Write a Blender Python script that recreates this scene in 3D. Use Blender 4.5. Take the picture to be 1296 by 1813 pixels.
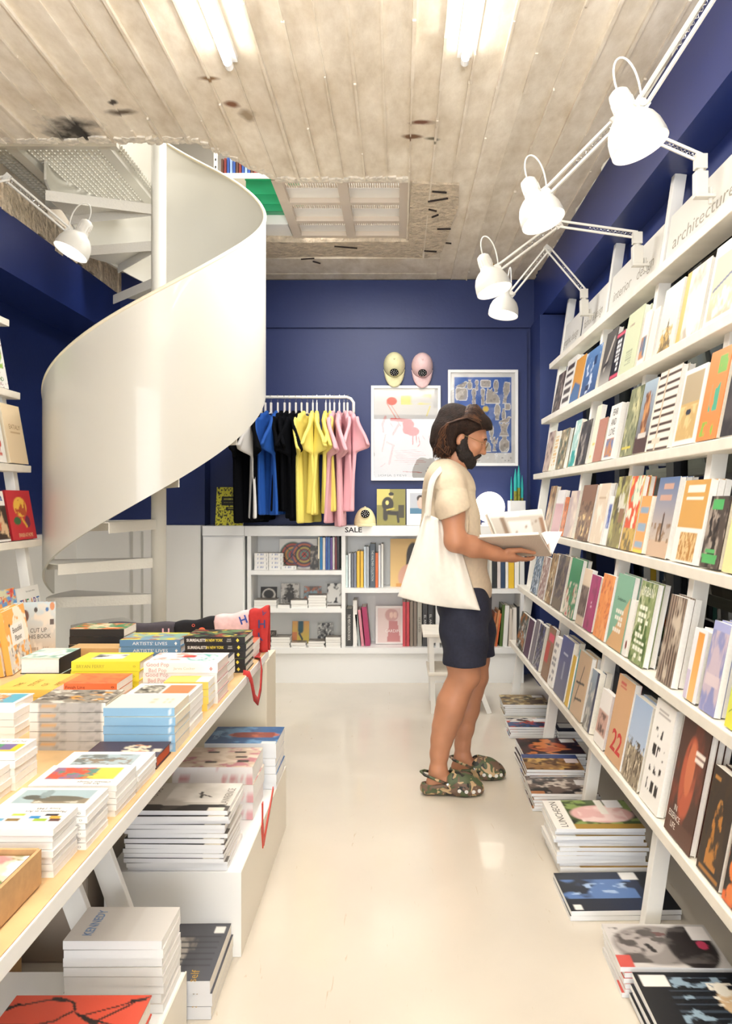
import bpy, math, random
import numpy as np
from mathutils import Matrix, Vector

random.seed(7)
C = bpy.context.scene.collection
SC = bpy.context.scene
for o in list(bpy.data.objects):
    bpy.data.objects.remove(o)

# ------------------------------------------------------------------ camera, world, lights, exposure
F, PX, PY, HC = 1340.0, 705.0, 886.0, 1.35      # focal length and principal point for a 1296 x 1813 frame, eye height
cam_d = bpy.data.cameras.new('camera')
cam = bpy.data.objects.new('camera', cam_d)
C.objects.link(cam)
cam.location = (0, 0, HC)
cam.rotation_euler = (math.pi / 2, 0, 0)
cam_d.sensor_fit = 'VERTICAL'
cam_d.sensor_height = 36.0
cam_d.lens = 36.0 * F / 1813.0
cam_d.shift_x = -(PX - 648.0) / 1813.0
cam_d.shift_y = -(906.5 - PY) / 1813.0
cam_d.clip_start = 0.02
cam_d.dof.use_dof = False
SC.camera = cam

world = bpy.data.worlds.new('world')
SC.world = world
world.use_nodes = True
wbg = world.node_tree.nodes['Background']
wbg.inputs[0].default_value = (0.75, 0.82, 1.0, 1)
wbg.inputs[1].default_value = 0.25

SC.view_settings.view_transform = 'Standard'
SC.view_settings.look = 'None'
SC.view_settings.gamma = 1.0
SC.view_settings.use_curve_mapping = False
SC.view_settings.exposure = 0.12


def area_light(name, loc, rot, sx, sy, power, color=(1, 1, 1)):
    d = bpy.data.lights.new(name, 'AREA')
    d.shape = 'RECTANGLE'
    d.size, d.size_y = sx, sy
    d.energy = power
    d.color = color
    o = bpy.data.objects.new(name, d)
    C.objects.link(o)
    o.location = loc
    o.rotation_euler = rot
    return o


# broad fill added behind the camera to brighten the fronts, and the ceiling tubes of the shop (two of them end in view)
area_light('front_fill_light', (0.0, -5.5, 1.7), (math.pi / 2, 0, 0), 4.0, 3.0, 265, (0.97, 0.985, 1.0))
area_light('ceiling_tube_light', (-0.65, 2.2, 2.93), (0, 0, 0), 0.06, 1.3, 7, (1.0, 0.98, 0.95))
area_light('ceiling_tube_light', (0.25, 2.2, 2.93), (0, 0, 0), 0.06, 1.3, 7, (1.0, 0.98, 0.95))
area_light('back_fill_light', (-0.2, 4.2, 3.03), (0, 0, 0), 0.8, 1.4, 42, (1.0, 0.985, 0.96))  # added soft fill over the back of the room, no fixture
# the photographer's flash, bounced off the ceiling from behind the camera
area_light('bounced_flash', (0.1, 0.0, 1.9), (math.pi + 0.05, 0, 0), 0.5, 0.5, 215, (0.97, 0.98, 1.0))
area_light('upstairs_fill_light', (-0.6, 4.9, 4.6), (0, 0, 0), 1.2, 1.0, 120, (1.0, 0.97, 0.93))  # added fill to brighten the upper storey and inner stair panel
area_light('arcade_fill_light', (3.0, 5.2, 3.1), (0, 0, 0), 0.6, 2.0, 420, (1.0, 0.95, 0.86))  # added fill so the space beyond the glass shows dim grey


# ------------------------------------------------------------------ helpers
def lin(h):
    if not isinstance(h, str):
        return tuple(h)
    h = h.lstrip('#')
    r = []
    for i in (0, 2, 4):
        c = int(h[i:i + 2], 16) / 255.0
        r.append(c / 12.92 if c <= 0.04045 else ((c + 0.055) / 1.055) ** 2.4)
    return tuple(r)


def W(px, py, Y):
    """the point at depth Y that the measured pixel shows"""
    return Vector(((px - PX) * Y / F, Y, HC - (py - PY) * Y / F))


def Yat(py, z):
    return (HC - z) * F / (py - PY)


MATS = {}


def mat(name, col='ffffff', rough=0.5, metal=0.0, spec=0.5, emit=None, es=0.0, noise=None, bump=None, coat=0.0, sheen=0.0):
    """principled material; noise = (scale, amount) for gentle tone variation, bump = (scale, strength, distance)"""
    if name in MATS:
        return MATS[name]
    m = bpy.data.materials.new(name)
    m.use_nodes = True
    nt = m.node_tree
    b = nt.nodes['Principled BSDF']
    c = lin(col)
    b.inputs['Base Color'].default_value = (*c, 1)
    b.inputs['Roughness'].default_value = rough
    b.inputs['Metallic'].default_value = metal
    b.inputs['Specular IOR Level'].default_value = spec
    b.inputs['Coat Weight'].default_value = coat
    b.inputs['Sheen Weight'].default_value = sheen
    if emit:
        b.inputs['Emission Color'].default_value = (*lin(emit), 1)
        b.inputs['Emission Strength'].default_value = es
    tc = nt.nodes.new('ShaderNodeTexCoord')
    if noise:
        n = nt.nodes.new('ShaderNodeTexNoise')
        n.inputs['Scale'].default_value = noise[0]
        n.inputs['Detail'].default_value = 5
        nt.links.new(tc.outputs['Object'], n.inputs['Vector'])
        r = nt.nodes.new('ShaderNodeValToRGB')
        a = noise[1]
        r.color_ramp.elements[0].position = 0.3
        r.color_ramp.elements[0].color = (*[max(0, x * (1 - a)) for x in c], 1)
        r.color_ramp.elements[1].position = 0.7
        r.color_ramp.elements[1].color = (*[min(1, x * (1 + a)) for x in c], 1)
        nt.links.new(n.outputs['Fac'], r.inputs['Fac'])
        nt.links.new(r.outputs['Color'], b.inputs['Base Color'])
    if bump:
        n2 = nt.nodes.new('ShaderNodeTexNoise')
        n2.inputs['Scale'].default_value = bump[0]
        n2.inputs['Detail'].default_value = 4
        nt.links.new(tc.outputs['Object'], n2.inputs['Vector'])
        bp = nt.nodes.new('ShaderNodeBump')
        bp.inputs['Strength'].default_value = bump[1]
        bp.inputs['Distance'].default_value = bump[2]
        nt.links.new(n2.outputs['Fac'], bp.inputs['Height'])
        nt.links.new(bp.outputs['Normal'], b.inputs['Normal'])
    MATS[name] = m
    return m


def print_mat(name, rough, coat=0.0):
    """printed paper or cloth: the ink colours come from the mesh's colour attribute"""
    m = bpy.data.materials.new(name)
    m.use_nodes = True
    nt = m.node_tree
    b = nt.nodes['Principled BSDF']
    a = nt.nodes.new('ShaderNodeAttribute')
    a.attribute_name = 'Ink'
    nt.links.new(a.outputs['Color'], b.inputs['Base Color'])
    b.inputs['Roughness'].default_value = rough
    b.inputs['Coat Weight'].default_value = coat
    b.inputs['Coat Roughness'].default_value = 0.15
    MATS[name] = m
    return m


def glass_mat(name, tint='ffffff', refl=0.06, rough=0.0):
    m = bpy.data.materials.new(name)
    m.use_nodes = True
    nt = m.node_tree
    nt.nodes.remove(nt.nodes['Principled BSDF'])
    out = nt.nodes['Material Output']
    t = nt.nodes.new('ShaderNodeBsdfTransparent')
    t.inputs[0].default_value = (*lin(tint), 1)
    g = nt.nodes.new('ShaderNodeBsdfGlossy')
    g.inputs['Roughness'].default_value = rough
    f = nt.nodes.new('ShaderNodeFresnel')
    f.inputs[0].default_value = 1.5
    mx = nt.nodes.new('ShaderNodeMixShader')
    nt.links.new(f.outputs[0], mx.inputs[0])
    nt.links.new(t.outputs[0], mx.inputs[1])
    nt.links.new(g.outputs[0], mx.inputs[2])
    nt.links.new(mx.outputs[0], out.inputs[0])
    MATS[name] = m
    return m


class MB:
    """collects boxes, tubes, lathes and grids into one mesh"""

    def __init__(s):
        s.v, s.f, s.c = [], [], []
        s.hascol = False

    def add(s, vs, fs, col=None):
        o = len(s.v)
        s.v.extend([tuple(x) for x in vs])
        s.f.extend([tuple(i + o for i in f) for f in fs])
        if col is not None:
            s.hascol = True
        if isinstance(col, list):
            s.c.extend(col)
        else:
            s.c.extend([col or (1, 1, 1)] * len(vs))
        return s

    def box(s, x0, x1, y0, y1, z0, z1, col=None, M=None):
        vs = [Vector((x, y, z)) for x in (x0, x1) for y in (y0, y1) for z in (z0, z1)]
        if M is not None:
            vs = [M @ v for v in vs]
        fs = [(0, 1, 3, 2), (4, 6, 7, 5), (0, 4, 5, 1), (2, 3, 7, 6), (0, 2, 6, 4), (1, 5, 7, 3)]
        return s.add(vs, fs, col)

    def bar(s, p, q, w, h, up=(0, 0, 1), col=None):
        """square bar from p to q"""
        p, q = Vector(p), Vector(q)
        d = (q - p).normalized()
        u = Vector(up)
        x = d.cross(u)
        if x.length < 1e-4:
            x = d.cross(Vector((1, 0, 0)))
        x.normalize()
        z = x.cross(d).normalized()
        vs = [a + x * sx * w / 2 + z * sz * h / 2 for a in (p, q) for sx in (-1, 1) for sz in (-1, 1)]
        fs = [(0, 1, 3, 2), (4, 6, 7, 5), (0, 4, 5, 1), (2, 3, 7, 6), (0, 2, 6, 4), (1, 5, 7, 3)]
        return s.add(vs, fs, col)

    def tube(s, pts, r, seg=8, closed=False, col=None, caps=True):
        pts = [Vector(p) for p in pts]
        n = len(pts)
        rs = r if isinstance(r, (list, tuple)) else [r] * n
        vs, fs = [], []
        prev = None
        for i, p in enumerate(pts):
            a = pts[(i - 1) % n] if (closed or i > 0) else p
            b = pts[(i + 1) % n] if (closed or i < n - 1) else p
            d = (b - a).normalized()
            if prev is None:
                u = d.cross(Vector((0, 0, 1)))
                if u.length < 1e-3:
                    u = d.cross(Vector((1, 0, 0)))
            else:
                u = prev - d * prev.dot(d)
            u.normalize()
            prev = u
            w = d.cross(u)
            for k in range(seg):
                t = 2 * math.pi * k / seg
                vs.append(p + (u * math.cos(t) + w * math.sin(t)) * rs[i])
        for i in range(n if closed else n - 1):
            j = (i + 1) % n
            for k in range(seg):
                l = (k + 1) % seg
                fs.append((i * seg + k, i * seg + l, j * seg + l, j * seg + k))
        if not closed and caps:
            fs.append(tuple(range(seg - 1, -1, -1)))
            fs.append(tuple((n - 1) * seg + k for k in range(seg)))
        return s.add(vs, fs, col)

    def lathe(s, prof, seg=24, M=None, col=None):
        """prof = [(radius, z)] turned about z"""
        vs, fs = [], []
        for r, z in prof:
            for k in range(seg):
                t = 2 * math.pi * k / seg
                vs.append(Vector((r * math.cos(t), r * math.sin(t), z)))
        for i in range(len(prof) - 1):
            for k in range(seg):
                l = (k + 1) % seg
                fs.append((i * seg + k, i * seg + l, (i + 1) * seg + l, (i + 1) * seg + k))
        if M is not None:
            vs = [M @ v for v in vs]
        return s.add(vs, fs, col)

    def prism(s, poly, a, b, axis='z', col=None, M=None):
        """polygon [(u,v)] extruded from a to b along an axis"""
        def P(u, v, w):
            return Vector({'z': (u, v, w), 'y': (u, w, v), 'x': (w, u, v)}[axis])
        n = len(poly)
        vs = [P(u, v, a) for u, v in poly] + [P(u, v, b) for u, v in poly]
        if M is not None:
            vs = [M @ v for v in vs]
        fs = [tuple(range(n - 1, -1, -1)), tuple(range(n, 2 * n))]
        fs += [(i, (i + 1) % n, n + (i + 1) % n, n + i) for i in range(n)]
        return s.add(vs, fs, col)

    def quadgrid(s, fn, nu, nv, colfn=None):
        """fn(u,v) -> point, u and v in 0..1; colfn gives an (nv+1, nu+1, 3) array"""
        vs = [fn(i / nu, j / nv) for j in range(nv + 1) for i in range(nu + 1)]
        fs = [(j * (nu + 1) + i, j * (nu + 1) + i + 1, (j + 1) * (nu + 1) + i + 1, (j + 1) * (nu + 1) + i)
              for j in range(nv) for i in range(nu)]
        col = None
        if colfn is not None:
            col = [tuple(c) for c in colfn(nu, nv).reshape(-1, 3)]
        return s.add(vs, fs, col)

    def mesh(s, name, m=None, smooth=False):
        me = bpy.data.meshes.new(name)
        me.from_pydata(s.v, [], s.f)
        if s.hascol:
            a = me.color_attributes.new('Ink', 'FLOAT_COLOR', 'POINT')
            arr = np.ones((len(s.v), 4), dtype=np.float32)
            arr[:, :3] = np.array(s.c, dtype=np.float32)
            a.data.foreach_set('color', arr.ravel())
        if m is not None:
            me.materials.append(m)
        if smooth:
            me.polygons.foreach_set('use_smooth', [True] * len(me.polygons))
        me.update()
        return me

    def build(s, name, m=None, parent=None, smooth=False, bevel=0.0):
        return obj(name, s.mesh(name, m, smooth), parent, bevel)


def obj(name, me, parent=None, bevel=0.0):
    o = bpy.data.objects.new(name, me)
    C.objects.link(o)
    if parent is not None:
        o.parent = parent
    if bevel:
        b = o.modifiers.new('bevel', 'BEVEL')
        b.width = bevel
        b.segments = 2
        b.limit_method = 'ANGLE'
    return o


def tag(o, label, cat, group=None, kind=None):
    o['label'] = label
    o['category'] = cat
    if group:
        o['group'] = group
    if kind:
        o['kind'] = kind
    return o


def thing(name, label, cat, loc=(0, 0, 0), group=None, M=None):
    o = bpy.data.objects.new(name, None)
    o.empty_display_size = 0.05
    C.objects.link(o)
    if M is not None:
        o.matrix_world = M
    else:
        o.location = loc
    return tag(o, label, cat, group)


def struct(o):
    o['kind'] = 'structure'
    return o


def basis(x, y, z, o):
    M = Matrix.Identity(4)
    for i in range(3):
        M[i][0], M[i][1], M[i][2], M[i][3] = x[i], y[i], z[i], o[i]
    return M


# ------------------------------------------------------------------ lettering
_text_cache = {}


def text_raw(s):
    if s not in _text_cache:
        c = bpy.data.curves.new('lettering', 'FONT')
        c.body = s
        c.resolution_u = 2
        c.offset = 0.018 if s in ('SALE', 'H', 'Y', 'K', 'P', 'KENNEDY', 'SURREALISTS', 'IN NEW YORK', '22') else 0.0
        c.align_x = 'LEFT'
        o = bpy.data.objects.new('lettering', c)
        me = bpy.data.meshes.new_from_object(o)
        v = np.array([x.co for x in me.vertices]).reshape(-1, 3)
        f = [tuple(p.vertices) for p in me.polygons]
        bpy.data.objects.remove(o)
        bpy.data.meshes.remove(me)
        bpy.data.curves.remove(c)
        if len(v):
            lo = v.min(0)
            v = v - lo
        _text_cache[s] = (v, f)
    return _text_cache[s]


def text_mesh(lines, height, m, width=None, gap=1.45, align='l', bold=0.0):
    """flat lettering in the xy plane, first baseline at the top; centred about the origin. width = fit to this width"""
    vs, fs = [], []
    wids, y = [], 0
    blocks = []
    for s in (lines if isinstance(lines, (list, tuple)) else [lines]):
        v, f = text_raw(s)
        if not len(v):
            continue
        H = max(v[:, 1].max(), 0.3)
        k = height / 0.7
        v = v.copy() * k
        blocks.append((v, f))
    wmax = max(b[0][:, 0].max() for b in blocks)
    sx = 1.0
    if width:
        sx = width / wmax
    y = 0
    for v, f in blocks:
        v = v.copy()
        v[:, 0] *= sx
        w = v[:, 0].max()
        if align == 'c':
            v[:, 0] += (wmax * sx - w) / 2
        v[:, 1] -= y
        y += height * gap
        o = len(vs)
        vs.extend(map(tuple, v))
        fs.extend(tuple(i + o for i in q) for q in f)
    a = np.array(vs)
    cx = (a[:, 0].min() + a[:, 0].max()) / 2
    cy = (a[:, 1].min() + a[:, 1].max()) / 2
    a[:, 0] -= cx
    a[:, 1] -= cy
    me = bpy.data.meshes.new('lettering')
    me.from_pydata([tuple(x) for x in a], [], fs)
    me.materials.append(m)
    return me


def ink(col):
    return mat('ink_' + str(col), col, 0.5)


# ------------------------------------------------------------------ printed pictures as colour grids
def vnoise(u, v, sc, seed):
    """smooth value noise 0..1"""
    rng = np.random.RandomState(seed)
    g = rng.rand(64, 64)
    out = np.zeros_like(u)
    amp, tot = 1.0, 0.0
    for o in range(3):
        x, y = u * sc * (2 ** o), v * sc * (2 ** o)
        xi, yi = np.floor(x).astype(int), np.floor(y).astype(int)
        fx, fy = x - xi, y - yi
        fx, fy = fx * fx * (3 - 2 * fx), fy * fy * (3 - 2 * fy)
        a, b = g[xi % 64, yi % 64], g[(xi + 1) % 64, yi % 64]
        c, d = g[xi % 64, (yi + 1) % 64], g[(xi + 1) % 64, (yi + 1) % 64]
        out += amp * ((a * (1 - fx) + b * fx) * (1 - fy) + (c * (1 - fx) + d * fx) * fy)
        tot += amp
        amp *= 0.55
    return out / tot


def paint(ops, nu, nv, base='f4f1ea'):
    """ops drawn in order on a page, u left to right and v bottom to top"""
    uu, vv = np.meshgrid(np.linspace(0, 1, nu + 1), np.linspace(0, 1, nv + 1))
    img = np.zeros(uu.shape + (3,))
    img[:] = lin(base)

    def put(mask, col):
        mm = np.clip(mask, 0, 1)[..., None]
        img[:] = img * (1 - mm) + np.array(col) * mm

    def region(r):
        if r is None:
            return np.ones_like(uu)
        return ((uu >= r[0]) & (vv >= r[1]) & (uu <= r[2]) & (vv <= r[3])).astype(float)
    for op in ops:
        k = op[0]
        if k == 'fill':
            put(region(None), lin(op[1]))
        elif k == 'rect':
            put(region(op[1:5]), lin(op[5]))
        elif k == 'oval':
            _, a, b, ra, rb, c = op
            d = ((uu - a) / ra) ** 2 + ((vv - b) / rb) ** 2
            put((1.15 - d) * 4, lin(c))
        elif k == 'ring':
            _, a, b, ra, rb, t, c = op
            d = np.sqrt(((uu - a) / ra) ** 2 + ((vv - b) / rb) ** 2)
            put((t - np.abs(d - 1)) * 20, lin(c))
        elif k == 'grad':
            _, c0, c1 = op[:3]
            r = op[3] if len(op) > 3 else (0, 0, 1, 1)
            t = np.clip((vv - r[1]) / (r[3] - r[1]), 0, 1)[..., None]
            g = np.array(lin(c0)) * (1 - t) + np.array(lin(c1)) * t
            mm = region(r)[..., None]
            img[:] = img * (1 - mm) + g * mm
        elif k == 'noise':
            # ('noise', scale, seed, threshold, softness, colour, region, stretch)
            sc, sd, th, so, c = op[1:6]
            r = op[6] if len(op) > 6 else None
            st = op[7] if len(op) > 7 else 1.0
            n = vnoise(uu * st + 3.1, vv + 1.7, sc, sd)
            put(np.clip((n - th) / so, 0, 1) * region(r), lin(c))
        elif k == 'stripe':
            # ('stripe', axis, count, duty, colour, region)
            ax, cnt, du, c = op[1:5]
            r = op[5] if len(op) > 5 else None
            t = (uu if ax == 'u' else vv) * cnt
            put(((t - np.floor(t)) < du).astype(float) * region(r), lin(c))
        elif k == 'line':
            _, u0, v0, u1, v1, wd, c = op
            du, dv = u1 - u0, v1 - v0
            L = du * du + dv * dv + 1e-9
            t = np.clip(((uu - u0) * du + (vv - v0) * dv) / L, 0, 1)
            d = np.sqrt((uu - u0 - t * du) ** 2 + (vv - v0 - t * dv) ** 2)
            put((wd - d) / wd * 3, lin(c))
        elif k == 'tri':
            _, pts, c = op
            inside = np.zeros(uu.shape, bool)
            n = len(pts)
            for i in range(n):
                (xi, yi), (xj, yj) = pts[i], pts[i - 1]
                if yi == yj:
                    continue
                cond = ((yi > vv) != (yj > vv)) & (uu < (xj - xi) * (vv - yi) / (yj - yi) + xi)
                inside ^= cond
            put(inside.astype(float), lin(c))
        elif k == 'glyphs':
            # rows of small dark marks that read as unreadable print: ('glyphs', region, rows, cols, colour, seed)
            _, r, rows, cols, c, sd = op
            rng = np.random.RandomState(sd)
            for i in range(rows):
                for j in range(cols):
                    if rng.rand() < 0.8:
                        cu = r[0] + (j + 0.5) * (r[2] - r[0]) / cols
                        cv = r[1] + (i + 0.5) * (r[3] - r[1]) / rows
                        hu, hv = (r[2] - r[0]) / cols * 0.38, (r[3] - r[1]) / rows * 0.3
                        put(region((cu - hu, cv - hv, cu + hu, cv + hv)), lin(c))
    return np.clip(img, 0, 1)

# ------------------------------------------------------------------ materials
WHITE = mat('white_paint', 'eeece6', 0.35, noise=(3, 0.02))
WHITE_LAM = mat('white_laminate', 'f2f2f0', 0.3)
WOODW = mat('white_stained_wood', 'efe9dc', 0.45, noise=(14, 0.05))
CREAM = mat('cream_enamel', 'cfccc1', 0.3, coat=0.25)
TREADM = mat('cream_tread_plate', 'dedacf', 0.4, bump=(90, 0.6, 0.004))
BLUE = mat('blue_wall_paint', '1e2f66', 0.45, noise=(2.0, 0.06), bump=(40, 0.15, 0.004))
BLUE2 = mat('blue_beam_paint', '1f3170', 0.4, noise=(2.0, 0.06))
BLACKF = mat('black_window_frame', '0a0c12', 0.4)
GREYW = mat('grey_upper_wall', 'b9b5ac', 0.7)
ROUGHC = mat('chipped_concrete', 'd0c0a8', 0.9, noise=(26, 0.18), bump=(30, 1.0, 0.03))
CHROME = mat('chrome', 'd8d8d8', 0.15, metal=1.0)
BLACKM = mat('black_metal', '111111', 0.4)
GLASS = glass_mat('window_glass', 'f2f6f4')
PICGLASS = glass_mat('picture_glass', 'ffffff')
PRINT = print_mat('printed_cover', 0.38)
PRINT_M = print_mat('printed_matte', 0.6)
PAGES = mat('page_block', 'efeade', 0.75, noise=(120, 0.05))
PAGES2 = mat('page_block_white', 'f3f2ef', 0.7, noise=(120, 0.03))


def floor_material():
    m = mat('floor_cream_linoleum', 'd3cabb', 0.16, noise=(1.6, 0.06), coat=0.25)
    nt = m.node_tree
    b = nt.nodes['Principled BSDF']
    tc = nt.nodes.new('ShaderNodeTexCoord')
    # thin dark scuffs: stretched noise thresholded, kept sparse by a second noise
    mp = nt.nodes.new('ShaderNodeMapping')
    mp.inputs['Rotation'].default_value = (0, 0, 0.7)
    mp.inputs['Scale'].default_value = (22, 3.0, 1)
    n = nt.nodes.new('ShaderNodeTexNoise')
    n.inputs['Scale'].default_value = 2.2
    n.inputs['Detail'].default_value = 3
    n.inputs['Distortion'].default_value = 1.3
    r = nt.nodes.new('ShaderNodeValToRGB')
    r.color_ramp.elements[0].position = 0.70
    r.color_ramp.elements[0].color = (0, 0, 0, 1)
    r.color_ramp.elements[1].position = 0.76
    r.color_ramp.elements[1].color = (0.5, 0.5, 0.5, 1)
    mx = nt.nodes.new('ShaderNodeMixRGB')
    mx.inputs[2].default_value = (*lin('b49a76'), 1)
    src = b.inputs['Base Color'].links[0].from_socket
    nt.links.new(tc.outputs['Object'], mp.inputs[0])
    nt.links.new(mp.outputs[0], n.inputs['Vector'])
    nt.links.new(n.outputs['Fac'], r.inputs[0])
    nt.links.new(r.outputs[0], mx.inputs[0])
    nt.links.new(src, mx.inputs[1])
    nt.links.new(mx.outputs[0], b.inputs['Base Color'])
    n2 = nt.nodes.new('ShaderNodeTexNoise')
    n2.inputs['Scale'].default_value = 5
    n2.inputs['Detail'].default_value = 6
    mr = nt.nodes.new('ShaderNodeMapRange')
    mr.inputs[3].default_value = 0.10
    mr.inputs[4].default_value = 0.30
    nt.links.new(tc.outputs['Object'], n2.inputs['Vector'])
    nt.links.new(n2.outputs['Fac'], mr.inputs[0])
    nt.links.new(mr.outputs[0], b.inputs['Roughness'])
    return m


def concrete_material():
    """board-marked concrete with grain along the boards and a few stains of their own"""
    m = mat('board_marked_concrete', 'd8cab2', 0.85)
    nt = m.node_tree
    b = nt.nodes['Principled BSDF']
    geo = nt.nodes.new('ShaderNodeNewGeometry')
    oi = nt.nodes.new('ShaderNodeObjectInfo')
    mp = nt.nodes.new('ShaderNodeMapping')
    mp.inputs['Scale'].default_value = (5, 2.2, 4)
    n = nt.nodes.new('ShaderNodeTexNoise')
    n.inputs['Scale'].default_value = 2.0
    n.inputs['Detail'].default_value = 8
    n.inputs['Roughness'].default_value = 0.65
    r = nt.nodes.new('ShaderNodeValToRGB')
    r.color_ramp.elements[0].position = 0.28
    r.color_ramp.elements[0].color = (*lin('cdbfa8'), 1)
    r.color_ramp.elements[1].position = 0.68
    r.color_ramp.elements[1].color = (*lin('efe6d6'), 1)
    nt.links.new(geo.outputs['Position'], mp.inputs[0])
    nt.links.new(mp.outputs[0], n.inputs['Vector'])
    nt.links.new(n.outputs['Fac'], r.inputs[0])
    # each board a little lighter or darker
    mr = nt.nodes.new('ShaderNodeMapRange')
    mr.inputs[3].default_value = 0.93
    mr.inputs[4].default_value = 1.05
    nt.links.new(oi.outputs['Random'], mr.inputs[0])
    mul = nt.nodes.new('ShaderNodeMixRGB')
    mul.blend_type = 'MULTIPLY'
    mul.inputs[0].default_value = 1
    nt.links.new(r.outputs[0], mul.inputs[1])
    nt.links.new(mr.outputs[0], mul.inputs[2])
    last = mul.outputs[0]
    nz = nt.nodes.new('ShaderNodeTexNoise')
    nz.inputs['Scale'].default_value = 9
    nz.inputs['Detail'].default_value = 6
    nt.links.new(geo.outputs['Position'], nz.inputs['Vector'])
    big = nt.nodes.new('ShaderNodeTexNoise')
    big.inputs['Scale'].default_value = 1.3
    big.inputs['Detail'].default_value = 4
    nt.links.new(geo.outputs['Position'], big.inputs['Vector'])
    br = nt.nodes.new('ShaderNodeValToRGB')
    br.color_ramp.elements[0].position = 0.52
    br.color_ramp.elements[0].color = (0, 0, 0, 1)
    br.color_ramp.elements[1].position = 0.75
    br.color_ramp.elements[1].color = (0.35, 0.35, 0.35, 1)
    nt.links.new(big.outputs['Fac'], br.inputs[0])
    m0 = nt.nodes.new('ShaderNodeMixRGB')
    m0.inputs[2].default_value = (*lin('bcab92'), 1)
    nt.links.new(br.outputs[0], m0.inputs[0])
    nt.links.new(last, m0.inputs[1])
    last = m0.outputs[0]
    # soot and rust stains (place, half-size, colour)
    for (x, y, rx, ry, c) in STAINS:
        sb = nt.nodes.new('ShaderNodeVectorMath')
        sb.operation = 'SUBTRACT'
        sb.inputs[1].default_value = (x, y, 3.07)
        dv = nt.nodes.new('ShaderNodeVectorMath')
        dv.operation = 'DIVIDE'
        dv.inputs[1].default_value = (rx, ry, 10)
        ln = nt.nodes.new('ShaderNodeVectorMath')
        ln.operation = 'LENGTH'
        nt.links.new(geo.outputs['Position'], sb.inputs[0])
        nt.links.new(sb.outputs[0], dv.inputs[0])
        nt.links.new(dv.outputs[0], ln.inputs[0])
        ad = nt.nodes.new('ShaderNodeMath')
        ad.operation = 'MULTIPLY_ADD'
        ad.inputs[1].default_value = -2.4
        nt.links.new(nz.outputs['Fac'], ad.inputs[0])
        nt.links.new(ln.outputs['Value'], ad.inputs[2])
        cr = nt.nodes.new('ShaderNodeMapRange')
        cr.inputs[1].default_value = -0.75
        cr.inputs[2].default_value = 0.1
        cr.inputs[3].default_value = 0.95
        cr.inputs[4].default_value = 0.0
        nt.links.new(ad.outputs[0], cr.inputs[0])
        mx = nt.nodes.new('ShaderNodeMixRGB')
        mx.inputs[2].default_value = (*lin(c), 1)
        nt.links.new(cr.outputs[0], mx.inputs[0])
        nt.links.new(last, mx.inputs[1])
        last = mx.outputs[0]
    nt.links.new(last, b.inputs['Base Color'])
    bp = nt.nodes.new('ShaderNodeBump')
    bp.inputs['Strength'].default_value = 0.5
    bp.inputs['Distance'].default_value = 0.006
    nt.links.new(n.outputs['Fac'], bp.inputs['Height'])
    nt.links.new(bp.outputs['Normal'], b.inputs['Normal'])
    return m


def ceil_at(px, py):
    Y = (HC - 3.07) * F / (py - PY)
    return (px - PX) * Y / F, Y


STAINS = []
for (px, py, rx, ry, c) in ((122, 230, .13, .10, '1c1713'), (410, 183, .03, .025, '7a4a2a'), (372, 138, .045, .018, '8b6a48'),
                            (745, 218, .05, .02, '6b3a22'), (730, 243, .04, .02, '6f4a2c'), (765, 247, .03, .015, '77705c'),
                            (215, 200, .06, .03, '5c4c3a'), (440, 205, .03, .05, '9d8a70'), (200, 182, .02, .02, '3a3028')):
    STAINS.append((*ceil_at(px, py), rx, ry, c))
CONC = concrete_material()

# ------------------------------------------------------------------ the room shell
ZC = 3.07
FL = struct(MB().box(-2.5, 1.36, -1.5, 5.95, -0.08, 0).build('floor', floor_material()))
ceil_root = bpy.data.objects.new('ceiling', None)
C.objects.link(ceil_root)
struct(ceil_root)
rng = random.Random(3)


def hole_front(x):
    if x < -0.98:
        return 3.63
    if x < -0.66:
        return 3.63 + (x + 0.98) / 0.32 * 0.44
    return 4.07


def strip(x0, x1, y0, y1, rag0, rag1, ragx=0):
    n = 4
    z = ZC + rng.uniform(-0.004, 0.004)
    poly = []
    for i in range(n + 1):
        x = x0 + (x1 - x0) * i / n
        yy = y0 if not callable(y0) else y0(x)
        poly.append((x, yy + rng.uniform(-rag0, rag0)))
    if ragx:
        k = int((y1 - y0) / 0.06)
        for i in range(1, k):
            poly.append((x1 + rng.uniform(-ragx, ragx), y0 + (y1 - y0) * i / k))
    for i in range(n, -1, -1):
        x = x0 + (x1 - x0) * i / n
        yy = y1 if not callable(y1) else y1(x)
        poly.append((x, yy + rng.uniform(-rag1, rag1)))
    mb = MB().prism(poly, z, 3.24)
    # the fin of cement that squeezed between two boards, broken here and there
    ya = y0 if not callable(y0) else y0(x0)
    yb = y1 if not callable(y1) else y1(x0)
    y = ya
    while y < yb - 0.05:
        l = min(rng.uniform(0.15, 0.7), yb - y - 0.02)
        d = rng.choice((0.005, 0.008, 0.012, 0.016))
        wv = rng.uniform(0.0025, 0.007)
        mb.box(x0 - wv, x0 + wv, y, y + l, z - d, z + 0.01)
        y += l
    mb.build('board_strip', CONC, ceil_root)


SWID = 0.118
x = -2.42
while x < 1.04:
    x1 = min(x + SWID, 1.06)
    last = x1 >= 1.04
    if x1 <= -2.1 or x1 > 0.30:
        strip(x, x1, -1.5, 5.92, 0, 0, 0.014 if last else 0)
    elif x1 <= 0.075:
        strip(x, x1, -1.5, hole_front, 0, 0.02)
    else:
        strip(x, x1, -1.5, 5.36, 0, 0.01)
    x = x1
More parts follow.
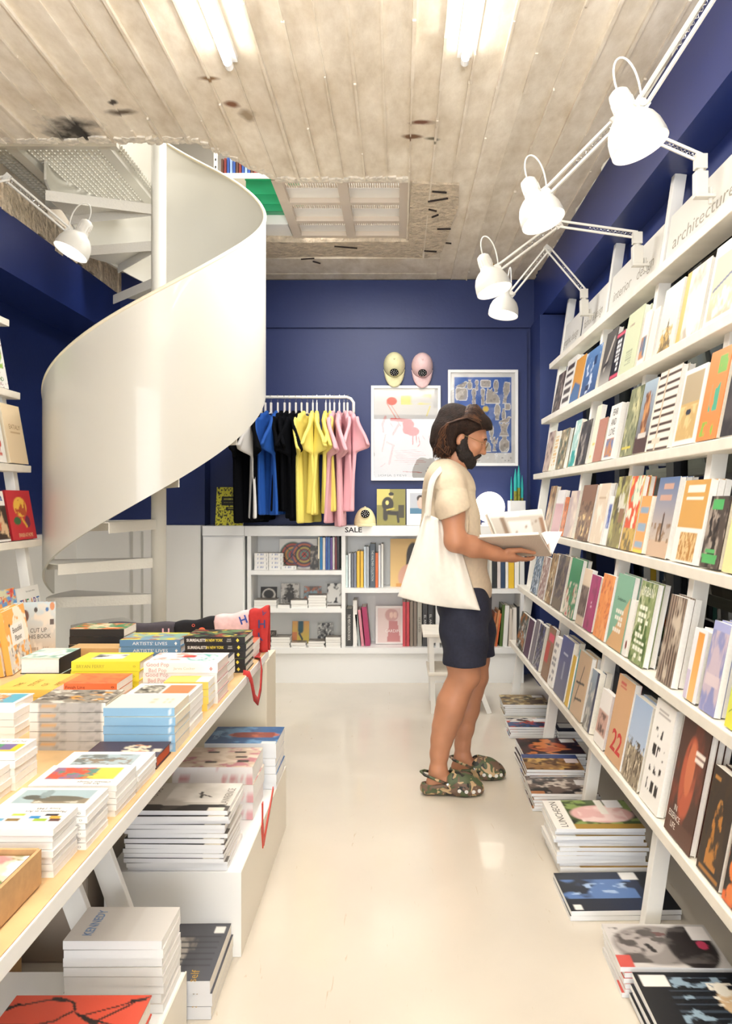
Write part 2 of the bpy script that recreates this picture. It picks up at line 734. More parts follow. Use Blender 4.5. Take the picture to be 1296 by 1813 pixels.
# the chipped band beyond the stair opening, then boards laid the other way
MB().prism([(-2.12, 5.0), (-1.6, 5.01), (-1.1, 4.99), (-.6, 5.015), (-.2, 4.995), (0.07, 5.0), (0.07, 4.2), (0.075, 4.08), (0.33, 4.10),
            (0.35, 4.4), (0.32, 4.9), (0.30, 5.2), (0.2, 5.33), (-.4, 5.30), (-1.1, 5.33), (-2.12, 5.31)], ZC - 0.012, 3.24).build(
    'chipped_edge', ROUGHC, ceil_root)
for i in range(3):
    y0 = 5.36 + i * 0.187
    MB().prism([(-2.12, y0), (-1, y0 + .01), (0, y0), (0.30, y0 + .01), (0.30, y0 + 0.185), (-2.12, y0 + 0.185)],
               ZC + (-0.006, 0.0, -0.003)[i], 3.24).build('board_strip', CONC, ceil_root)
# stubs of steel left in the chipped concrete
for (px, py, l) in ((778, 334, 26), (775, 352, 34), (766, 366, 14), (786, 401, 24), (770, 380, 10), (762, 440, 22), (794, 426, 10), (612, 432, 40),
                    (545, 455, 24), (560, 459, 12)):
    X, Y = ceil_at(px, py)
    MB().bar((X - l / 2 * Y / F, Y, ZC - 0.016), (X + l / 2 * Y / F, Y + rng.uniform(-.05, .05), ZC - 0.018), 0.008, 0.008).build(
        'steel_stub', mat('rusty_steel', '2b211b', 0.8), ceil_root)
# torn plaster lips along the opening
mbl = MB()
for i in range(60):
    xx = -2.1 + i * 0.036
    yy = hole_front(xx)
    mbl.prism([(xx, yy - .03 - rng.random() * .03), (xx + .037, yy - .03 - rng.random() * .03), (xx + .037, yy + rng.uniform(-.01, .015)), (xx + .015, yy + rng.uniform(-.005, .02)), (xx, yy + rng.uniform(-.01, .015))], ZC - rng.uniform(.002, .012), ZC + .03)
lip = mbl.build('torn_plaster', mat('torn_plaster', 'ddd5c6', 0.9, noise=(40, 0.25)), ceil_root)
lip['kind'] = 'stuff'

# walls
struct(MB().box(-2.52, -2.45, -1.5, 5.95, 0, 3.24).build('wall_left', BLUE))
struct(MB().box(-2.45, -2.38, -1.5, 5.9, 0, 1.12).build('trim_1', WHITE))
struct(MB().box(-2.449, -2.1, -1.5, 5.9, 2.58, 2.90).box(-2.449, -2.13, -1.5, 5.9, 2.90, 3.06).build('trim_2', BLUE2))
# raw concrete left bare above the blue beam on the left
mbc = MB()
for i in range(70):
    y = -1.4 + i * 0.104
    mbc.box(-2.128, -2.10 + rng.uniform(-.006, .008), y, y + 0.104, 2.90 + rng.uniform(-.03, .02), 3.066)
struct(mbc.build('trim_3', ROUGHC))
BW = struct(MB().box(-2.5, 1.4, 5.90, 5.97, 0, 3.24).build('wall_back', BLUE))
MB().box(-1.46, 1.0, 5.875, 5.899, 0.0, 2.672).build('lower_panel', BLUE, BW)
MB().box(-1.46, 1.4, 5.875, 5.899, 2.692, 3.06).build('upper_panel', BLUE, BW)
struct(MB().box(-2.449, -1.462, 5.72, 5.899, 1.166, 3.069).build('trim_4', BLUE))
struct(MB().box(1.03, 1.40, 5.5, 5.899, 0, 2.70).build('trim_5', BLUE))
struct(MB().box(1.055, 1.42, -1.5, 5.899, 2.71, 3.06).build('trim_6', BLUE2))
struct(MB().box(1.22, 1.42, -1.5, 5.495, 2.55, 2.709).build('trim_7', BLUE2))
struct(MB().box(-2.5, 1.42, -1.58, -1.5, 2.85, 3.24).box(-2.52, -2.3, -1.58, -1.5, 0, 2.85).build('wall_front', mat('front_wall', 'd9d2c4', 0.7)))
struct(MB().box(-6, 5.0, -7.5, -1.5, -0.2, -0.1).build('floor_street', mat('street_paving', 'a39d92', 0.8, noise=(2, 0.1))))
# right wall: low plinth, black framed shop window from far to near
struct(MB().box(1.33, 1.42, -1.5, 5.49, 0, 0.10).build('baseboard_right', mat('pale_grey_plinth', 'c8cac8', 0.4)))
win = bpy.data.objects.new('window_1', None)
C.objects.link(win)
struct(win)
MB().box(1.33, 1.42, -1.5, 5.49, 0.10, 0.30).build('bottom_rail', BLACKF, win)
MB().box(1.33, 1.42, -1.5, 5.49, 2.46, 2.55).build('top_rail', BLACKF, win)
for y in (-1.46, -0.4, 0.6, 1.6, 2.62, 3.72, 4.62, 5.42):
    MB().box(1.335, 1.415, y - 0.05, y + 0.05, 0.30, 2.46).build('mullion', BLACKF, win)
for a, b in ((-1.41, -0.45), (-0.35, 0.55), (0.65, 1.55), (1.65, 2.57), (2.67, 3.67), (3.77, 4.57), (4.67, 5.37)):
    MB().box(1.37, 1.376, a, b, 0.30, 2.46).build('pane', GLASS, win)
# the arcade beyond the glass
struct(MB().box(1.43, 5.0, -2.0, 7.5, -0.2, -0.1).build('floor_arcade', mat('arcade_paving', '7d776b', 0.5, noise=(3, 0.2))))
struct(MB().box(5.0, 5.1, -2.0, 7.5, -0.2, 3.4).build('wall_arcade', mat('arcade_wall', '58554c', 0.7, noise=(2, 0.25))))
struct(MB().box(1.43, 5.1, -2.0, 7.5, 3.3, 3.4).build('ceiling_arcade', mat('arcade_ceiling', '6c675c', 0.8)))
struct(MB().box(1.43, 5.1, 7.4, 7.5, -0.2, 3.3).box(1.43, 5.1, -2.1, -2.0, -0.2, 3.3).build('wall_arcade_end', MATS['arcade_wall']))
# hanging shop banner outside with upright Greek lettering
ban = thing('shop_banner', 'pale upright banner with Greek lettering beyond the shop window', 'banner', (2.2, 6.2, 1.2))
BX = (1158 - PX) * 5.0 / F
ban.location = (BX, 5.0, 1.36)
MB().prism([(-.06, -.18), (.06, -.18), (.085, 0), (.06, .18), (-.06, .18), (-.085, 0)], 0, 0.012, 'y').build('cloth', mat('banner_cloth', 'a9a69c', 0.8), ban)
MB().tube([(0, .006, .18), (0, .006, 1.93)], 0.004, 6).build('cord', BLACKM, ban)
for k, word in ((-0.028, ('Α', 'Γ', 'Ω', 'Γ', 'Η')), (0.03, ('Σ', 'Μ', 'Α', 'Τ', 'Ο'))):
    t = obj('lettering', text_mesh(list(word), 0.036, mat('ink_banner', '2a2a28', .6), gap=1.55, align='c'), ban)
    t.matrix_local = basis((1, 0, 0), (0, 0, 1), (0, -1, 0), (k, -0.002, 0.0))

# low white wall behind the stair
struct(MB().box(-2.38, -1.462, 5.60, 5.719, 0, 1.165).build('trim_8', WHITE))
struct(MB().box(-1.98, -1.962, 5.594, 5.60, 0, 1.12).box(-1.90, -1.885, 5.594, 5.60, 0, 1.12).build('trim_9', mat('grey_joint', 'c9c6bd', 0.6)))

# upstairs, seen through the stair opening
struct(MB().box(-3.0, 1.5, 6.6, 6.7, 3.24, 5.3).build('wall_upper_back', GREYW))
struct(MB().box(-3.1, -3.0, 2.6, 6.7, 3.0, 5.3).build('wall_upper_left', GREYW))
struct(MB().box(1.5, 1.6, 2.6, 6.7, 3.24, 5.3).build('wall_upper_right', GREYW))
struct(MB().box(-3.1, 1.6, 2.5, 2.6, 3.24, 5.3).build('wall_upper_front', GREYW))
struct(MB().box(-3.1, 1.6, 2.5, 6.7, 5.3, 5.4).build('ceiling_upper', GREYW))
struct(MB().box(-3.0, -2.46, 2.6, 6.6, 3.1, 3.24).box(-3.0, -2.13, 3.3, 3.62, 3.24, 3.25).build('floor_upper', MATS['chipped_concrete']))

# upstairs: slotted steel rack with blue backed books, and a green crate
rk = thing('steel_rack', 'pale slotted steel rack upstairs seen above the stair panel', 'rack', (-1.22, 5.06, 3.24))
ys = 0.0
for xx in (0.0, 0.55):
    mbp = MB()
    mbp.box(xx - .012, xx + .012, -.003, .003, 0, 1.3).box(xx - .012, xx - .008, 0, .03, 0, 1.3)
    mbp.build('upright', WHITE_LAM, rk)
    hb = MB()
    for k in range(24):
        hb.box(xx - .004, xx + .004, -.0042, -.003, .03 + k * .05, .045 + k * .05)
    hb.build('slots', BLACKM, rk)['kind'] = 'stuff'
for z in (0.30, 0.72, 1.1):
    MB().box(-.012, .562, 0.003, .30, z - .035, z).build('shelf', WHITE_LAM, rk)
for k in range(12):
    w = 0.016
    b = MB().box(0, w - .001, 0, .14, 0, 0.105 + (k % 3) * .004)
    o = thing('book', '%s spine, %s from the left upstairs on the steel rack' % (
        ('brown', 'dark red', 'blue', 'pale blue', 'white and blue')[(0, 1, 2, 3, 2, 4, 2, 3, 4, 2, 3, 2)[k]],
        ('first', 'second', 'third', 'fourth', 'fifth', 'sixth', 'seventh', 'eighth', 'ninth', 'tenth', 'eleventh', 'twelfth')[k]), 'book',
        (-1.22 + .03 + k * w * 1.25, 5.085, 3.54), 'books upstairs on the steel rack')
    b.build('cover', mat('upbook%d' % (k % 5), ('5a3a2c', '7a2f2a', '2f4f96', '8fa6cf', 'd8dce6')[(0, 1, 2, 3, 2, 4, 2, 3, 4, 2, 3, 2)[k] % 5], .5), o)
    MB().box(.001, w - .002, .004, .137, .002, 0.107).build('pages', PAGES, o)
cr = thing('crate', 'green plastic crate upstairs seen past the stair panel', 'crate', (-.79, 4.86, 3.16))
mb = MB().box(-.16, .16, -.12, .12, 0, .012)
for s in (-1, 1):
    mb.box(-.16, .16, s * .12 - .004, s * .12 + .004, 0, .2)
    mb.box(s * .16 - .004, s * .16 + .004, -.12, .12, 0, .2)
    for z in (.05, .11, .2):
        mb.box(-.168, .168, s * .126 - .004, s * .126 + .004, z - .008, z)
mb.build('tub', mat('green_plastic', '1f9d6b', .4), cr)
MB().box(-.93, -.70, 4.80, 5.02, 3.10, 3.16).build('landing_ledge', WHITE_LAM, None)
struct(bpy.data.objects['landing_ledge'])
bpy.data.objects['landing_ledge'].name = 'trim_10'

# floor grille of the upper storey: frame, cross bars, solid and slotted strips
gr = thing('floor_grille', 'white steel floor grille framed in the ceiling opening', 'grille', (0, 0, 3.08))
GX0, GX1, GY0, GY1 = -0.68, 0.065, 4.09, 4.99
GM = mat('grille_paint', 'e9e6e0', 0.4)
GB = mat('grille_bar_paint', 'cfc2b2', 0.5)
for xx in (GX0 + .02, (GX0 + GX1) / 2 - .0, GX1 - .03):
    MB().box(xx - .028, xx + .028, GY0, GY1, 0, .06).build('frame_bar', GB, gr)
for yy in (GY0 + .02, GY0 + .33, GY0 + .62, GY1 - .02):
    MB().box(GX0 - .008, GX1 - .002, yy - .02, yy + .02, .001, .055).build('cross_bar', GB, gr)
for a, b in ((GY0 + .04, GY0 + .31), (GY0 + .35, GY0 + .60), (GY0 + .64, GY1 - .04)):
    for p, q in ((GX0 + .048, (GX0 + GX1) / 2 - .028), ((GX0 + GX1) / 2 + .028, GX1 - .058)):
        mid = a + (b - a) * .5
        MB().box(p, q, mid, b, .03, .045).build('solid_strip', GM, gr)
        mb = MB().box(p, q, a, a + .008, .03, .045)
        n = 22
        for k in range(n + 1):
            xx = p + (q - p) * k / n
            mb.box(xx - .003, xx + .003, a, mid, .032, .044)
        mb.build('slotted_strip', GB, gr)

# ------------------------------------------------------------------ spiral staircase
SX, SY, SR = -1.354, 4.28, 0.597
st = thing('spiral_staircase', 'cream steel spiral staircase with a tall curved side panel', 'staircase', (SX, SY, 0))
TH = [-179, -168, -154, -113, -72, -31, 10, 60, 100, 130, 150, 170, 195]
ZU = [1.81, 1.865, 1.936, 2.14, 2.385, 2.68, 2.99, 3.38, 3.62, 3.79, 3.90, 4.0, 4.1]
ZL = [0.825, 0.885, 0.955, 1.16, 1.40, 1.675, 1.975, 2.41, 2.66, 2.79, 2.87, 3.02, 3.10]


def smooth_interp(x, xs, ys):
    # Catmull-Rom over uneven knots
    i = max(0, min(len(xs) - 2, int(np.searchsorted(xs, x)) - 1))
    x0, x1 = xs[i], xs[i + 1]
    t = (x - x0) / (x1 - x0)
    m0 = (ys[i + 1] - ys[max(i - 1, 0)]) / (xs[i + 1] - xs[max(i - 1, 0)])
    m1 = (ys[min(i + 2, len(ys) - 1)] - ys[i]) / (xs[min(i + 2, len(ys) - 1)] - xs[i])
    h = x1 - x0
    return ((2 * t ** 3 - 3 * t ** 2 + 1) * ys[i] + (t ** 3 - 2 * t ** 2 + t) * h * m0 +
            (-2 * t ** 3 + 3 * t ** 2) * ys[i + 1] + (t ** 3 - t ** 2) * h * m1)


N = 220
vs, fs = [], []
rim = []
for i in range(N + 1):
    th = TH[0] + (TH[-1] - TH[0]) * i / N
    a = math.radians(th)
    zu, zl = smooth_interp(th, TH, ZU), smooth_interp(th, TH, ZL)
    for r in (SR, SR - 0.012):
        for z in (zl, zu):
            vs.append((r * math.cos(a), r * math.sin(a), z))
    rim.append(((SR - .006) * math.cos(a), (SR - .006) * math.sin(a), zu))
for i in range(N):
    o, p = i * 4, i * 4 + 4
    fs += [(o, p, p + 1, o + 1), (o + 2, o + 3, p + 3, p + 2), (o + 1, p + 1, p + 3, o + 3), (o, o + 2, p + 2, p)]
fs += [(0, 1, 3, 2), (N * 4, N * 4 + 2, N * 4 + 3, N * 4 + 1)]
MB().add(vs, fs).build('side_panel', CREAM, st, smooth=False)
pm = bpy.data.objects['side_panel'].data
pm.polygons.foreach_set('use_smooth', [True] * len(pm.polygons))
pm.set_sharp_from_angle(angle=0.6)
MB().tube(rim, 0.011, 8).build('top_rim', mat('cream_rim', 'e0d6bd', 0.35), st, smooth=True)
MB().lathe([(0, 0), (.0415, 0), (.0415, 3.4), (0, 3.4)], 24).build('pole', CREAM, st)
pm = bpy.data.objects['pole'].data
pm.polygons.foreach_set('use_smooth', [len(p.vertices) == 4 and abs(p.normal.z) < .5 for p in pm.polygons])
for k in range(-3, 12):
    th0, z = -180 + 33 * k - 18, 0.82 + 0.2 * k + 0.085 * math.exp(-((k - 4.7) / 2.4) ** 2)
    th1 = th0 + 36
    poly = [(.036 * math.cos(math.radians(th0)), .036 * math.sin(math.radians(th0)))]
    for j in range(7):
        a = math.radians(th0 + (th1 - th0) * j / 6)
        poly.append(((SR - .014) * math.cos(a), (SR - .014) * math.sin(a)))
    poly.append((.036 * math.cos(math.radians(th1)), .036 * math.sin(math.radians(th1))))
    mb = MB().prism(poly, z - .006, z)
    # turned down edges
    for th in (th0, th1):
        a = math.radians(th)
        p = Vector((.04 * math.cos(a), .04 * math.sin(a), z - .03))
        q = Vector(((SR - .015) * math.cos(a), (SR - .015) * math.sin(a), z - .03))
        mb.bar(p, q, .005, .052)
    mb.build('tread', TREADM, st)
# landing frame and its grating beside the pole
for xx in (-.64, -.16):
    MB().box(xx - .03, xx + .03, -.38, .42, 3.16, 3.23).build('landing_beam', CREAM, st)
for yy in (-.38, .42):
    MB().box(-.95, -.09, yy - .02, yy + .02, 3.165, 3.225).build('landing_beam', CREAM, st)
mb = MB()
for k in range(28):
    xx = -.94 + k * .0305
    mb.box(xx - .0035, xx + .0035, -.36, .40, 3.20, 3.22)
for k in range(24):
    yy = -.35 + k * .0325
    mb.box(-.95, -.10, yy - .003, yy + .003, 3.201, 3.219)
mb.build('landing_grating', CREAM, st)['kind'] = 'stuff'

# ------------------------------------------------------------------ fluorescent tubes
TUBE = mat('tube_glow', 'ffffff', .3, emit='fffaf0', es=17)
for (px, py, side) in ((405, 116, 'left'), (823, 108, 'right')):
    p = W(px, py, 2.9)
    fx = thing('tube_light', 'lit fluorescent tube under the concrete ceiling, the one nearer the %s' % (
        'staircase' if side == 'left' else 'clamp lamps'), 'ceiling light', (p.x, p.y, p.z), 'fluorescent ceiling tubes')
    MB().tube([(0, -1.3, 0), (0, -.02, 0)], .015, 16).build('tube', TUBE, fx, smooth=True)
    MB().tube([(0, -.022, 0), (0, .012, 0)], .0155, 16).build('end_cap', WHITE_LAM, fx)
    MB().box(-.028, .028, -1.34, .03, .03, ZC + .012 - p.z).build('batten', WHITE_LAM, fx)
    MB().box(-.012, .012, -.02, .012, .012, .032).build('lampholder', WHITE_LAM, fx)

# ------------------------------------------------------------------ soft shapes: a distance field turned into one smooth mesh
class Field:
    def __init__(s, lo, hi, h):
        s.lo, s.h = np.array(lo, float), h
        s.n = np.maximum(4, np.ceil((np.array(hi) - s.lo) / h).astype(int) + 1)
        s.d = np.full(tuple(s.n), 0.3, np.float32)

    def _sub(s, lo, hi, pad):
        a = np.clip(np.floor((np.array(lo) - pad - s.lo) / s.h).astype(int), 0, s.n - 1)
        b = np.clip(np.ceil((np.array(hi) + pad - s.lo) / s.h).astype(int) + 1, 1, s.n)
        g = [(s.lo[i] + s.h * np.arange(a[i], b[i])).astype(np.float32) for i in range(3)]
        X, Y, Z = np.meshgrid(*g, indexing='ij')
        return (slice(a[0], b[0]), slice(a[1], b[1]), slice(a[2], b[2])), X, Y, Z

    def _mix(s, sl, v, k, op):
        o = s.d[sl]
        if op == 'sub':
            v = -v
            if k > 0:
                hh = np.clip(0.5 - 0.5 * (o - v) / k, 0, 1)
                s.d[sl] = o * (1 - hh) + v * hh + k * hh * (1 - hh)
            else:
                s.d[sl] = np.maximum(o, v)
        elif k > 0:
            hh = np.clip(0.5 + 0.5 * (o - v) / k, 0, 1)
            s.d[sl] = o * (1 - hh) + v * hh - k * hh * (1 - hh)
        else:
            s.d[sl] = np.minimum(o, v)

    def cap(s, p, r0, q, r1, k=0.02, op='add', flat=None):
        """tapered limb from p to q; flat = (axis vector, factor) squashes it along an axis"""
        p, q = np.array(p, float), np.array(q, float)
        R = max(r0, r1)
        sl, X, Y, Z = s._sub(np.minimum(p, q) - R, np.maximum(p, q) + R, k + 0.02)
        d = q - p
        L = d @ d + 1e-12
        dx, dy, dz = X - p[0], Y - p[1], Z - p[2]
        t = np.clip((dx * d[0] + dy * d[1] + dz * d[2]) / L, 0, 1)
        ex, ey, ez = dx - t * d[0], dy - t * d[1], dz - t * d[2]
        if flat is not None:
            a = np.array(flat[0], float)
            a /= np.linalg.norm(a)
            w = (ex * a[0] + ey * a[1] + ez * a[2]) * (1 / flat[1] - 1)
            ex, ey, ez = ex + w * a[0], ey + w * a[1], ez + w * a[2]
        v = np.sqrt(ex * ex + ey * ey + ez * ez) - (r0 + (r1 - r0) * t)
        s._mix(sl, v, k, op)
        return s

    def chain(s, pts, k=0.02, **kw):
        for (p, r0), (q, r1) in zip(pts[:-1], pts[1:]):
            s.cap(p, r0, q, r1, k, **kw)
        return s

    def ell(s, c, r, k=0.02, op='add', ax=None):
        c, r = np.array(c, float), np.array(r, float)
        R = r.max()
        sl, X, Y, Z = s._sub(c - R, c + R, k + 0.02)
        x, y, z = X - c[0], Y - c[1], Z - c[2]
        if ax is not None:
            A = np.array(ax, float)
            x, y, z = (A[0][0] * x + A[0][1] * y + A[0][2] * z, A[1][0] * x + A[1][1] * y + A[1][2] * z,
                       A[2][0] * x + A[2][1] * y + A[2][2] * z)
        k0 = np.sqrt((x / r[0]) ** 2 + (y / r[1]) ** 2 + (z / r[2]) ** 2)
        k1 = np.sqrt((x / r[0] ** 2) ** 2 + (y / r[1] ** 2) ** 2 + (z / r[2] ** 2) ** 2) + 1e-9
        s._mix(sl, k0 * (k0 - 1) / k1, k, op)
        return s

    def box(s, c, hf, rad=0.01, k=0.0, op='add', ax=None):
        c, hf = np.array(c, float), np.array(hf, float)
        R = np.linalg.norm(hf) if ax is not None else hf
        sl, X, Y, Z = s._sub(c - R, c + R, k + 0.02)
        x, y, z = X - c[0], Y - c[1], Z - c[2]
        if ax is not None:
            A = np.array(ax, float)
            x, y, z = (A[0][0] * x + A[0][1] * y + A[0][2] * z, A[1][0] * x + A[1][1] * y + A[1][2] * z,
                       A[2][0] * x + A[2][1] * y + A[2][2] * z)
        qx, qy, qz = np.abs(x) - hf[0] + rad, np.abs(y) - hf[1] + rad, np.abs(z) - hf[2] + rad
        v = np.sqrt(np.maximum(qx, 0) ** 2 + np.maximum(qy, 0) ** 2 + np.maximum(qz, 0) ** 2) + \
            np.minimum(np.maximum(qx, np.maximum(qy, qz)), 0) - rad
        s._mix(sl, v, k, op)
        return s

    def plane(s, pt, nrm):
        """cut away everything on the side the normal points to"""
        g = [(s.lo[i] + s.h * np.arange(s.n[i])).astype(np.float32) for i in range(3)]
        X, Y, Z = np.meshgrid(*g, indexing='ij')
        nrm = np.array(nrm, float)
        nrm /= np.linalg.norm(nrm)
        v = (X - pt[0]) * nrm[0] + (Y - pt[1]) * nrm[1] + (Z - pt[2]) * nrm[2]
        s.d = np.maximum(s.d, v.astype(np.float32))
        return s

    def surf(s):
        """naive surface nets"""
        d = s.d
        d[0], d[-1], d[:, 0], d[:, -1], d[:, :, 0], d[:, :, -1] = .3, .3, .3, .3, .3, .3
        ins = d < 0
        nx, ny, nz = d.shape
        cnt = np.zeros((nx - 1, ny - 1, nz - 1), np.int8)
        for i in (0, 1):
            for j in (0, 1):
                for k in (0, 1):
                    cnt += ins[i:nx - 1 + i, j:ny - 1 + j, k:nz - 1 + k]
        act = np.argwhere((cnt > 0) & (cnt < 8))
        idx = -np.ones((nx - 1, ny - 1, nz - 1), np.int32)
        idx[tuple(act.T)] = np.arange(len(act))
        acc = np.zeros((len(act), 3))
        num = np.zeros(len(act))
        cor = [(i, j, k) for i in (0, 1) for j in (0, 1) for k in (0, 1)]
        for a in cor:
            for b in cor:
                if a < b and sum(abs(x - y) for x, y in zip(a, b)) == 1:
                    da = d[tuple((act + a).T)]
                    db = d[tuple((act + b).T)]
                    m = (da < 0) != (db < 0)
                    t = np.where(m, da / np.where(m, da - db, 1), 0)
                    P = np.array(a) + t[:, None] * (np.array(b) - np.array(a))
                    acc += np.where(m[:, None], P, 0)
                    num += m
        V = (act + acc / num[:, None]) * s.h + s.lo
        quads = []
        for ax in range(3):
            u, w = (ax + 1) % 3, (ax + 2) % 3
            sh = [slice(None)] * 3
            sh[ax] = slice(0, -1)
            sh2 = [slice(None)] * 3
            sh2[ax] = slice(1, None)
            e = np.argwhere(ins[tuple(sh)] != ins[tuple(sh2)])
            e = e[(e[:, u] > 0) & (e[:, w] > 0)]
            du, dw = np.zeros(3, int), np.zeros(3, int)
            du[u], dw[w] = 1, 1
            q = np.stack([idx[tuple((e - du - dw).T)], idx[tuple((e - dw).T)], idx[tuple(e.T)], idx[tuple((e - du).T)]], 1)
            flip = ~ins[tuple(e.T)]
            q[flip] = q[flip][:, ::-1]
            quads.append(q)
        return V, np.concatenate(quads)

    def mesh(s, name, m, relax=2, post=None):
        V, Q = s.surf()
        # a little relaxation evens out the net
        e = np.concatenate([Q[:, [0, 1]], Q[:, [1, 2]], Q[:, [2, 3]], Q[:, [3, 0]]])
        for _ in range(relax):
            acc = np.zeros_like(V)
            c = np.zeros(len(V))
            for i in range(3):
                acc[:, i] = np.bincount(e[:, 0], V[e[:, 1], i], len(V)) + np.bincount(e[:, 1], V[e[:, 0], i], len(V))
            c = np.bincount(e[:, 0], minlength=len(V)) + np.bincount(e[:, 1], minlength=len(V))
            V = V * 0.5 + 0.5 * acc / np.maximum(c, 1)[:, None]
        if post is not None:
            V = post(V)
        me = bpy.data.meshes.new(name)
        me.vertices.add(len(V))
        me.vertices.foreach_set('co', V.astype(np.float32).ravel())
        me.loops.add(len(Q) * 4)
        me.loops.foreach_set('vertex_index', Q.astype(np.int32).ravel())
        me.polygons.add(len(Q))
        me.polygons.foreach_set('loop_start', np.arange(0, len(Q) * 4, 4, dtype=np.int32))
        me.polygons.foreach_set('use_smooth', [True] * len(Q))
        me.update(calc_edges=True)
        me.validate()
        me.materials.append(m)
        return me


# ------------------------------------------------------------------ ladder shelves
LEAN = 0.145
RZ = (2.29, 1.91, 1.53, 1.15, 0.77, 0.39)          # tops of the six ledges


def xr(z):      # front edge of a ledge of the right-hand shelf
    return 0.905 + LEAN * (z - 1.35)


def xl(z):      # front edge of a ledge of the left-hand shelf
    return -1.905 - 0.15 * (z - 1.50)


rs = thing('ladder_shelf', 'long white ladder bookshelf leaning on the shop window', 'shelf', (0, 0, 0))
for y in (0.85, 1.58, 2.37, 3.17, 4.02, 5.12):
    MB().bar((xr(0) + .075, y, 0), (xr(2.71) + .075, y, 2.71), .05, .042, up=(0, 1, 0)).build('post', WHITE, rs, bevel=.002)
for i, z in enumerate(RZ):
    x = xr(z)
    MB().box(x, x + .10, 0.6, 5.22, z - .036, z).box(x + .085, x + .10, .6, 5.22, z, z + .03).build('ledge', WOODW, rs, bevel=.003)
ls = thing('ladder_shelf', 'white ladder bookshelf leaning on the blue wall left of the staircase', 'shelf', (0, 0, 0))
for y in (1.2, 2.5, 3.86):
    MB().bar((xl(0) - .075, y, 0), (xl(2.71) - .075, y, 2.71), .05, .042, up=(0, 1, 0)).build('post', WHITE, ls, bevel=.002)
for i, z in enumerate(RZ):
    x = xl(z)
    MB().box(x - .10, x, 1.0, 3.94, z - .036, z).box(x - .10, x - .085, 1.0, 3.94, z, z + .03).build('ledge', WOODW, ls, bevel=.003)

# white section signs standing on the top ledge
up_r = Vector((LEAN, 0, 1)).normalized()
nr_r = Vector((-1, 0, LEAN)).normalized()
SIGNM = mat('sign_board', 'e9e6de', 0.3)
for (ya, yb, txt, key) in ((4.62, 5.12, 'graphic design', 'far end'), (4.06, 4.57, 'fashion & design', 'second'), (3.21, 3.98, 'interior   design', 'third'),
                           (2.42, 3.13, 'architecture', 'nearest')):
    M = basis((0, -1, 0), up_r, nr_r, (xr(2.29) + .055, (ya + yb) / 2, 2.29))
    sg = thing('section_sign', 'white section sign reading %s on the top ledge' % ' '.join(txt.split()), 'sign', M=M)
    w = yb - ya
    MB().box(-w / 2, w / 2, 0, .235, -.006, 0).build('board', SIGNM, sg)
    t = obj('lettering', text_mesh(txt, .055, mat('ink_sign', 'a39c8e', .6), width=w * .80), sg)
    t.matrix_local = Matrix.Translation((0, .10, .0006))

# ------------------------------------------------------------------ clamp lamps
LAMPM = mat('lamp_enamel', 'cfccc3', 0.4, coat=0.05)
LINER = mat('lamp_liner', 'ffffff', 0.4, emit=None)
BULB = mat('bulb_glow', 'ffffff', 0.3, emit='fff0d8', es=9)


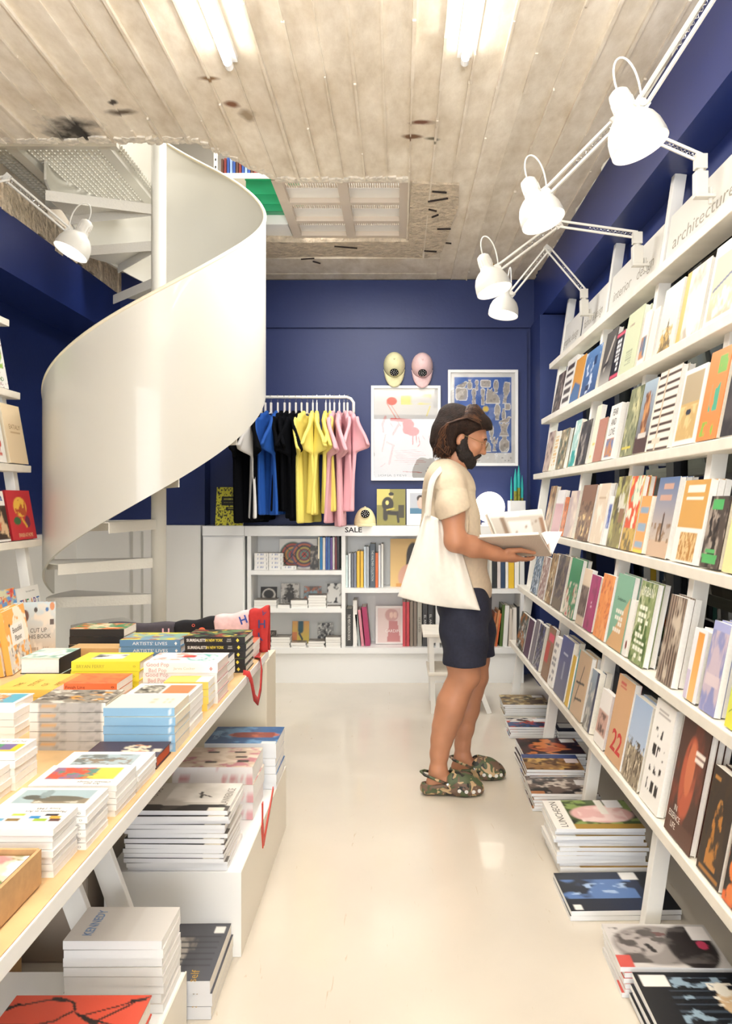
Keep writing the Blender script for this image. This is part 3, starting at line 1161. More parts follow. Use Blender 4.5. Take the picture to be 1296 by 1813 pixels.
def clamp_lamp(label, clamp, elbow, head, aim, lit=True):
    cl, el, hd = Vector(clamp), Vector(elbow), Vector(head)
    t = thing('clamp_lamp', label, 'lamp', cl, 'clamp lamps over the shelves')
    el, hd = el - cl, hd - cl
    z0 = Vector((0, 0, 0))
    MB().box(-.022, .022, -.018, .018, -.09, -.01).box(-.022, .05, -.018, .018, -.10, -.088).tube([(.035, 0, -.12), (.035, 0, -.06)], .008, 8).build(
        'clamp', LAMPM, t, bevel=.003)
    MB().tube([(0, 0, -.02), (0, 0, .02)], .012, 12).box(-.02, .02, -.014, .014, .0, .05).build('pivot', LAMPM, t)

    def arm(a, b, nm):
        d = (b - a).normalized()
        s = d.cross(Vector((0, 1, 0)))
        if s.length < .2:
            s = d.cross(Vector((0, 0, 1)))
        s.normalize()
        mb = MB()
        mb.bar(a + s * .013, b + s * .013, .009, .009).bar(a - s * .013, b - s * .013, .009, .009)
        mb.build(nm, LAMPM, t)
        sp = MB()
        n = 40
        L = (b - a).length * .55
        sp.tube([a + d * (.02 + L * i / n) + (s.cross(d) * math.cos(i * 1.9) + s * math.sin(i * 1.9)) * .0045 for i in range(n + 1)], .0012, 5)
        sp.build('spring', CHROME, t)
        return d, s
    arm(z0 + Vector((0, 0, .04)), el, 'lower_arm')
    d2, s2 = arm(el, hd, 'upper_arm')
    for p, nm in ((el, 'elbow_joint'), (hd, 'head_joint')):
        mb = MB()
        mb.tube([p - Vector((0, .014, 0)), p + Vector((0, .014, 0))], .012, 12)
        mb.bar(p - s2 * .022, p + s2 * .022, .012, .03)
        mb.build(nm, LAMPM, t)
    # shade: axis from the neck to the mouth
    ax = Vector(aim).normalized()
    x = ax.cross(Vector((0, 1, 0))).normalized()
    y = ax.cross(x)
    nk = hd + ax * .0 - x * 0
    M = basis(x, y, ax, nk + (-d2 * -1).normalized() * .055 - ax * .05)
    sh = [(.002, -.058), (.018, -.056), (.030, -.046), (.033, -.03), (.033, .012), (.036, .025), (.055, .04), (.072, .06), (.082, .085), (.0865, .115), (.087, .135)]
    m = MB().lathe(sh, 40, M).build('shade', LAMPM, t, smooth=True)
    inner = [(r - .0015, z) for r, z in sh[5:]] + [(.087, .135)]
    m2 = MB().lathe(inner, 40, M).build('shade_liner', LINER if lit else LAMPM, t, smooth=True)
    # cooling slots round the neck
    sl = MB()
    for k in range(14):
        a = 2 * math.pi * k / 14
        sl.bar(M @ Vector((.0336 * math.cos(a), .0336 * math.sin(a), -.022)), M @ Vector((.0336 * math.cos(a), .0336 * math.sin(a), .008)), .006, .002,
               up=M.to_3x3() @ Vector((math.cos(a), math.sin(a), 0)))
    sl.build('slots', mat('lamp_slots', 'cfcac0', .5), t)
    MB().lathe([(0, .03), (.012, .03), (.014, .05), (.027, .075), (.030, .095), (.024, .113), (0, .122)], 20, M).build('bulb', BULB if lit else WHITE_LAM, t, smooth=True)
    # cable looping from the cap back to the arm
    a = M @ Vector((0, 0, -.058))
    b = hd + Vector((0, 0, .01))
    up = Vector((0, 0, 1))
    pts = []
    for i in range(17):
        u = i / 16
        q = (a * (1 - u) ** 3 + 3 * (a - ax * .12 + up * .03) * u * (1 - u) ** 2 + 3 * (b - ax * .03 + up * .14) * u * u * (1 - u) + b * u ** 3)
        pts.append(q)
    MB().tube(pts, .0035, 8).build('cable', LAMPM, t, smooth=True)
    MB().tube([hd, M @ Vector((.033, 0, 0)), M @ Vector((0, 0, 0))], .004, 6).build('swivel', mat('brass_swivel', 'c9a86a', .3, metal=.8), t)
    if lit:
        d = bpy.data.lights.new('lamp_bulb_light', 'SPOT')
        d.energy = 2.2
        d.spot_size = 1.9
        d.spot_blend = .6
        d.shadow_soft_size = .02
        d.color = (1, .93, .82)
        o = bpy.data.objects.new('lamp_bulb_light', d)
        C.objects.link(o)
        p = cl + (M @ Vector((0, 0, .13)))
        o.location = p
        o.rotation_euler = (-Vector((ax.x, ax.y, ax.z))).to_track_quat('Z', 'Y').to_euler()
    return t


clamp_lamp('clamp lamp with the largest white shade, nearest over the right shelf', (1.05, 1.82, 2.56), (.90, 2.02, 2.80), tuple(W(1136, 184, 2.24)), (.35, -.12, -1))
clamp_lamp('white clamp lamp second from the front over the right shelf, arm crossing the ceiling', tuple(W(1240, 300, 2.62)), tuple(W(1092, 215, 2.72)), tuple(W(968, 340, 2.92)), (.32, -.2, -1))
clamp_lamp('white clamp lamp third from the front over the right shelf', tuple(W(1128, 432, 3.33)), tuple(W(988, 396, 3.42)), tuple(W(882, 475, 3.62)), (.3, -.15, -1))
clamp_lamp('small white clamp lamp farthest back, its shade half behind another', tuple(W(1034, 528, 4.26)), tuple(W(970, 440, 4.32)), tuple(W(905, 520, 4.40)), (-.15, -.1, -1))
clamp_lamp('white clamp lamp by the staircase over the left shelf', (-2.06, 3.25, 2.62), tuple(W(12, 315, 3.60)), tuple(W(122, 408, 3.80)), (-.42, -.25, -1))

# ------------------------------------------------------------------ low bookcase along the back wall
YB = 5.58                                   # front plane


def bxx(px, Y=YB):
    return (px - PX) * Y / F


def bz(py, Y=YB):
    return HC - (py - PY) * Y / F


bc = thing('bookcase', 'long low white bookcase with SALE on its top edge, along the back wall', 'bookcase', (0, 0, 0))
ZT = bz(931)
BX0, BX1 = bxx(434), bxx(928)
YK = 5.87
MB().box(BX0 - .002, BX1 + .01, YB - .012, YK, ZT - .075, ZT).build('top', WHITE_LAM, bc, bevel=.002)
xs_up = [bxx(441), bxx(608), bxx(775), bxx(925)]
for x in xs_up:
    MB().box(x - .014, x + .014, YB, YK, bz(1152), ZT - .075).build('upright', WHITE_LAM, bc)
MB().box(BX0, BX1, YK - .012, YK - .001, 0, ZT - .08).build('back_panel', WHITE_LAM, bc)
MB().box(BX0, BX1, YB - .002, YK - .012, bz(1157), bz(1147)).build('bottom_shelf', WHITE_LAM, bc)
SH = {'a1': bz(1010), 'a2': bz(1077), 'b1': bz(1042), 'c1': bz(1043), 'bot': bz(1147)}
for x0, x1, key in ((xs_up[0], xs_up[1], 'a1'), (xs_up[0], xs_up[1], 'a2'), (xs_up[1], xs_up[2], 'b1'), (xs_up[2], xs_up[3], 'c1')):
    MB().box(x0 + .014, x1 - .014, YB, YK - .012, SH[key] - .032, SH[key]).build('shelf', WHITE_LAM, bc)
MB().box(BX0, BX1, YB + .02, YB + .04, 0, bz(1157)).build('plinth', WHITE_LAM, bc)
t = obj('sale_lettering', text_mesh('SALE', .036, mat('ink_black', '181614', .6), width=.125), bc)
t.matrix_world = basis((1, 0, 0), (0, 0, 1), (0, -1, 0), (bxx(626), YB - .0125, bz(938)))
cb = thing('cabinet', 'plain white cupboard with a tall door, between staircase and bookcase', 'cabinet', (0, 0, 0))
CX0, CX1 = bxx(359), bxx(433)
MB().box(CX0, CX1, YB, YK, 0, ZT - .075).build('body', WHITE_LAM, cb)
MB().box(CX0, CX1, YB - .012, YK, ZT - .073, ZT).build('top', WHITE_LAM, cb, bevel=.002)
MB().box(CX0 + .006, CX1 - .006, YB - .016, YB, .02, ZT - .082).build('door', WHITE_LAM, cb, bevel=.002)

# ------------------------------------------------------------------ step stool
sx0, sx1 = W(752, 1262, 4.80).x, W(868, 1260, 4.80).x
stl = thing('step_stool', 'small white wooden step stool behind the reading person', 'stool', (0, 0, 0))
Yn, Yf = 4.78, 5.13
zt = HC - (1121 - PY) * 4.80 / F
zs = HC - (1190 - PY) * 4.80 / F
XA = sx0
tp0, tp1 = XA + .0, XA + .25
MB().box(tp0 - .012, tp1, Yn - .01, Yf + .01, zt - .022, zt).build('top_board', WOODW, stl, bevel=.004)
MB().box(tp0 + .02, tp1 + .145, Yn - .004, Yf + .004, zs - .02, zs).build('step_board', WOODW, stl, bevel=.004)
for y in (Yn + .02, Yf - .02):
    MB().bar((tp0 + .055, y, 0), (tp0 + .04, y, zt - .022), .03, .026, up=(0, 1, 0)).build('leg', WHITE, stl)
    MB().bar((tp1 + .16, y, 0), (tp1 + .02 - .05, y, zt - .022), .03, .026, up=(0, 1, 0)).build('leg', WHITE, stl)
    MB().box(tp0 + .03, tp1 - .03, y - .011, y + .011, zt - .06, zt - .022).build('rail', WHITE, stl)
    MB().box(tp0 + .05, tp1 + .10, y - .011, y + .011, zs - .05, zs - .02).build('rail', WHITE, stl)

# ------------------------------------------------------------------ clothes rail with shirts
RY = 5.545
cr0, cr1 = (360 - PX) * RY / F, (626 - PX) * RY / F
zr = HC - (703 - PY) * RY / F
zd = HC - (745 - PY) * RY / F
clr = thing('clothes_rail', 'white tube clothes rail fixed to the blue back wall', 'rail', (0, 0, 0))
pts = [(cr0, RY, zd), (cr0, RY, zr - .03), (cr0 + .03, RY, zr)]
pts = [(cr0, 5.875, zr), (cr0, RY + .03, zr), (cr0 + .03, RY, zr), (cr1 - .05, RY, zr), (cr1 - .02, RY, zr - .012), (cr1, RY, zr - .04), (cr1, RY, zd)]
MB().tube(pts, .011, 12).build('tube', WHITE, clr, smooth=True)
MB().tube([(cr1, RY, zd + .005), (cr1, 5.875, zd + .005)], .009, 10).lathe([(0, 0), (.025, 0), (.025, .006), (0, .006)], 16,
          basis((1, 0, 0), (0, 0, 1), (0, -1, 0), (cr1, 5.875, zd + .005))).build('wall_bracket', WHITE, clr)


def shirt_mesh(seed, fold, side):
    rng = random.Random(seed)
    f = Field((-.36, -.07, -.86), (.36, .07, .02), .0075)
    # body panel tapering to the shoulders, hung a little rumpled
    f.box((0, 0, -.46), (.215, .013, .36), .012)
    f.cap((-.07, 0, -.035), .016, (-.20, 0, -.11), .015, .03)
    f.cap((.07, 0, -.035), .016, (.20, 0, -.11), .015, .03)
    f.box((0, 0, -.10), (.17, .013, .05), .012, .02)
    for s in (-1, 1):
        # the sleeve hangs down and outwards and ends in a straight hem
        a = .42 + rng.uniform(-.06, .06)
        ca, sa = math.cos(a), math.sin(a) * s
        f.box((s * .225, 0, -.225), (.078, .015, .125), .012, .015, ax=((ca, 0, sa), (0, 1, 0), (-sa, 0, ca)))
    f.ell((0, 0, -.005), (.075, .05, .035), 0, 'sub')

    def post(V):
        V = V.copy()
        t = np.clip(-V[:, 2] - .12, 0, 1)
        ph = rng.uniform(0, 6)
        V[:, 1] += fold * t * (np.sin(V[:, 0] * 34 + ph) * .9 + .5 * np.sin(V[:, 0] * 61 + 2 * ph + 3 * V[:, 2]))
        V[:, 1] += .02 * np.sin(V[:, 0] * 7 + ph) * t
        V[:, 0] *= 1 - .05 * np.clip(t, 0, .6) + .05 * np.sin(V[:, 2] * 5 + ph) * t
        sl = np.clip((np.abs(V[:, 0]) - .2) / .1, 0, 1)
        hang = np.clip((-V[:, 2] - .12) / .24, 0, 1)
        V[:, 1] += side * .075 * sl * hang * np.sign(V[:, 0])
        return V
    return f.mesh('shirt', mat('tee_black', '08090d', .9, spec=.1), 2, post)


SHIRTS = [shirt_mesh(s, fo, sd_) for s, fo, sd_ in ((1, .030, 1), (2, .036, -1), (3, .026, 1))]
TEE = {'black': mat('tee_black', '08090d', .9, spec=.1), 'white': mat('tee_white', 'dedbd6', .85), 'blue': mat('tee_blue', '1450a4', .8),
       'yellow': mat('tee_yellow', 'efdf72', .85), 'pink': mat('tee_pink', 'dfa9b0', .85)}
HANGW = mat('hanger_white', 'e9e4dd', .4)
row = [(443, 'black', 68, 1.0), (459, 'white', 84, .96), (470, 'black', 80, .98), (480, 'blue', 72, .93), (492, 'blue', 88, .93),
       (504, 'black', 78, .9), (513, 'black', 80, .9), (524, 'black', 82, .96), (534, 'black', 84, .98),
       (544, 'yellow', 76, 1.0), (554, 'yellow', 92, .92), (561, 'yellow', 96, .93), (577, 'yellow', 92, .92), (584, 'yellow', 98, .9),
       (592, 'pink', 86, 1.0), (601, 'pink', 92, 1.03), (609, 'pink', 104, .90), (615, 'pink', 112, .90)]
cnt = {}
ordn = ['first', 'second', 'third', 'fourth', 'fifth', 'sixth', 'seventh', 'eighth']
tot = {}
for r in row:
    tot[r[1]] = tot.get(r[1], 0) + 1
for i, (px, colr, ang, k) in enumerate(row):
    n = cnt.get(colr, 0)
    cnt[colr] = n + 1
    x = (px - PX) * RY / F
    a = math.radians(ang)
    zt_ = zr - .085
    M = Matrix.Translation((x, RY, zt_)) @ Matrix.Rotation(a, 4, 'Z')
    who = 'only %s' % colr if tot[colr] == 1 else '%s %s' % (ordn[n], colr)
    sh = obj('t_shirt', SHIRTS[i % 3])
    sh.material_slots[0].link = 'OBJECT'
    sh.material_slots[0].material = TEE[colr]
    tag(sh, '%s T-shirt from the left on the clothes rail' % who, 't-shirt', 't-shirts on the clothes rail')
    sh.matrix_world = M @ Matrix.Scale(k * 1.02, 4)
    h = thing('clothes_hanger', 'hanger of the %s T-shirt from the left on the rail' % who, 'hanger', M=M, group='hangers on the clothes rail')
    hk = [(0, 0, .0), (0, 0, .055)] + [(.015 * math.cos(t) - .0, 0, .07 + .015 * math.sin(t) + .012) for t in [math.pi * 1.5 - j * .42 - 3.4 + 3.14 for j in range(8)]]
    MB().tube([(0, 0, .0), (0, 0, .062), (.010, 0, .072), (.016, 0, .085), (.011, 0, .099), (0, 0, .1025), (-.012, 0, .098), (-.015, 0, .088)], .002, 6).build('hook', CHROME, h)
    MB().box(-.011, .011, -.006, .006, -.035, .045).build('neck', HANGW, h, bevel=.003)
    MB().tube([(-.20, 0, -.115), (-.06, 0, -.045), (0, 0, -.03), (.06, 0, -.045), (.20, 0, -.115)], .006, 6).build('arms', HANGW, h)

# ------------------------------------------------------------------ caps
def cap_parts(root, col, M=None):
    m = mat('cap_' + col, col, .85, noise=(60, .06))
    f = Field((-.12, -.14, -.02), (.12, .14, .17), .004)
    f.ell((0, 0, .0), (.083, .098, .125), 0)
    f.plane((0, 0, 0), (0, 0, -1))
    f.box((0, 0, .003), (.084, .099, .008), .006, .01) if False else None
    def post(V):
        V = V.copy()
        a = np.arctan2(V[:, 1], V[:, 0])
        s = 1 - .018 * np.exp(-((np.mod(a + math.pi / 6, math.pi / 3) - math.pi / 6) / .035) ** 2) * (V[:, 2] > .01)
        V[:, :2] *= s[:, None]
        return V
    o1 = obj('crown', f.mesh('crown', m, 2, post), root)
    mb = MB()
    n = 14
    vs, fs = [], []
    for j in range(7):
        t = j / 6
        for i in range(n + 1):
            a = math.radians(-160 + 140 * i / n)
            x, y = .085 * math.cos(a), .1 * math.sin(a)
            ext = .075 * math.sin(math.pi * i / n) ** .6
            vs.append((x * (1 - .04 * t), y - ext * t, .004 - .018 * t * t - .35 * x * x * 4 * t))
    for j in range(6):
        for i in range(n):
            fs.append((j * (n + 1) + i, j * (n + 1) + i + 1, (j + 1) * (n + 1) + i + 1, (j + 1) * (n + 1) + i))
    o = MB().add(vs, fs).build('visor', m, root, smooth=True)
    sd = o.modifiers.new('thickness', 'SOLIDIFY')
    sd.thickness = .004
    MB().lathe([(0, .131), (.006, .130), (.008, .126), (.0, .124)], 12).build('button', m, root, smooth=True)
    # round black badge with a ring of white marks
    nrm = Vector((0, -.86, .5)).normalized()
    c = Vector((0, -.083, .072))
    ux = Vector((1, 0, 0))
    uy = nrm.cross(ux).normalized() * 1
    B = basis(ux, -uy if uy.z < 0 else uy, nrm, c + nrm * .006)
    bd = MB().lathe([(0, 0), (.033, 0), (.033, .004), (0, .004)], 24, B).build('badge', mat('badge_black', '0a0a0a', .9, spec=.1), root)
    mk = MB()
    for k in range(9):
        a = 2 * math.pi * k / 9
        mk.box(-.0026, .0026, -.0026, .0026, .004, .0055, M=B @ Matrix.Translation((.023 * math.cos(a), .023 * math.sin(a), 0)))
    for k in range(6):
        a = 2 * math.pi * k / 6
        mk.box(-.002, .002, -.002, .002, .004, .0055, M=B @ Matrix.Translation((.009 * math.cos(a), .009 * math.sin(a), 0)))
    mk.build('emblem', mat('badge_white', 'e8e8e8', .7), bd)


def hung_cap(px, py, col, label):
    # crown towards the wall top, visor pointing down: local -y is down, local z looks at the room
    p = Vector(((px - PX) * 5.78 / F, 5.86, HC - (py - PY) * 5.78 / F))
    a = .62
    y = Vector((0, -math.sin(a) * 0 - math.cos(a) * 0, 1))
    yv = Vector((0, math.sin(.25), math.cos(.25)))
    zv = Vector((0, -math.cos(.25), math.sin(.25)))
    t = thing('baseball_cap', label, 'cap', M=basis((1, 0, 0), yv, zv, p))
    cap_parts(t, col)
    return t


def cap_shape_fix(t):
    pass


hung_cap(698, 644, 'e9e3b4', 'pale yellow baseball cap with a black badge hung on the blue wall')
hung_cap(748, 645, 'ecc9c8', 'pale pink baseball cap with a black badge hung on the blue wall')
t = thing('baseball_cap', 'cream yellow baseball cap lying on the bookcase under the pink shirts', 'cap',
          M=Matrix.Translation(((646 - PX) * 5.66 / F, 5.70, ZT + .012)) @ Matrix.Rotation(.05, 4, 'Z'))
cap_parts(t, 'eadfb0')

# ------------------------------------------------------------------ framed posters
def poster(px0, py0, px1, py1, label, art, ops_n, texts, mount):
    Yp = 5.86
    p0, p1 = W(px0, py1, Yp), W(px1, py0, Yp)
    w, h = p1.x - p0.x, p1.z - p0.z
    t = thing('framed_poster', label, 'poster', (p0.x, 5.873, p0.z))
    fw, fd = .022, .028
    for a in ((0, fw, 0, h), (w - fw, w, 0, h)):
        MB().box(a[0], a[1], -fd, 0, a[2], a[3]).build('frame_side', WHITE_LAM, t, bevel=.002)
    for a in ((fw, w - fw, 0, fw), (fw, w - fw, h - fw, h)):
        MB().box(a[0], a[1], -fd, 0, a[2], a[3]).build('frame_side', WHITE_LAM, t, bevel=.002)
    img = lambda nu, nv: paint(art, nu, nv, mount)
    MB().quadgrid(lambda u, v: (fw + u * (w - 2 * fw), -.008, fw + v * (h - 2 * fw)), *ops_n, colfn=img).build('print', PRINT_M, t)
    MB().box(fw, w - fw, -.016, -.014, fw, h - fw).build('glass', PICGLASS, t)
    for (s, u, v, hh, ww, c) in texts:
        o = obj('lettering', text_mesh(s, hh, ink(c), width=ww), t)
        o.matrix_local = basis((1, 0, 0), (0, 0, 1), (0, -1, 0), (u * w, -.0085, v * h))
    return t


RD, PK = 'd6452f', 'd9a5a0'
art1 = [('fill', 'd9d7d4'), ('noise', 9, 5, .55, .1, '9fc4cf', (.15, .88, .8, .97), .25), ('noise', 7, 8, .45, .1, 'e8dc7a', (.42, .82, .9, .94), .4),
        ('oval', .28, .86, .08, .045, RD), ('line', .2, .84, .42, .58, .006, 'd9694f'), ('line', .26, .83, .46, .60, .004, 'd9694f'),
        ('line', .18, .68, .13, .60, .022, PK), ('line', .13, .60, .15, .52, .018, PK), ('line', .39, .60, .30, .49, .02, PK),
        ('line', .27, .655, .58, .64, .02, RD), ('oval', .54, .60, .09, .05, RD), ('oval', .61, .52, .1, .05, RD), ('oval', .52, .54, .07, .05, RD),
        ('line', .61, .50, .61, .38, .012, RD), ('line', .66, .50, .67, .40, .008, RD), ('line', .70, .46, .72, .38, .006, RD), ('line', .72, .38, .69, .35, .006, RD),
        ('line', .18, .48, .13, .30, .014, 'dcb4ae'), ('line', .30, .36, .24, .16, .02, 'dcb0ac'), ('line', .2, .40, .32, .36, .012, 'dcb0ac'),
        ('line', .25, .62, .30, .57, .006, 'cf8f8a'), ('line', .76, .47, .80, .43, .008, PK), ('line', .86, .46, .88, .40, .008, PK)]
for k in range(9):
    art1.append(('line', .32 + .02 * (k % 3), .30 - k * .018, .70 + .04 * (k % 4), .315 - k * .02, .003, 'cf9a94'))
art1 += [('line', .45, .07, .75, .06, .004, 'b5483c'), ('line', .88, .80, .83, .70, .012, 'e6da84'), ('line', .10, .12, .18, .16, .004, 'cf8f8a')]
poster(657, 683, 780, 851, 'white framed poster of red and pink brush figures on pale grey', art1, (124, 170),
       [('SOFIA STEVI', .30, .055, .016, .22, '4a4744'), ('H', .80, .10, .012, None, '222222'), ('Y', .82, .13, .012, None, '222222'), ('P', .87, .15, .012, None, '222222'),
        ('N', .81, .07, .012, None, '222222')], 'd9d7d4')
ST, SD, WH = 'b3aaa0', '968c82', 'ebe9e5'
art2 = [('fill', 'eeece8'), ('rect', .055, .115, .945, .955, '3a66b5'), ('noise', 6, 3, .55, .2, '4a78c4', (.055, .115, .945, .955))]
SHP = {
    'torso': [(-.5, .9), (-.2, 1), (.2, 1), (.6, .8), (.55, .3), (.35, -.1), (.5, -.6), (.35, -1), (-.35, -1), (-.45, -.5), (-.3, 0), (-.6, .4)],
    'head': [(-.6, .5), (-.3, 1), (.3, 1), (.65, .5), (.6, -.1), (.35, -.55), (.4, -1), (-.4, -1), (-.35, -.5), (-.65, -.1)],
    'bird': [(-1, -.5), (-.6, .0), (.2, .3), (.45, .9), (.8, 1), (1, .6), (.75, .3), (.7, -.3), (.2, -.8), (-.3, -.7)],
    'cat': [(-1, -.9), (-.9, .2), (-.75, .95), (-.4, .7), (-.1, .95), (0, .4), (.6, .2), (.95, -.3), (1, -.9)],
    'leg': [(-.2, 1), (.8, .9), (.7, .1), (.2, -.4), (.1, -1), (-.6, -.95), (-.3, -.3), (-.5, .3)],
    'vase': [(-.5, 1), (.5, 1), (.4, .6), (.9, .2), (.9, -.6), (.5, -1), (-.5, -1), (-.9, -.6), (-.9, .2), (-.4, .6)],
    'slab': [(-1, .7), (-.8, 1), (.8, .9), (1, .5), (.95, -.7), (.7, -1), (-.8, -.9), (-1, -.5)],
    'urchin': [(-.9, .9), (-.5, .6), (-.3, -.1), (-.2, -.5), (-.5, -1), (.5, -1), (.2, -.5), (.3, -.1), (.5, .6), (.9, .9), (.6, .0), (.3, .1), (.2, .9), (-.2, .9), (-.3, .1), (-.6, .0)],
    'goat': [(-1, .9), (-.4, .7), (0, 1), (.4, .7), (1, .9), (.6, .3), (.5, -.2), (.9, -.9), (-.9, -.9), (-.5, -.2), (-.6, .3)]}
for (u, v, a, b, sh) in ((.17, .865, .085, .035, 'bird'), (.295, .87, .035, .045, 'vase'), (.405, .865, .035, .05, 'torso'), (.545, .88, .07, .035, 'slab'), (.705, .85, .055, .065, 'head'),
                         (.855, .78, .075, .115, 'leg'), (.17, .765, .085, .065, 'slab'), (.36, .735, .05, .085, 'torso'), (.50, .735, .05, .085, 'torso'), (.655, .745, .10, .085, 'cat'),
                         (.725, .565, .065, .08, 'head'), (.825, .545, .025, .055, 'vase'), (.885, .625, .035, .03, 'slab'), (.84, .475, .09, .035, 'bird'), (.83, .375, .075, .075, 'goat'),
                         (.635, .34, .045, .07, 'head'), (.835, .215, .075, .085, 'vase'), (.68, .215, .055, .075, 'urchin'), (.57, .205, .045, .075, 'cat'), (.20, .45, .07, .1, 'head'), (.2, .25, .08, .08, 'cat')):
    art2 += [('tri', [(u + x * (a + .014), v + y * (b + .011)) for x, y in SHP[sh]], WH), ('tri', [(u + x * a, v + y * b) for x, y in SHP[sh]], ST)]
    for q in range(5):
        rq = random.Random(int(u * 1000) + q)
        art2.append(('oval', u + rq.uniform(-.4, .4) * a, v + rq.uniform(-.7, .7) * b, a * .22, b * .16, (SD, 'c9c1b6', 'a0968b')[q % 3]))
for k in range(8):
    a = k * math.pi / 8
    art2.append(('line', .545 - .045 * math.cos(a), .60 - .033 * math.sin(a), .545 + .045 * math.cos(a), .60 + .033 * math.sin(a), .006, 'f2cf4e'))
art2.append(('oval', .545, .60, .03, .022, 'f2cf4e'))
poster(793, 655, 917, 825, 'white framed blue poster covered with stone sculpture fragments', art2, (132, 180),
       [('ALI', .43, .06, .014, None, '333333'), ('H', .78, .085, .011, None, '222222'), ('Y', .82, .055, .011, None, '222222'),
        ('P', .87, .055, .011, None, '222222'), ('D', .90, .085, .011, None, '222222')], 'eeece8')

# ------------------------------------------------------------------ globe lamp and the box of giant pencils on the bookcase
gx = (867 - PX) * 5.70 / F
gl = thing('globe_lamp', 'glowing white glass globe lamp on the bookcase', 'lamp', (gx, 5.71, ZT))
MB().lathe([(0, 0), (.06, 0), (.06, .018), (.03, .022), (.03, .03), (0, .03)], 24).build('base', WHITE_LAM, gl)
MB().lathe([(.115 * math.sin(math.pi * i / 20) + .0001, .138 - .115 * math.cos(math.pi * i / 20)) for i in range(21)], 32).build(
    'globe', mat('globe_glow', 'ffffff', .3, emit='fff0dc', es=3.2), gl, smooth=True)
px0, px1 = (903 - PX) * 5.66 / F, (929 - PX) * 5.66 / F
pb = thing('pencil_box', 'white square box holding giant teal tipped pencils', 'box', ((px0 + px1) / 2, 5.70, ZT))
hw = (px1 - px0) / 2
mb = MB().box(-hw, hw, -hw, hw, 0, .006)
for s in (-1, 1):
    mb.box(-hw, hw, s * hw - .004, s * hw + .004, .001, .185).box(s * hw - .004, s * hw + .004, -hw, hw, .001, .185)
mb.build('box', WHITE_LAM, pb)
for (dx, dy, zt2, r, lab) in ((-.042, -.02, .36, .007, 'thin teal pencil at the left of the white box'), (-.012, -.025, .42, .013, 'tallest thick teal tipped pencil in the white box'),
                              (.014, -.02, .445, .013, 'thick teal pencil beside the tallest one in the white box'), (.04, -.015, .37, .010, 'short teal tipped pencil at the right of the white box'),
                              (.0, .02, .40, .012, 'giant pencil behind the others in the white box')):
    pc = thing('giant_pencil', lab, 'pencil', ((px0 + px1) / 2 + dx, 5.70 + dy, ZT + .007), 'giant pencils in the white box')
    MB().lathe([(0, 0), (r, 0), (r, zt2 - .17), (0, zt2 - .17)], 6).build('shaft', mat('pencil_olive', '8a8a2a', .5, noise=(60, .35)), pc)
    MB().lathe([(r, zt2 - .17), (r * 1.02, zt2 - .08), (r * .5, zt2 - .03), (.001, zt2)], 8).build('tip', mat('pencil_teal', '2fb3ae', .5), pc, smooth=True)

# ------------------------------------------------------------------ books
_designs = {}


def design(key, w, h, t, ops, spine='f0eee8', hard=False, titles=(), res=None, pages=None, back=None):
    """w spine to fore-edge, h foot to head, t thickness; cover faces +z, spine at -x, head at +y.
    titles: (text or lines, surface 'f' or 's', u, v, height, colour, width or None, turn in degrees)"""
    big = w * h > .04
    if res is None:
        res = (14, 18)
    nu, nv = res
    mb = MB()
    e = .003 if hard else .0006            # board thickness
    ov = .003 if hard else .0004           # how far the cover stands out past the pages
    x0, x1, y0, y1 = -w / 2, w / 2, -h / 2, h / 2
    base = ops[0][1] if ops and ops[0][0] == 'fill' else 'f2efe8'
    mb.quadgrid(lambda u, v: (x0 + u * w, y0 + v * h, t), nu, nv, colfn=lambda a, b: paint(ops, a, b, base))
    sc = lin(spine if isinstance(spine, str) else spine[0])
    bc = lin(back) if back else sc
    board = lin(base)
    # edges of the front board, then its underside, the back board, the spine
    def side(z0, z1, col):
        vs = [(x0, y0, z0), (x1, y0, z0), (x1, y1, z0), (x0, y1, z0), (x0, y0, z1), (x1, y0, z1), (x1, y1, z1), (x0, y1, z1)]
        mb.add(vs, [(0, 1, 5, 4), (1, 2, 6, 5), (2, 3, 7, 6), (3, 0, 4, 7)], col)
        return vs
    side(t - e, t, board)
    mb.add([(x0, y0, t - e), (x1, y0, t - e), (x1, y1, t - e), (x0, y1, t - e)], [(3, 2, 1, 0)], board)
    mb.box(x0, x1, y0, y1, 0, e, bc)
    mb.box(x0, x0 + e, y0, y1, e, t - e, sc)
    if not isinstance(spine, str):
        # printed spine, u runs head to foot
        n = 30
        mb.quadgrid(lambda u, v: (x0 - .0003, y1 - u * h, v * t), n, 3, colfn=lambda a, b: paint(spine[1], a, b, spine[0]))
    else:
        mb.add([(x0 - .0002, y1, 0), (x0 - .0002, y0, 0), (x0 - .0002, y0, t), (x0 - .0002, y1, t)], [(0, 1, 2, 3)], sc)
    cov = mb.mesh('cover', PRINT)
    pg = MB()
    px1 = x1 - ov
    if hard:
        pg.box(x0 + e, px1, y0 + ov, y1 - ov, e, t - e)
    else:
        pg.box(x0 + e, px1, y0 + ov, y1 - ov, e, t - e)
    pgm = pg.mesh('pages', pages or PAGES2)
    tm = []
    for (s, surf, u, v, hh, col, ww, turn) in titles:
        me = text_mesh(s, hh, ink(col), ww, align='c' if isinstance(s, (list, tuple)) else 'l')
        if surf == 'f':
            M = Matrix.Translation((x0 + u * w, y0 + v * h, t + .0005)) @ Matrix.Rotation(math.radians(turn), 4, 'Z')
        else:
            M = basis((0, -1, 0), (0, 0, 1), (-1, 0, 0), (x0 - .0009, y1 - u * h, v * t))
        tm.append((me, M))
    _designs[key] = dict(w=w, h=h, t=t, cover=cov, pages=pgm, titles=tm)
    return _designs[key]


used_labels = {}
PLACES = []


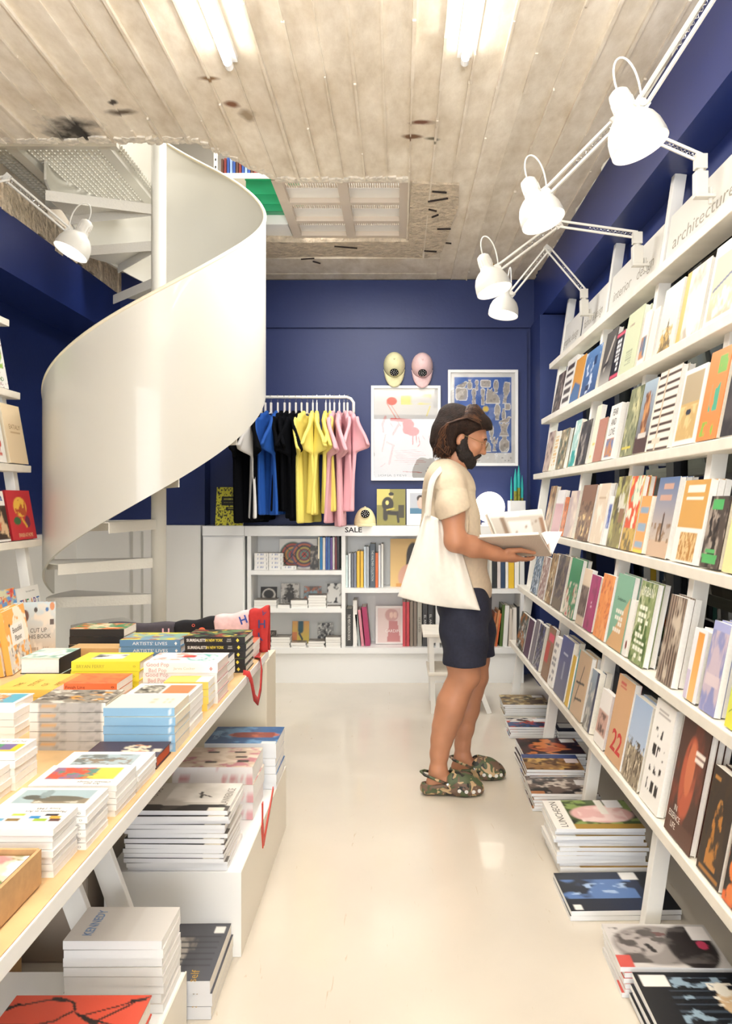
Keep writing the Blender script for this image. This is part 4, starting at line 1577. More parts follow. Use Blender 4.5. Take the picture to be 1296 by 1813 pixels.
def place(d, M, label, group=None, name='book', cat='book', light=False):
    """one copy of a book: the thing, its cover, its page block and its lettering"""
    r = thing(name, label, cat, M=M, group=group)
    obj('cover', d['cover'], r)
    obj('pages', d['pages'], r)
    if not light:
        for me, ML in d['titles']:
            o = obj('lettering', me, r)
            o.matrix_local = ML
    used_labels[label] = used_labels.get(label, 0) + 1
    return r


def flat(cx, cy, z, rot=0.0, spine='cam'):
    """lying flat; spine towards the camera, head to the left, unless turned"""
    ax = {'cam': 90, 'left': 0, 'right': 180, 'away': -90}[spine]
    return Matrix.Translation((cx, cy, z)) @ Matrix.Rotation(math.radians(ax) + rot, 4, 'Z')


ORD = ['topmost', 'second from top', 'third from top', 'fourth from top', 'fifth from top', 'sixth from top', 'seventh from top',
       'eighth from top', 'ninth from top', 'tenth from top', 'eleventh from top', 'twelfth from top', 'thirteenth from top', 'fourteenth from top']


def stack(d, n, cx, cy, z, desc, where, group, spine='cam', jit=.004, rot=0.0, name='book', cat='book', seed=0, jrot=.015):
    rg = random.Random(seed + n)
    for i in range(n):
        k = n - 1 - i
        lab = '%s, %s' % (desc, where) if n == 1 else '%s, %s, %s' % (desc, ORD[k], where)
        place(d, flat(cx + rg.uniform(-jit, jit), cy + rg.uniform(-jit, jit), z + i * (d['t'] + .0009), rot + rg.uniform(-jrot, jrot), spine), lab, group, name, cat)


def stack_px(key, px0, px1, ytop, zb, n, t, ratio, ops, desc, where, group, spine='f0eee8', hard=False, titles=(), res=(20, 26), spine_dir='cam', jit=.003,
             pages=None, name='book', cat='book', long_x=True, back=None, rot=0.0, jrot=.012):
    """a stack whose front top edge shows at height ytop between px0 and px1 while standing on the level zb"""
    Y = (HC - zb - n * t) * F / (ytop - PY)
    X0, X1 = (px0 - PX) * Y / F, (px1 - PX) * Y / F
    L = X1 - X0
    D = L * ratio
    if spine_dir in ('cam', 'away'):
        w, h = D, L
    else:
        w, h = L, D
    d = design(key, w, h, t, ops, spine, hard, titles, res, pages, back)
    stack(d, n, (X0 + X1) / 2, Y + D / 2, zb, desc, where, group, spine_dir, jit, rot, name, cat, seed=len(key), jrot=jrot)
    return (X0 + X1) / 2, Y + D / 2, zb + n * t


# ---- right-hand ladder shelf, far end to near end on every ledge: px of the cover's foot from far to near, px height, copies, look
def N(c, sc=6, sd=1, th=.5, so=.15, r=None, st=1.0):
    return ('noise', sc, sd, th, so, c, r, st)


RNAME = ('top ledge', 'second ledge', 'third ledge', 'fourth ledge', 'fifth ledge', 'lowest ledge')
RIGHT = {
    1: [
        (977, 989, 70, 2, 'dark brown photo book', [('fill', '4a3a34'), N('9a8a80', 7, 2), N('1c1614', 5, 4, .55)], '3a302c', ()),
        (990, 1006, 88, 2, 'white book with dark window grid cover', [('fill', 'ece8e2')] + [('rect', .15, .1 + .17 * i, .85, .19 + .17 * i, '4b3f3c') for i in range(5)], 'f0ece6', ()),
        (1007, 1023, 80, 1, 'orange and blue abstract book', [('fill', 'd99a3f'), ('tri', [(0, 0), (1, 0), (1, .3), (.3, .45), (0, .2)], '4a6f9e')], 'f2f0ea', ()),
        (1026, 1053, 82, 2, 'blue photograph book', [('grad', '35507e', '5b82b4'), N('c9d4e6', 6, 6, .6, .1), ('rect', .3, .08, .5, .2, '1f2f50'), ('rect', .6, .6, .75, .8, '23395f')], 'e9edf2', ()),
        (1058, 1077, 98, 1, 'grey photograph book with a pale figure', [('fill', '57534e'), ('grad', 'b6b2aa', '4a4743', (0, 0, 1, .35)), ('line', .3, .3, .8, .8, .07, 'b8b1a6'), ('line', .2, .35, .6, .4, .04, '2a2725')], 'cfcac0', ()),
        (1078, 1092, 85, 1, 'black book with pink bands and white lettering', [('fill', '17141a'), ('rect', 0, .90, 1, .97, 'e0566f'), ('rect', 0, .03, 1, .09, 'e0566f'), ('glyphs', (.2, .15, .8, .85), 7, 2, 'f0f0f0', 6)], '1a171c',
         ()),
        (1094, 1121, 112, 2, 'pale green book with small print', [('fill', 'd5dcb9'), ('glyphs', (.3, .1, .7, .35), 6, 4, '98a082', 3), ('glyphs', (.2, .75, .6, .8), 1, 5, 'b09a80', 3)], 'f0efe6', ()),
        (1126, 1137, 96, 2, 'white book with a coloured photograph', [('fill', 'f0ede6'), ('rect', .1, .1, .9, .5, 'c98a5a'), N('3f6a8c', 8, 3, .5, .1, (.1, .1, .9, .5))], 'f0ede6', ()),
        (1140, 1153, 92, 2, 'cream book with brown edge', [('fill', 'efe6d8'), ('rect', 0, 0, .1, 1, 'c9ae8c')], 'efe6d8', ()),
        (1158, 1190, 120, 2, 'pale teal book with a wooden tower', [('grad', 'dcdccf', 'cfdcd2'), ('tri', [(.15, .0), (.85, .0), (.6, .3), (.52, .48), (.45, .3)], '6e5b3a'), N('c9a860', 14, 5, .45, .1, (.2, 0, .8, .35))], 'eef0ea', ()),
        (1195, 1236, 130, 1, 'white and orange fashion book', [('fill', 'e4ddd0'), ('rect', 0, 0, .18, 1, 'eeb35c'), N('b7aa98', 4, 9, .5, .2, (.2, 0, 1, 1)), ('oval', .6, .3, .22, .3, 'f1ede6')], 'f0eee8', ()),
        (1243, 1296, 150, 2, 'pale yellow book with a beach landscape', [('fill', 'f2efe6'), ('grad', 'b9a486', 'f3e3a5', (.1, .05, .95, .85)), N('efe9dc', 6, 4, .5, .2, (.1, .05, .95, .5)), ('line', .15, .42, .8, .55, .025, '4a5578')], 'f4f1e8', ()),
        (1304, 1350, 150, 2, 'tan photograph book', [('fill', 'cbb18a'), N('7a6546', 6, 3)], 'efe9dc', ()),
    ],
    2: [
        (960, 970, 72, 1, 'pink brown book', [('fill', 'c9b3a4'), N('6e4f44', 6, 2)], 'cdb7a8', ()),
        (973, 980, 70, 1, 'yellow lettered book', [('fill', 'ede9da'), ('glyphs', (.1, .1, .9, .9), 9, 3, 'd8a52c', 5)], 'e8dca8', ()),
        (982, 996, 72, 2, 'olive patterned book', [('fill', '8a7a5c'), N('3c5a4a', 8, 2), N('d6c7a0', 7, 9, .58, .08)], 'e8e6da', ()),
        (1005, 1015, 84, 1, 'teal and white book', [('fill', '9fc7bf'), ('rect', 0, 0, 1, .35, '2f9f98'), N('e2ebe6', 6, 3, .55, .1)], '2fa39b', ()),
        (1017, 1034, 80, 2, 'black photograph book', [('fill', '453f3b'), N('a39a90', 6, 6, .55, .15), N('1b1816', 6, 1, .5, .1)], 'e7e3da', ()),
        (1039, 1047, 104, 1, 'cream book with yellow marks', [('fill', 'e9e3cd'), ('rect', .4, .3, .9, .34, 'e6c93c'), ('rect', .3, .1, .6, .14, 'e6c93c')], 'efeadb', ()),
        (1048, 1062, 78, 1, 'book with a brick pink panel', [('fill', 'b77f6c')], 'efe9e0', ()),
        (1065, 1083, 100, 2, 'white book lettered FEAR AND LOVE', [('fill', 'f1efea'), ('rect', .15, .05, .85, .38, '6f7fa8'), N('c4895c', 6, 8, .5, .1, (.15, .05, .85, .38))], 'f3f1ec',
         ((['FEAR', 'AND', 'LOVE'], 'f', .5, .68, .032, '1c1a1a', .085, 0),)),
        (1096, 1117, 124, 1, 'grey green garden photograph book', [('fill', '8b8f6c'), N('d3cf9f', 5, 3, .5, .2), N('55603f', 7, 8, .55, .15), ('rect', .1, .1, .8, .14, 'd9c94a')], 'c8c6b4', ()),
        (1119, 1141, 132, 2, 'book with a glowing rock tower', [('grad', '4a3128', 'a9bccb'), ('oval', .5, .5, .2, .34, 'c98f58'), N('7d4d2c', 9, 4, .5, .15, (.25, .1, .75, .85)), ('rect', 0, 0, 1, .22, '4a3029'), ('rect', .2, .2, .8, .27, 'd8d0c8')], '5a4136',
         ()),
        (1144, 1180, 148, 2, 'brown and white striped facade book', [('fill', 'eee6d9'), ('stripe', 'v', 10, .33, '4a352b'), ('rect', .35, 0, .42, 1, 'cbb99f'), ('rect', .2, .08, .6, .15, 'd9cdb8')], 'f1ede4', ()),
        (1189, 1227, 140, 2, 'book with a sandstone wall photograph', [('fill', 'f0ece4'), ('rect', .1, .06, .92, .94, 'c9a86c'), ('rect', .1, .55, .92, .94, 'b3a283'), N('e0c78f', 7, 4, .5, .15, (.1, .06, .92, .5)), ('oval', .5, .42, .12, .04, '2f3642')], 'f4f2ec', ()),
        (1231, 1266, 165, 2, 'orange book with green print shapes', [('fill', 'e98a4b'), N('7cae4f', 5, 3, .44, .03, (.5, .72, .9, .92)), N('4fa98a', 5, 7, .40, .03, (.35, .32, .75, .62)), N('8fb544', 6, 2, .42, .03, (.15, .04, .75, .2))], 'f1ede4', ()),
        (1274, 1320, 150, 2, 'black covered book', [('fill', '2b2728'), N('4a4342', 4, 3)], 'e9e5dc', ()),
        (1330, 1400, 160, 2, 'grey covered book', [('fill', '8a8580')], 'e9e5dc', ()),
    ],
    3: [
        (961, 970, 84, 1, 'brown wood patterned book', [('fill', 'a5835c'), N('5b4230', 6, 2), N('d8b98a', 8, 5, .6, .1)], '8a6a48', ()),
        (974, 987, 80, 1, 'mauve and white book', [('fill', 'c79ba0'), ('rect', 0, .7, 1, 1, 'e6e3e0')], 'e4dcdc', ()),
        (989, 995, 70, 1, 'orange speckled book', [('fill', 'd9793c'), N('5a3a2a', 14, 2, .55, .1)], 'd9793c', ()),
        (997, 1011, 84, 2, 'mauve grey book', [('fill', 'b7a3a2'), N('ead9c4', 3, 2, .5, .3)], 'eceaea', ()),
        (1016, 1038, 100, 2, 'brown book with golden trees', [('fill', '8a6a50'), N('e2c58a', 10, 3, .55, .1, (0, 0, 1, .55)), N('5a3f2c', 7, 3, .55, .1), ('rect', 0, .7, 1, 1, '84604a')], 'f0ece6', ()),
        (1042, 1061, 108, 2, 'beige book with a pale drawing', [('fill', 'dccbb4'), N('efe6d6', 4, 6, .5, .2), ('rect', .2, .75, .8, .78, 'c2aa8c')], 'f2efe8', ()),
        (1064, 1071, 88, 1, 'white book with a blue image', [('fill', 'f2f0ec'), ('rect', .2, .35, .9, .85, '3a539c'), N('b9c4e0', 9, 2, .55, .1, (.2, .35, .9, .85))], 'f4f2ee', ()),
        (1073, 1094, 128, 1, 'green and brown woodland book', [('fill', '847a42'), N('b7b36c', 6, 3, .5, .15), N('4f4a2c', 8, 5, .55, .12), N('d9d6c6', 5, 8, .58, .08, (.3, .5, 1, 1)), ('rect', .55, .35, .9, .55, '8f6c50')], '9a9060', ()),
        (1096, 1116, 134, 2, 'red and yellow illustrated book', [('fill', 'dfc06a'), N('d9562f', 4, 3, .45, .06), N('8fb59a', 4, 9, .52, .06), N('f0e6cc', 5, 12, .55, .06), ('rect', 0, .0, 1, .3, 'caa851'), N('6a5a30', 9, 2, .5, .1, (0, 0, 1, .3))], 'cf6a3c', ()),
        (1119, 1135, 102, 2, 'orange and blue striped book', [('fill', 'eaa45c')] + [('rect', .1, .08 + .3 * i, .9, .2 + .3 * i, '8fa9bf') for i in range(3)] + [('rect', 0, 0, 1, .04, 'f0d24a')], 'f2f0ea', ()),
        (1143, 1177, 144, 3, 'blue sky book of a desert man', [('grad', 'd8c3a8', '55719c'), ('rect', 0, 0, 1, .20, 'cdb094'), N('8c6c4c', 10, 3, .48, .12, (0, .18, 1, .42)), ('line', .55, .22, .55, .5, .035, '3c2c22'), ('oval', .55, .53, .03, .03, '5a3d2c'),
          ('rect', .28, .84, .75, .92, 'c9a08c'), ('rect', .2, .70, .75, .78, 'c9a08c')], 'f4f2ee', ()),
        (1186, 1232, 150, 3, 'ochre book with a white title', [('fill', 'f1eee6'), ('rect', .03, .42, .97, 1, 'd2a054'), ('rect', .22, .03, .85, .36, 'e0bf88'), N('b07a34', 14, 3, .5, .1, (.22, .03, .85, .36), 3), ('rect', .2, .84, .8, .93, 'f6efe0'), ('rect', .2, .76, .8, .80, 'f6efe0')],
         'f4f2ec', ()),
        (1237, 1270, 130, 2, 'dark photograph book with green lettering blocks', [('fill', '4a403a'), N('a3968a', 5, 4, .52, .15), N('1f1a18', 6, 6, .55, .1), ('rect', .15, .82, .7, .96, '4fae62'), ('rect', .1, .06, .8, .13, '4fae62'), ('rect', .05, .14, .85, .19, '4fae62'), ('rect', .2, .2, .7, .25, '4fae62')], 'e9f0ee', ()),
        (1277, 1330, 136, 3, 'pale yellow book with a brown photograph', [('fill', 'f0dda0'), ('rect', .25, .5, .7, .8, '8a6a44')], 'f2e3b0', ()),
        (1345, 1420, 150, 2, 'white covered book', [('fill', 'ece8e0')], 'f2f0ea', ()),
    ],
    4: [
        (938, 949, 70, 1, 'blue speckled book', [('fill', '5a7590'), N('d5dce2', 16, 3, .52, .08), N('2a3848', 14, 7, .55, .08)], 'ece8de', ()),
        (951, 961, 74, 1, 'red and grey speckled book', [('fill', 'a89088'), N('7d4a44', 14, 3, .5, .1), N('e4dcd4', 14, 9, .56, .08)], 'cfc4b8', ()),
        (963, 972, 88, 2, 'brown patterned book', [('fill', '9c7a4e'), N('4a3520', 8, 3), N('e0d2b0', 8, 7, .6, .08)], 'e6dfd0', ()),
        (975, 991, 96, 2, 'dark violet forest book', [('fill', '50424c'), N('8b7a60', 9, 3, .5, .15, None, 3), N('2a232c', 8, 5, .55, .1), ('rect', .1, .02, .9, .2, '6e6050')], 'f0eeea', ()),
        (995, 1012, 104, 2, 'green floral book', [('fill', '2f8a5c'), N('ead9c8', 9, 3, .52, .06, (0, 0, 1, .6)), N('c0393c', 9, 8, .62, .05, (0, 0, 1, .5))], 'eee9dc', ()),
        (1018, 1030, 100, 1, 'beige book with a dark photograph', [('fill', 'e2cdb4'), ('rect', 0, .15, 1, .68, '5a4a48'), N('8a7870', 7, 3, .5, .1, (0, .15, 1, .68))], 'efe3d2', ()),
        (1031, 1045, 98, 1, 'magenta book', [('fill', 'a8366f'), N('8a2a5a', 5, 3, .5, .2), ('rect', .4, .4, .6, .43, 'e6c8d8'), ('rect', .42, .5, .55, .53, 'e6c8d8')], 'efe8ec', ()),
        (1049, 1068, 114, 1, 'orange book with fine dark print', [('fill', 'e89250'), N('c9683a', 12, 3, .6, .06), N('f0a868', 5, 6, .5, .2)], 'f0ece6', ()),
        (1072, 1098, 132, 2, 'green and tan book lettered in white', [('fill', '7fb096'), ('tri', [(0, 0), (1, 0), (1, .75)], 'd2a877'), ('glyphs', (.25, .2, .75, .55), 4, 4, 'efe9dc', 3)], 'f0eee8',
         ((['Sculpture'], 'f', .48, .66, .014, '3c5a4c', .10, 0),)),
        (1100, 1107, 100, 1, 'thin white book with a brown mark', [('fill', 'f0ede6'), ('oval', .6, .2, .2, .08, '7a3a2c')], 'f2efe9', ()),
        (1111, 1136, 146, 2, 'green foliage book lettered URBAN', [('fill', '8a9a66'), N('4e6a34', 8, 3, .5, .1), N('c4c8a0', 9, 8, .58, .08), ('glyphs', (.15, .05, .85, .72), 8, 4, 'eef0dc', 6)], 'eef0f4',
         ((['URBAN'], 'f', .5, .88, .034, 'f0f0e0', .12, 0),)),
        (1160, 1187, 156, 2, 'brown and beige pleated cover book', [('fill', '9a8878'), ('stripe', 'u', 7, .5, '5a4a40'), N('c9bba8', 5, 3, .5, .2)], 'f0eeea', ()),
        (1208, 1229, 128, 2, 'white book with an orange band', [('fill', 'efe9ec'), ('grad', 'f2c07a', 'e39a42', (.35, 0, .8, .95)), ('rect', 0, 0, .25, .4, 'cfc4d8')], 'f2f0f2', ()),
        (1236, 1263, 162, 3, 'lavender blue book', [('fill', '8f93c0'), N('c9b8c4', 4, 3, .5, .15), ('rect', 0, .9, 1, 1, 'a8acd8'), ('rect', .1, .3, .9, .42, 'd9c8cc')], 'b9c9e6', ()),
        (1282, 1316, 140, 2, 'yellow green book with line drawings', [('grad', 'e6e04a', 'b9d07a'), ('rect', 0, .8, 1, 1, '7fb9a0'), ('line', .1, .2, .9, .5, .01, '7c8a2a'), ('line', .2, .7, .6, .1, .01, '7c8a2a')], 'eef0d8', ()),
        (1330, 1400, 150, 2, 'pale blue covered book', [('fill', 'b9c9dc')], 'f0f0f0', ()),
    ],
    5: [
        (913, 924, 62, 1, 'dark green spotted book', [('fill', '3a4a44'), N('a0662c', 8, 3, .5, .1), N('c4cfd0', 8, 7, .6, .08)], '24282a', ()),
        (926, 934, 66, 1, 'dark purple book', [('fill', '4b2c4c')], '4b2c4c', ()),
        (936, 941, 76, 1, 'grey violet book', [('fill', '77717a')], 'cfc8cc', ()),
        (943, 952, 78, 2, 'black book with pale speckles', [('fill', '23242c'), N('a8a4a8', 14, 3, .56, .06), N('4a4a80', 10, 8, .55, .1)], 'e8e6e2', ()),
        (957, 967, 92, 1, 'brown book with a pink sticker', [('fill', '8a6a50'), ('rect', .2, .72, .95, .86, 'd8506c'), ('rect', 0, .3, .6, .7, 'b8423c')], '7a5a44', ()),
        (969, 976, 88, 1, 'white book with grey pictures', [('fill', 'eee9e2'), ('glyphs', (.1, .1, .9, .9), 6, 3, '6c6a72', 5)], 'd9875c', ()),
        (979, 997, 104, 2, 'slate violet book', [('grad', '6a6a80', '4a5590'), ('rect', .3, .7, .7, .74, 'b9bcd0'), ('rect', .45, .3, .55, .6, '9a9cb0')], 'f0eeea', ()),
        (999, 1004, 90, 1, 'yellow book', [('fill', 'e8bf3c')], 'eed6a0', ()),
        (1006, 1026, 112, 2, 'tan book with a dark line drawing', [('fill', 'cdb08e'), ('line', .3, .2, .6, .8, .025, '3c3028'), ('line', .2, .5, .8, .55, .02, '3c3028'), ('line', .3, .25, .8, .3, .02, '3c3028'), ('rect', 0, 0, .08, 1, '3aa0a8')], 'f0ede6', ()),
        (1030, 1042, 106, 2, 'steel blue landscape book', [('grad', '7d766c', '8ea0b2'), N('c9c8c0', 7, 3, .55, .1), ('rect', .75, 0, 1, 1, '2a3050')], 'f2f0ec', ()),
        (1050, 1066, 96, 1, 'white book with a pink portrait', [('fill', 'efeae4'), ('rect', .05, .2, .95, .62, 'c9a090'), N('6a4c44', 7, 3, .5, .1, (.2, .25, .8, .6))], 'f2eee8', ()),
        (1070, 1096, 150, 1, 'tan book with red spiral binding and a red 22', [('fill', 'd0a67c'), ('rect', .2, .87, .55, .89, 'c2584c'), ('rect', .2, .91, .5, .93, 'c2584c')], 'c94a44', (('22', 'f', .55, .25, .075, 'c93c3a', .12, 0),)),
        (1099, 1127, 148, 2, 'book with blue sky over dry grass', [('grad', 'c0cfe2', '9fb4d0'), ('rect', 0, 0, 1, .42, '9a8c76'), N('5c5040', 10, 3, .5, .1, (0, 0, 1, .5), 2), N('d8ccb0', 12, 5, .58, .08, (0, 0, 1, .45), 2)], 'e9e9ea', ()),
        (1131, 1162, 184, 2, 'white book with torn black letters', [('fill', 'f2efe9'), ('glyphs', (.18, .1, .85, .78), 4, 3, '221f1f', 9), N('f2efe9', 9, 4, .52, .04, (.15, .08, .9, .8)), ('rect', .2, .86, .8, .875, 'b0aaa4'), ('rect', .2, .90, .7, .912, 'b0aaa4')], 'f4f2ee', ()),
        (1175, 1219, 216, 3, 'dark book with a glowing orange figure', [('fill', '4a2c22'), ('oval', .5, .52, .26, .34, 'b5573a'), N('7a3a28', 5, 3, .5, .2), ('oval', .52, .6, .14, .22, 'c9714c'), ('rect', 0, 0, 1, .16, '5c3a2c'), ('rect', .62, .74, .95, .78, 'f0e4d8'), ('rect', .62, .68, .92, .72, 'f0e4d8')], 'f2f0ec',
         ((['IN', 'ESSENCE', 'LIFE'], 'f', .3, .16, .017, 'f2ece0', .08, 0),)),
        (1232, 1271, 190, 2, 'dark book with a golden robed figure', [('fill', '2f2118'), ('oval', .5, .6, .12, .14, 'c98a3c'), ('tri', [(.25, .1), (.75, .1), (.66, .62), (.34, .62)], 'b5762c'), N('3a2818', 8, 3, .52, .1), ('rect', .1, .03, .9, .07, 'a8702c'), ('rect', .1, .88, .35, .92, 'b8803c')], '8a4a2c', ()),
        (1277, 1318, 205, 2, 'orange and black patterned book', [('fill', 'd9662c'), N('1f1512', 6, 3, .48, .05), ('oval', .3, .3, .2, .1, 'e07a3a'), ('oval', .3, .1, .16, .08, 'e07a3a')], '8a4a30', ()),
        (1330, 1400, 210, 2, 'brown covered book', [('fill', '5a3c2c')], 'e9e4da', ()),
    ],
}
LEANB = math.atan(LEAN) + .05
COPYW = ['', 'second copy behind the ', 'third copy behind the ']
for r, rowb in RIGHT.items():
    z = RZ[r]
    for i, (p0, p1, hpx, n, desc, ops, spine, titles) in enumerate(rowb):
        xf = xr(z) + .012
        if i + 1 < len(rowb):
            p1 = min(p1, rowb[i + 1][0] - .6)
        yf, yn = xf * F / (p0 - PX), xf * F / (p1 - PX)
        w = yf - yn
        h = min(hpx * (yf + yn) / 2 / F, .365)
        key = 'R%d_%d' % (r, i)
        bigpx = (p1 - p0) > 17
        tot_t = .085 / n
        t = {1: .024, 2: .022, 3: .019}[n] * (1.15 if (i % 3) == 0 else 1)
        d = design(key, w, h, t, ops, spine, hard=(i % 2 == 0), titles=titles, res=(40, 56) if bigpx else (18, 28), pages=PAGES2 if i % 3 else PAGES)
        a = LEANB
        up = Vector((math.sin(a), 0, math.cos(a)))
        nr = Vector((-math.cos(a), 0, math.sin(a)))
        for k in range(n):
            foot = Vector((xf + .004, (yf + yn) / 2, z + .001)) + (-nr) * 0
            base = Vector((xf + t * math.cos(a) + k * (t + .0012) / math.cos(a), (yf + yn) / 2, z + .0012))
            # back board's lower edge rests on the ledge
            o = base + up * (h / 2) + Vector((0, 0, t * math.sin(a) * 0))
            M = basis((0, -1, 0), up, nr, o)
            lab = '%s%s, %s, right shelf' % (COPYW[k], desc, RNAME[r])
            place(d, M, lab, 'books on the %s of the right shelf' % RNAME[r], light=k > 0)

# ---- left-hand ladder shelf (covers face right; near to far)
LEFT = [
    (1, -30, 16, 108, 1, 'white cookbook with green salad leaves lettered SALAD', [('fill', 'f0efe8'), ('oval', .5, .62, .42, .26, '5f9a3c'), N('9cc25c', 12, 3, .5, .1, (.1, .35, .9, .9)), N('2f6a28', 12, 8, .6, .08, (.1, .35, .9, .9)), N('8a3a5a', 20, 5, .72, .04)], 'f0efe8',
     (('SALAD', 'f', .62, .15, .02, '3f8a3c', .11, 0),), .20),
    (2, -8, 13, 108, 1, 'white book with a small red figure', [('fill', 'f1efea'), ('oval', .6, .32, .16, .07, 'c03c2c'), ('line', .6, .28, .6, .16, .02, 'c03c2c'), ('line', .5, .14, .7, .14, .02, 'c03c2c')], 'f4f2ee', (), .17),
    (2, 19, 51, 106, 1, 'thick cream book lettered EATALY', [('fill', 'f2dcb8'), ('rect', .3, .72, .8, .725, 'c9a878'), ('rect', .3, .52, .8, .525, 'c9a878')], 'f3e6cc', (('EATALY', 'f', .55, .62, .024, 'b08c5c', .11, 0),), .19),
    (3, -22, 20, 92, 1, 'dark food photograph book with a blue title', [('fill', 'f0ece6'), ('rect', .12, .05, 1, .72, '3a2a20'), ('oval', .6, .35, .25, .14, 'b8452c'), N('d9b890', 8, 3, .55, .1, (.12, .05, 1, .72))], 'f0eee8', (('ayla', 'f', .55, .86, .04, '3a5a9c', .16, 0),), .20),
    (3, 24, 66, 88, 1, 'red cookbook with yellow pan lettered SPANISH AT HOME', [('fill', 'c92c36'), ('oval', .5, .66, .26, .2, 'eec04a'), N('c0562c', 7, 3, .5, .06, (.3, .5, .7, .85)), ('oval', .3, .38, .14, .08, '2f6a3c'), ('oval', .72, .36, .1, .12, '6a2c4c'), ('line', .5, .42, .66, .26, .035, 'e8b83c')], 'a8242c',
     (('SPANISH AT HOME', 'f', .55, .09, .020, 'f0d8a0', .14, 0),), .20),
    (4, -20, 36, 62, 1, 'childrens book with a colourful crowd cover', [('fill', 'd8d4b0'), N('5f9ad0', 7, 3, .5, .06), N('e89a4c', 7, 8, .55, .06), N('d8423c', 9, 5, .6, .05), ('rect', .3, .05, .8, .25, 'efe9d8')], 'e9e4d4', (), .20),
    (4, 38, 76, 54, 1, 'white book lettered THE ART in many colours', [('fill', 'f1eee8')], 'f2efe9',
     (('T', 'f', .14, .45, .05, '2c4f9c', .03, 0), ('H', 'f', .28, .45, .05, 'c0392c', .03, 0), ('E', 'f', .42, .45, .05, '2f8a5c', .026, 0), ('A', 'f', .60, .45, .05, 'd9823c', .034, 0), ('R', 'f', .75, .45, .05, '6a3c8a', .03, 0),
      ('T', 'f', .89, .45, .05, '2f6ab0', .03, 0), ('The art book for children', 'f', .6, .85, .008, '333333', .09, 0)), .19),
]
for j, (r, p0, p1, hpx, n, desc, ops, spine, titles, hw) in enumerate(LEFT):
    z = RZ[r]
    xf = xl(z) - .012
    yn, yf = xf * F / (p0 - PX), xf * F / (p1 - PX)
    w = yf - yn
    h = hpx * (yf + yn) / 2 / F
    a = math.atan(.15) + .03
    up = Vector((-math.sin(a), 0, math.cos(a)))
    nr = Vector((math.cos(a), 0, math.sin(a)))
    t = .034 if 'EATALY' in desc else .024
    d = design('L%d' % j, w, h, t, ops, spine, True, titles, (30, 40))
    o = Vector((xf - t * math.cos(a), (yf + yn) / 2, z + .001)) + up * (h / 2)
    place(d, basis((0, 1, 0), up, nr, o), '%s, left shelf by the staircase' % desc, 'cookbooks and art books on the left shelf')
d = design('L_back', .20, .27, .02, [('fill', 'efe9da'), ('rect', .35, .86, .95, .90, '2c2622')], 'f2eee2', True, (), (16, 22))
a = math.atan(.15) + .03
up, nr = Vector((-math.sin(a), 0, math.cos(a))), Vector((math.cos(a), 0, math.sin(a)))
place(d, basis((0, 1, 0), up, nr, Vector((xl(1.53) - .075, 3.62, 1.531)) + up * .135), 'tall cream book standing behind the red cookbook on the left shelf', 'cookbooks and art books on the left shelf')

# ---- books in the low bookcase: face-out leaning, spines, and small piles
GB_ = 'books in the white bookcase'


def face(px0, py0, px1, py1, yoff, desc, ops, titles=(), t=.016, lean=.12, spine='e9e6df', res=(28, 34), hard=False, label_end='in the bookcase', zfix=None):
    Y = YB + yoff
    x0, x1 = (px0 - PX) * Y / F, (px1 - PX) * Y / F
    z = HC - (py1 - PY) * Y / F if zfix is None else zfix
    h = (py1 - py0) * Y / F
    d = design('face' + desc, x1 - x0, h / math.cos(lean), t, ops, spine, hard, titles, res)
    up = Vector((0, math.sin(lean), math.cos(lean)))
    nr = Vector((0, -math.cos(lean), math.sin(lean)))
    o = Vector(((x0 + x1) / 2, Y + t, z + .001)) + up * (h / math.cos(lean) / 2)
    return place(d, basis((1, 0, 0), up, nr, o), '%s %s' % (desc, label_end), GB_)


def spines(lst, floor, yoff, where):
    """upright books, spines to the room: (px0, px1, top py, colour, label colour words, title, title colour, lean)"""
    Y = YB + yoff
    for i_, (p0, p1, top, col, desc, ttl, tcol, ln) in enumerate(lst):
        x0, x1 = (p0 - PX) * Y / F, (p1 - PX) * Y / F
        h = floor - 0
        hh = (HC - (top - PY) * Y / F) - floor
        t = (x1 - x0) * .96
        ww = min(.19, hh * .72)
        ti = ()
        if ttl:
            ti = ((ttl, 's', .5, .5, t * .42, tcol, min(hh * .7, len(ttl) * t * .42), 0),)
        lum = sum(lin(col))
        mark = 'e9e5da' if lum < .9 else '6c665e'
        spn = col if ttl else (col, [('fill', col), ('glyphs', (.12 + .1 * (i_ % 3), .35, .55 + .1 * (i_ % 2), .65), 1, 9, mark, 3 + i_)])
        d = design('sp%s%d_%d' % (where, p0 * 10, top), ww, hh, t, [('fill', col)], spn, True, ti, (4, 4), PAGES)
        M = basis((0, 1, 0), (0, 0, 1), (1, 0, 0), (0, 0, 0))
        # spine (-x) faces the camera (-Y); head up
        M = basis((0, 1, 0), (0, 0, 1), (1, 0, 0), (x0, Y + ww / 2, floor + hh / 2 + .001))
        if ln:
            piv = Vector((x0 if ln < 0 else x0, 0, floor))
            M = Matrix.Translation((x0, 0, floor)) @ Matrix.Rotation(ln, 4, 'Y') @ Matrix.Translation((-x0, 0, -floor)) @ M
        place(d, M, '%s spine %s' % (desc, where), GB_)


def pile(px0, px1, ytop, floor, yoff, n, desc, where, col='f2f0ea', ops=None):
    Y = YB + yoff
    x0, x1 = (px0 - PX) * Y / F, (px1 - PX) * Y / F
    ztop = HC - (ytop - PY) * Y / F
    t = max(.006, (ztop - floor) / n)
    L = x1 - x0
    d = design('pile%s%d' % (where, px0), L * .9, L, t, ops or [('fill', '8a8278'), N('3a3430', 6, int(px0), .5, .15)], col, False, (), (8, 8), PAGES2)
    stack(d, n, (x0 + x1) / 2, Y + L * .45, floor, desc, where, GB_, jit=.003, seed=int(px0))


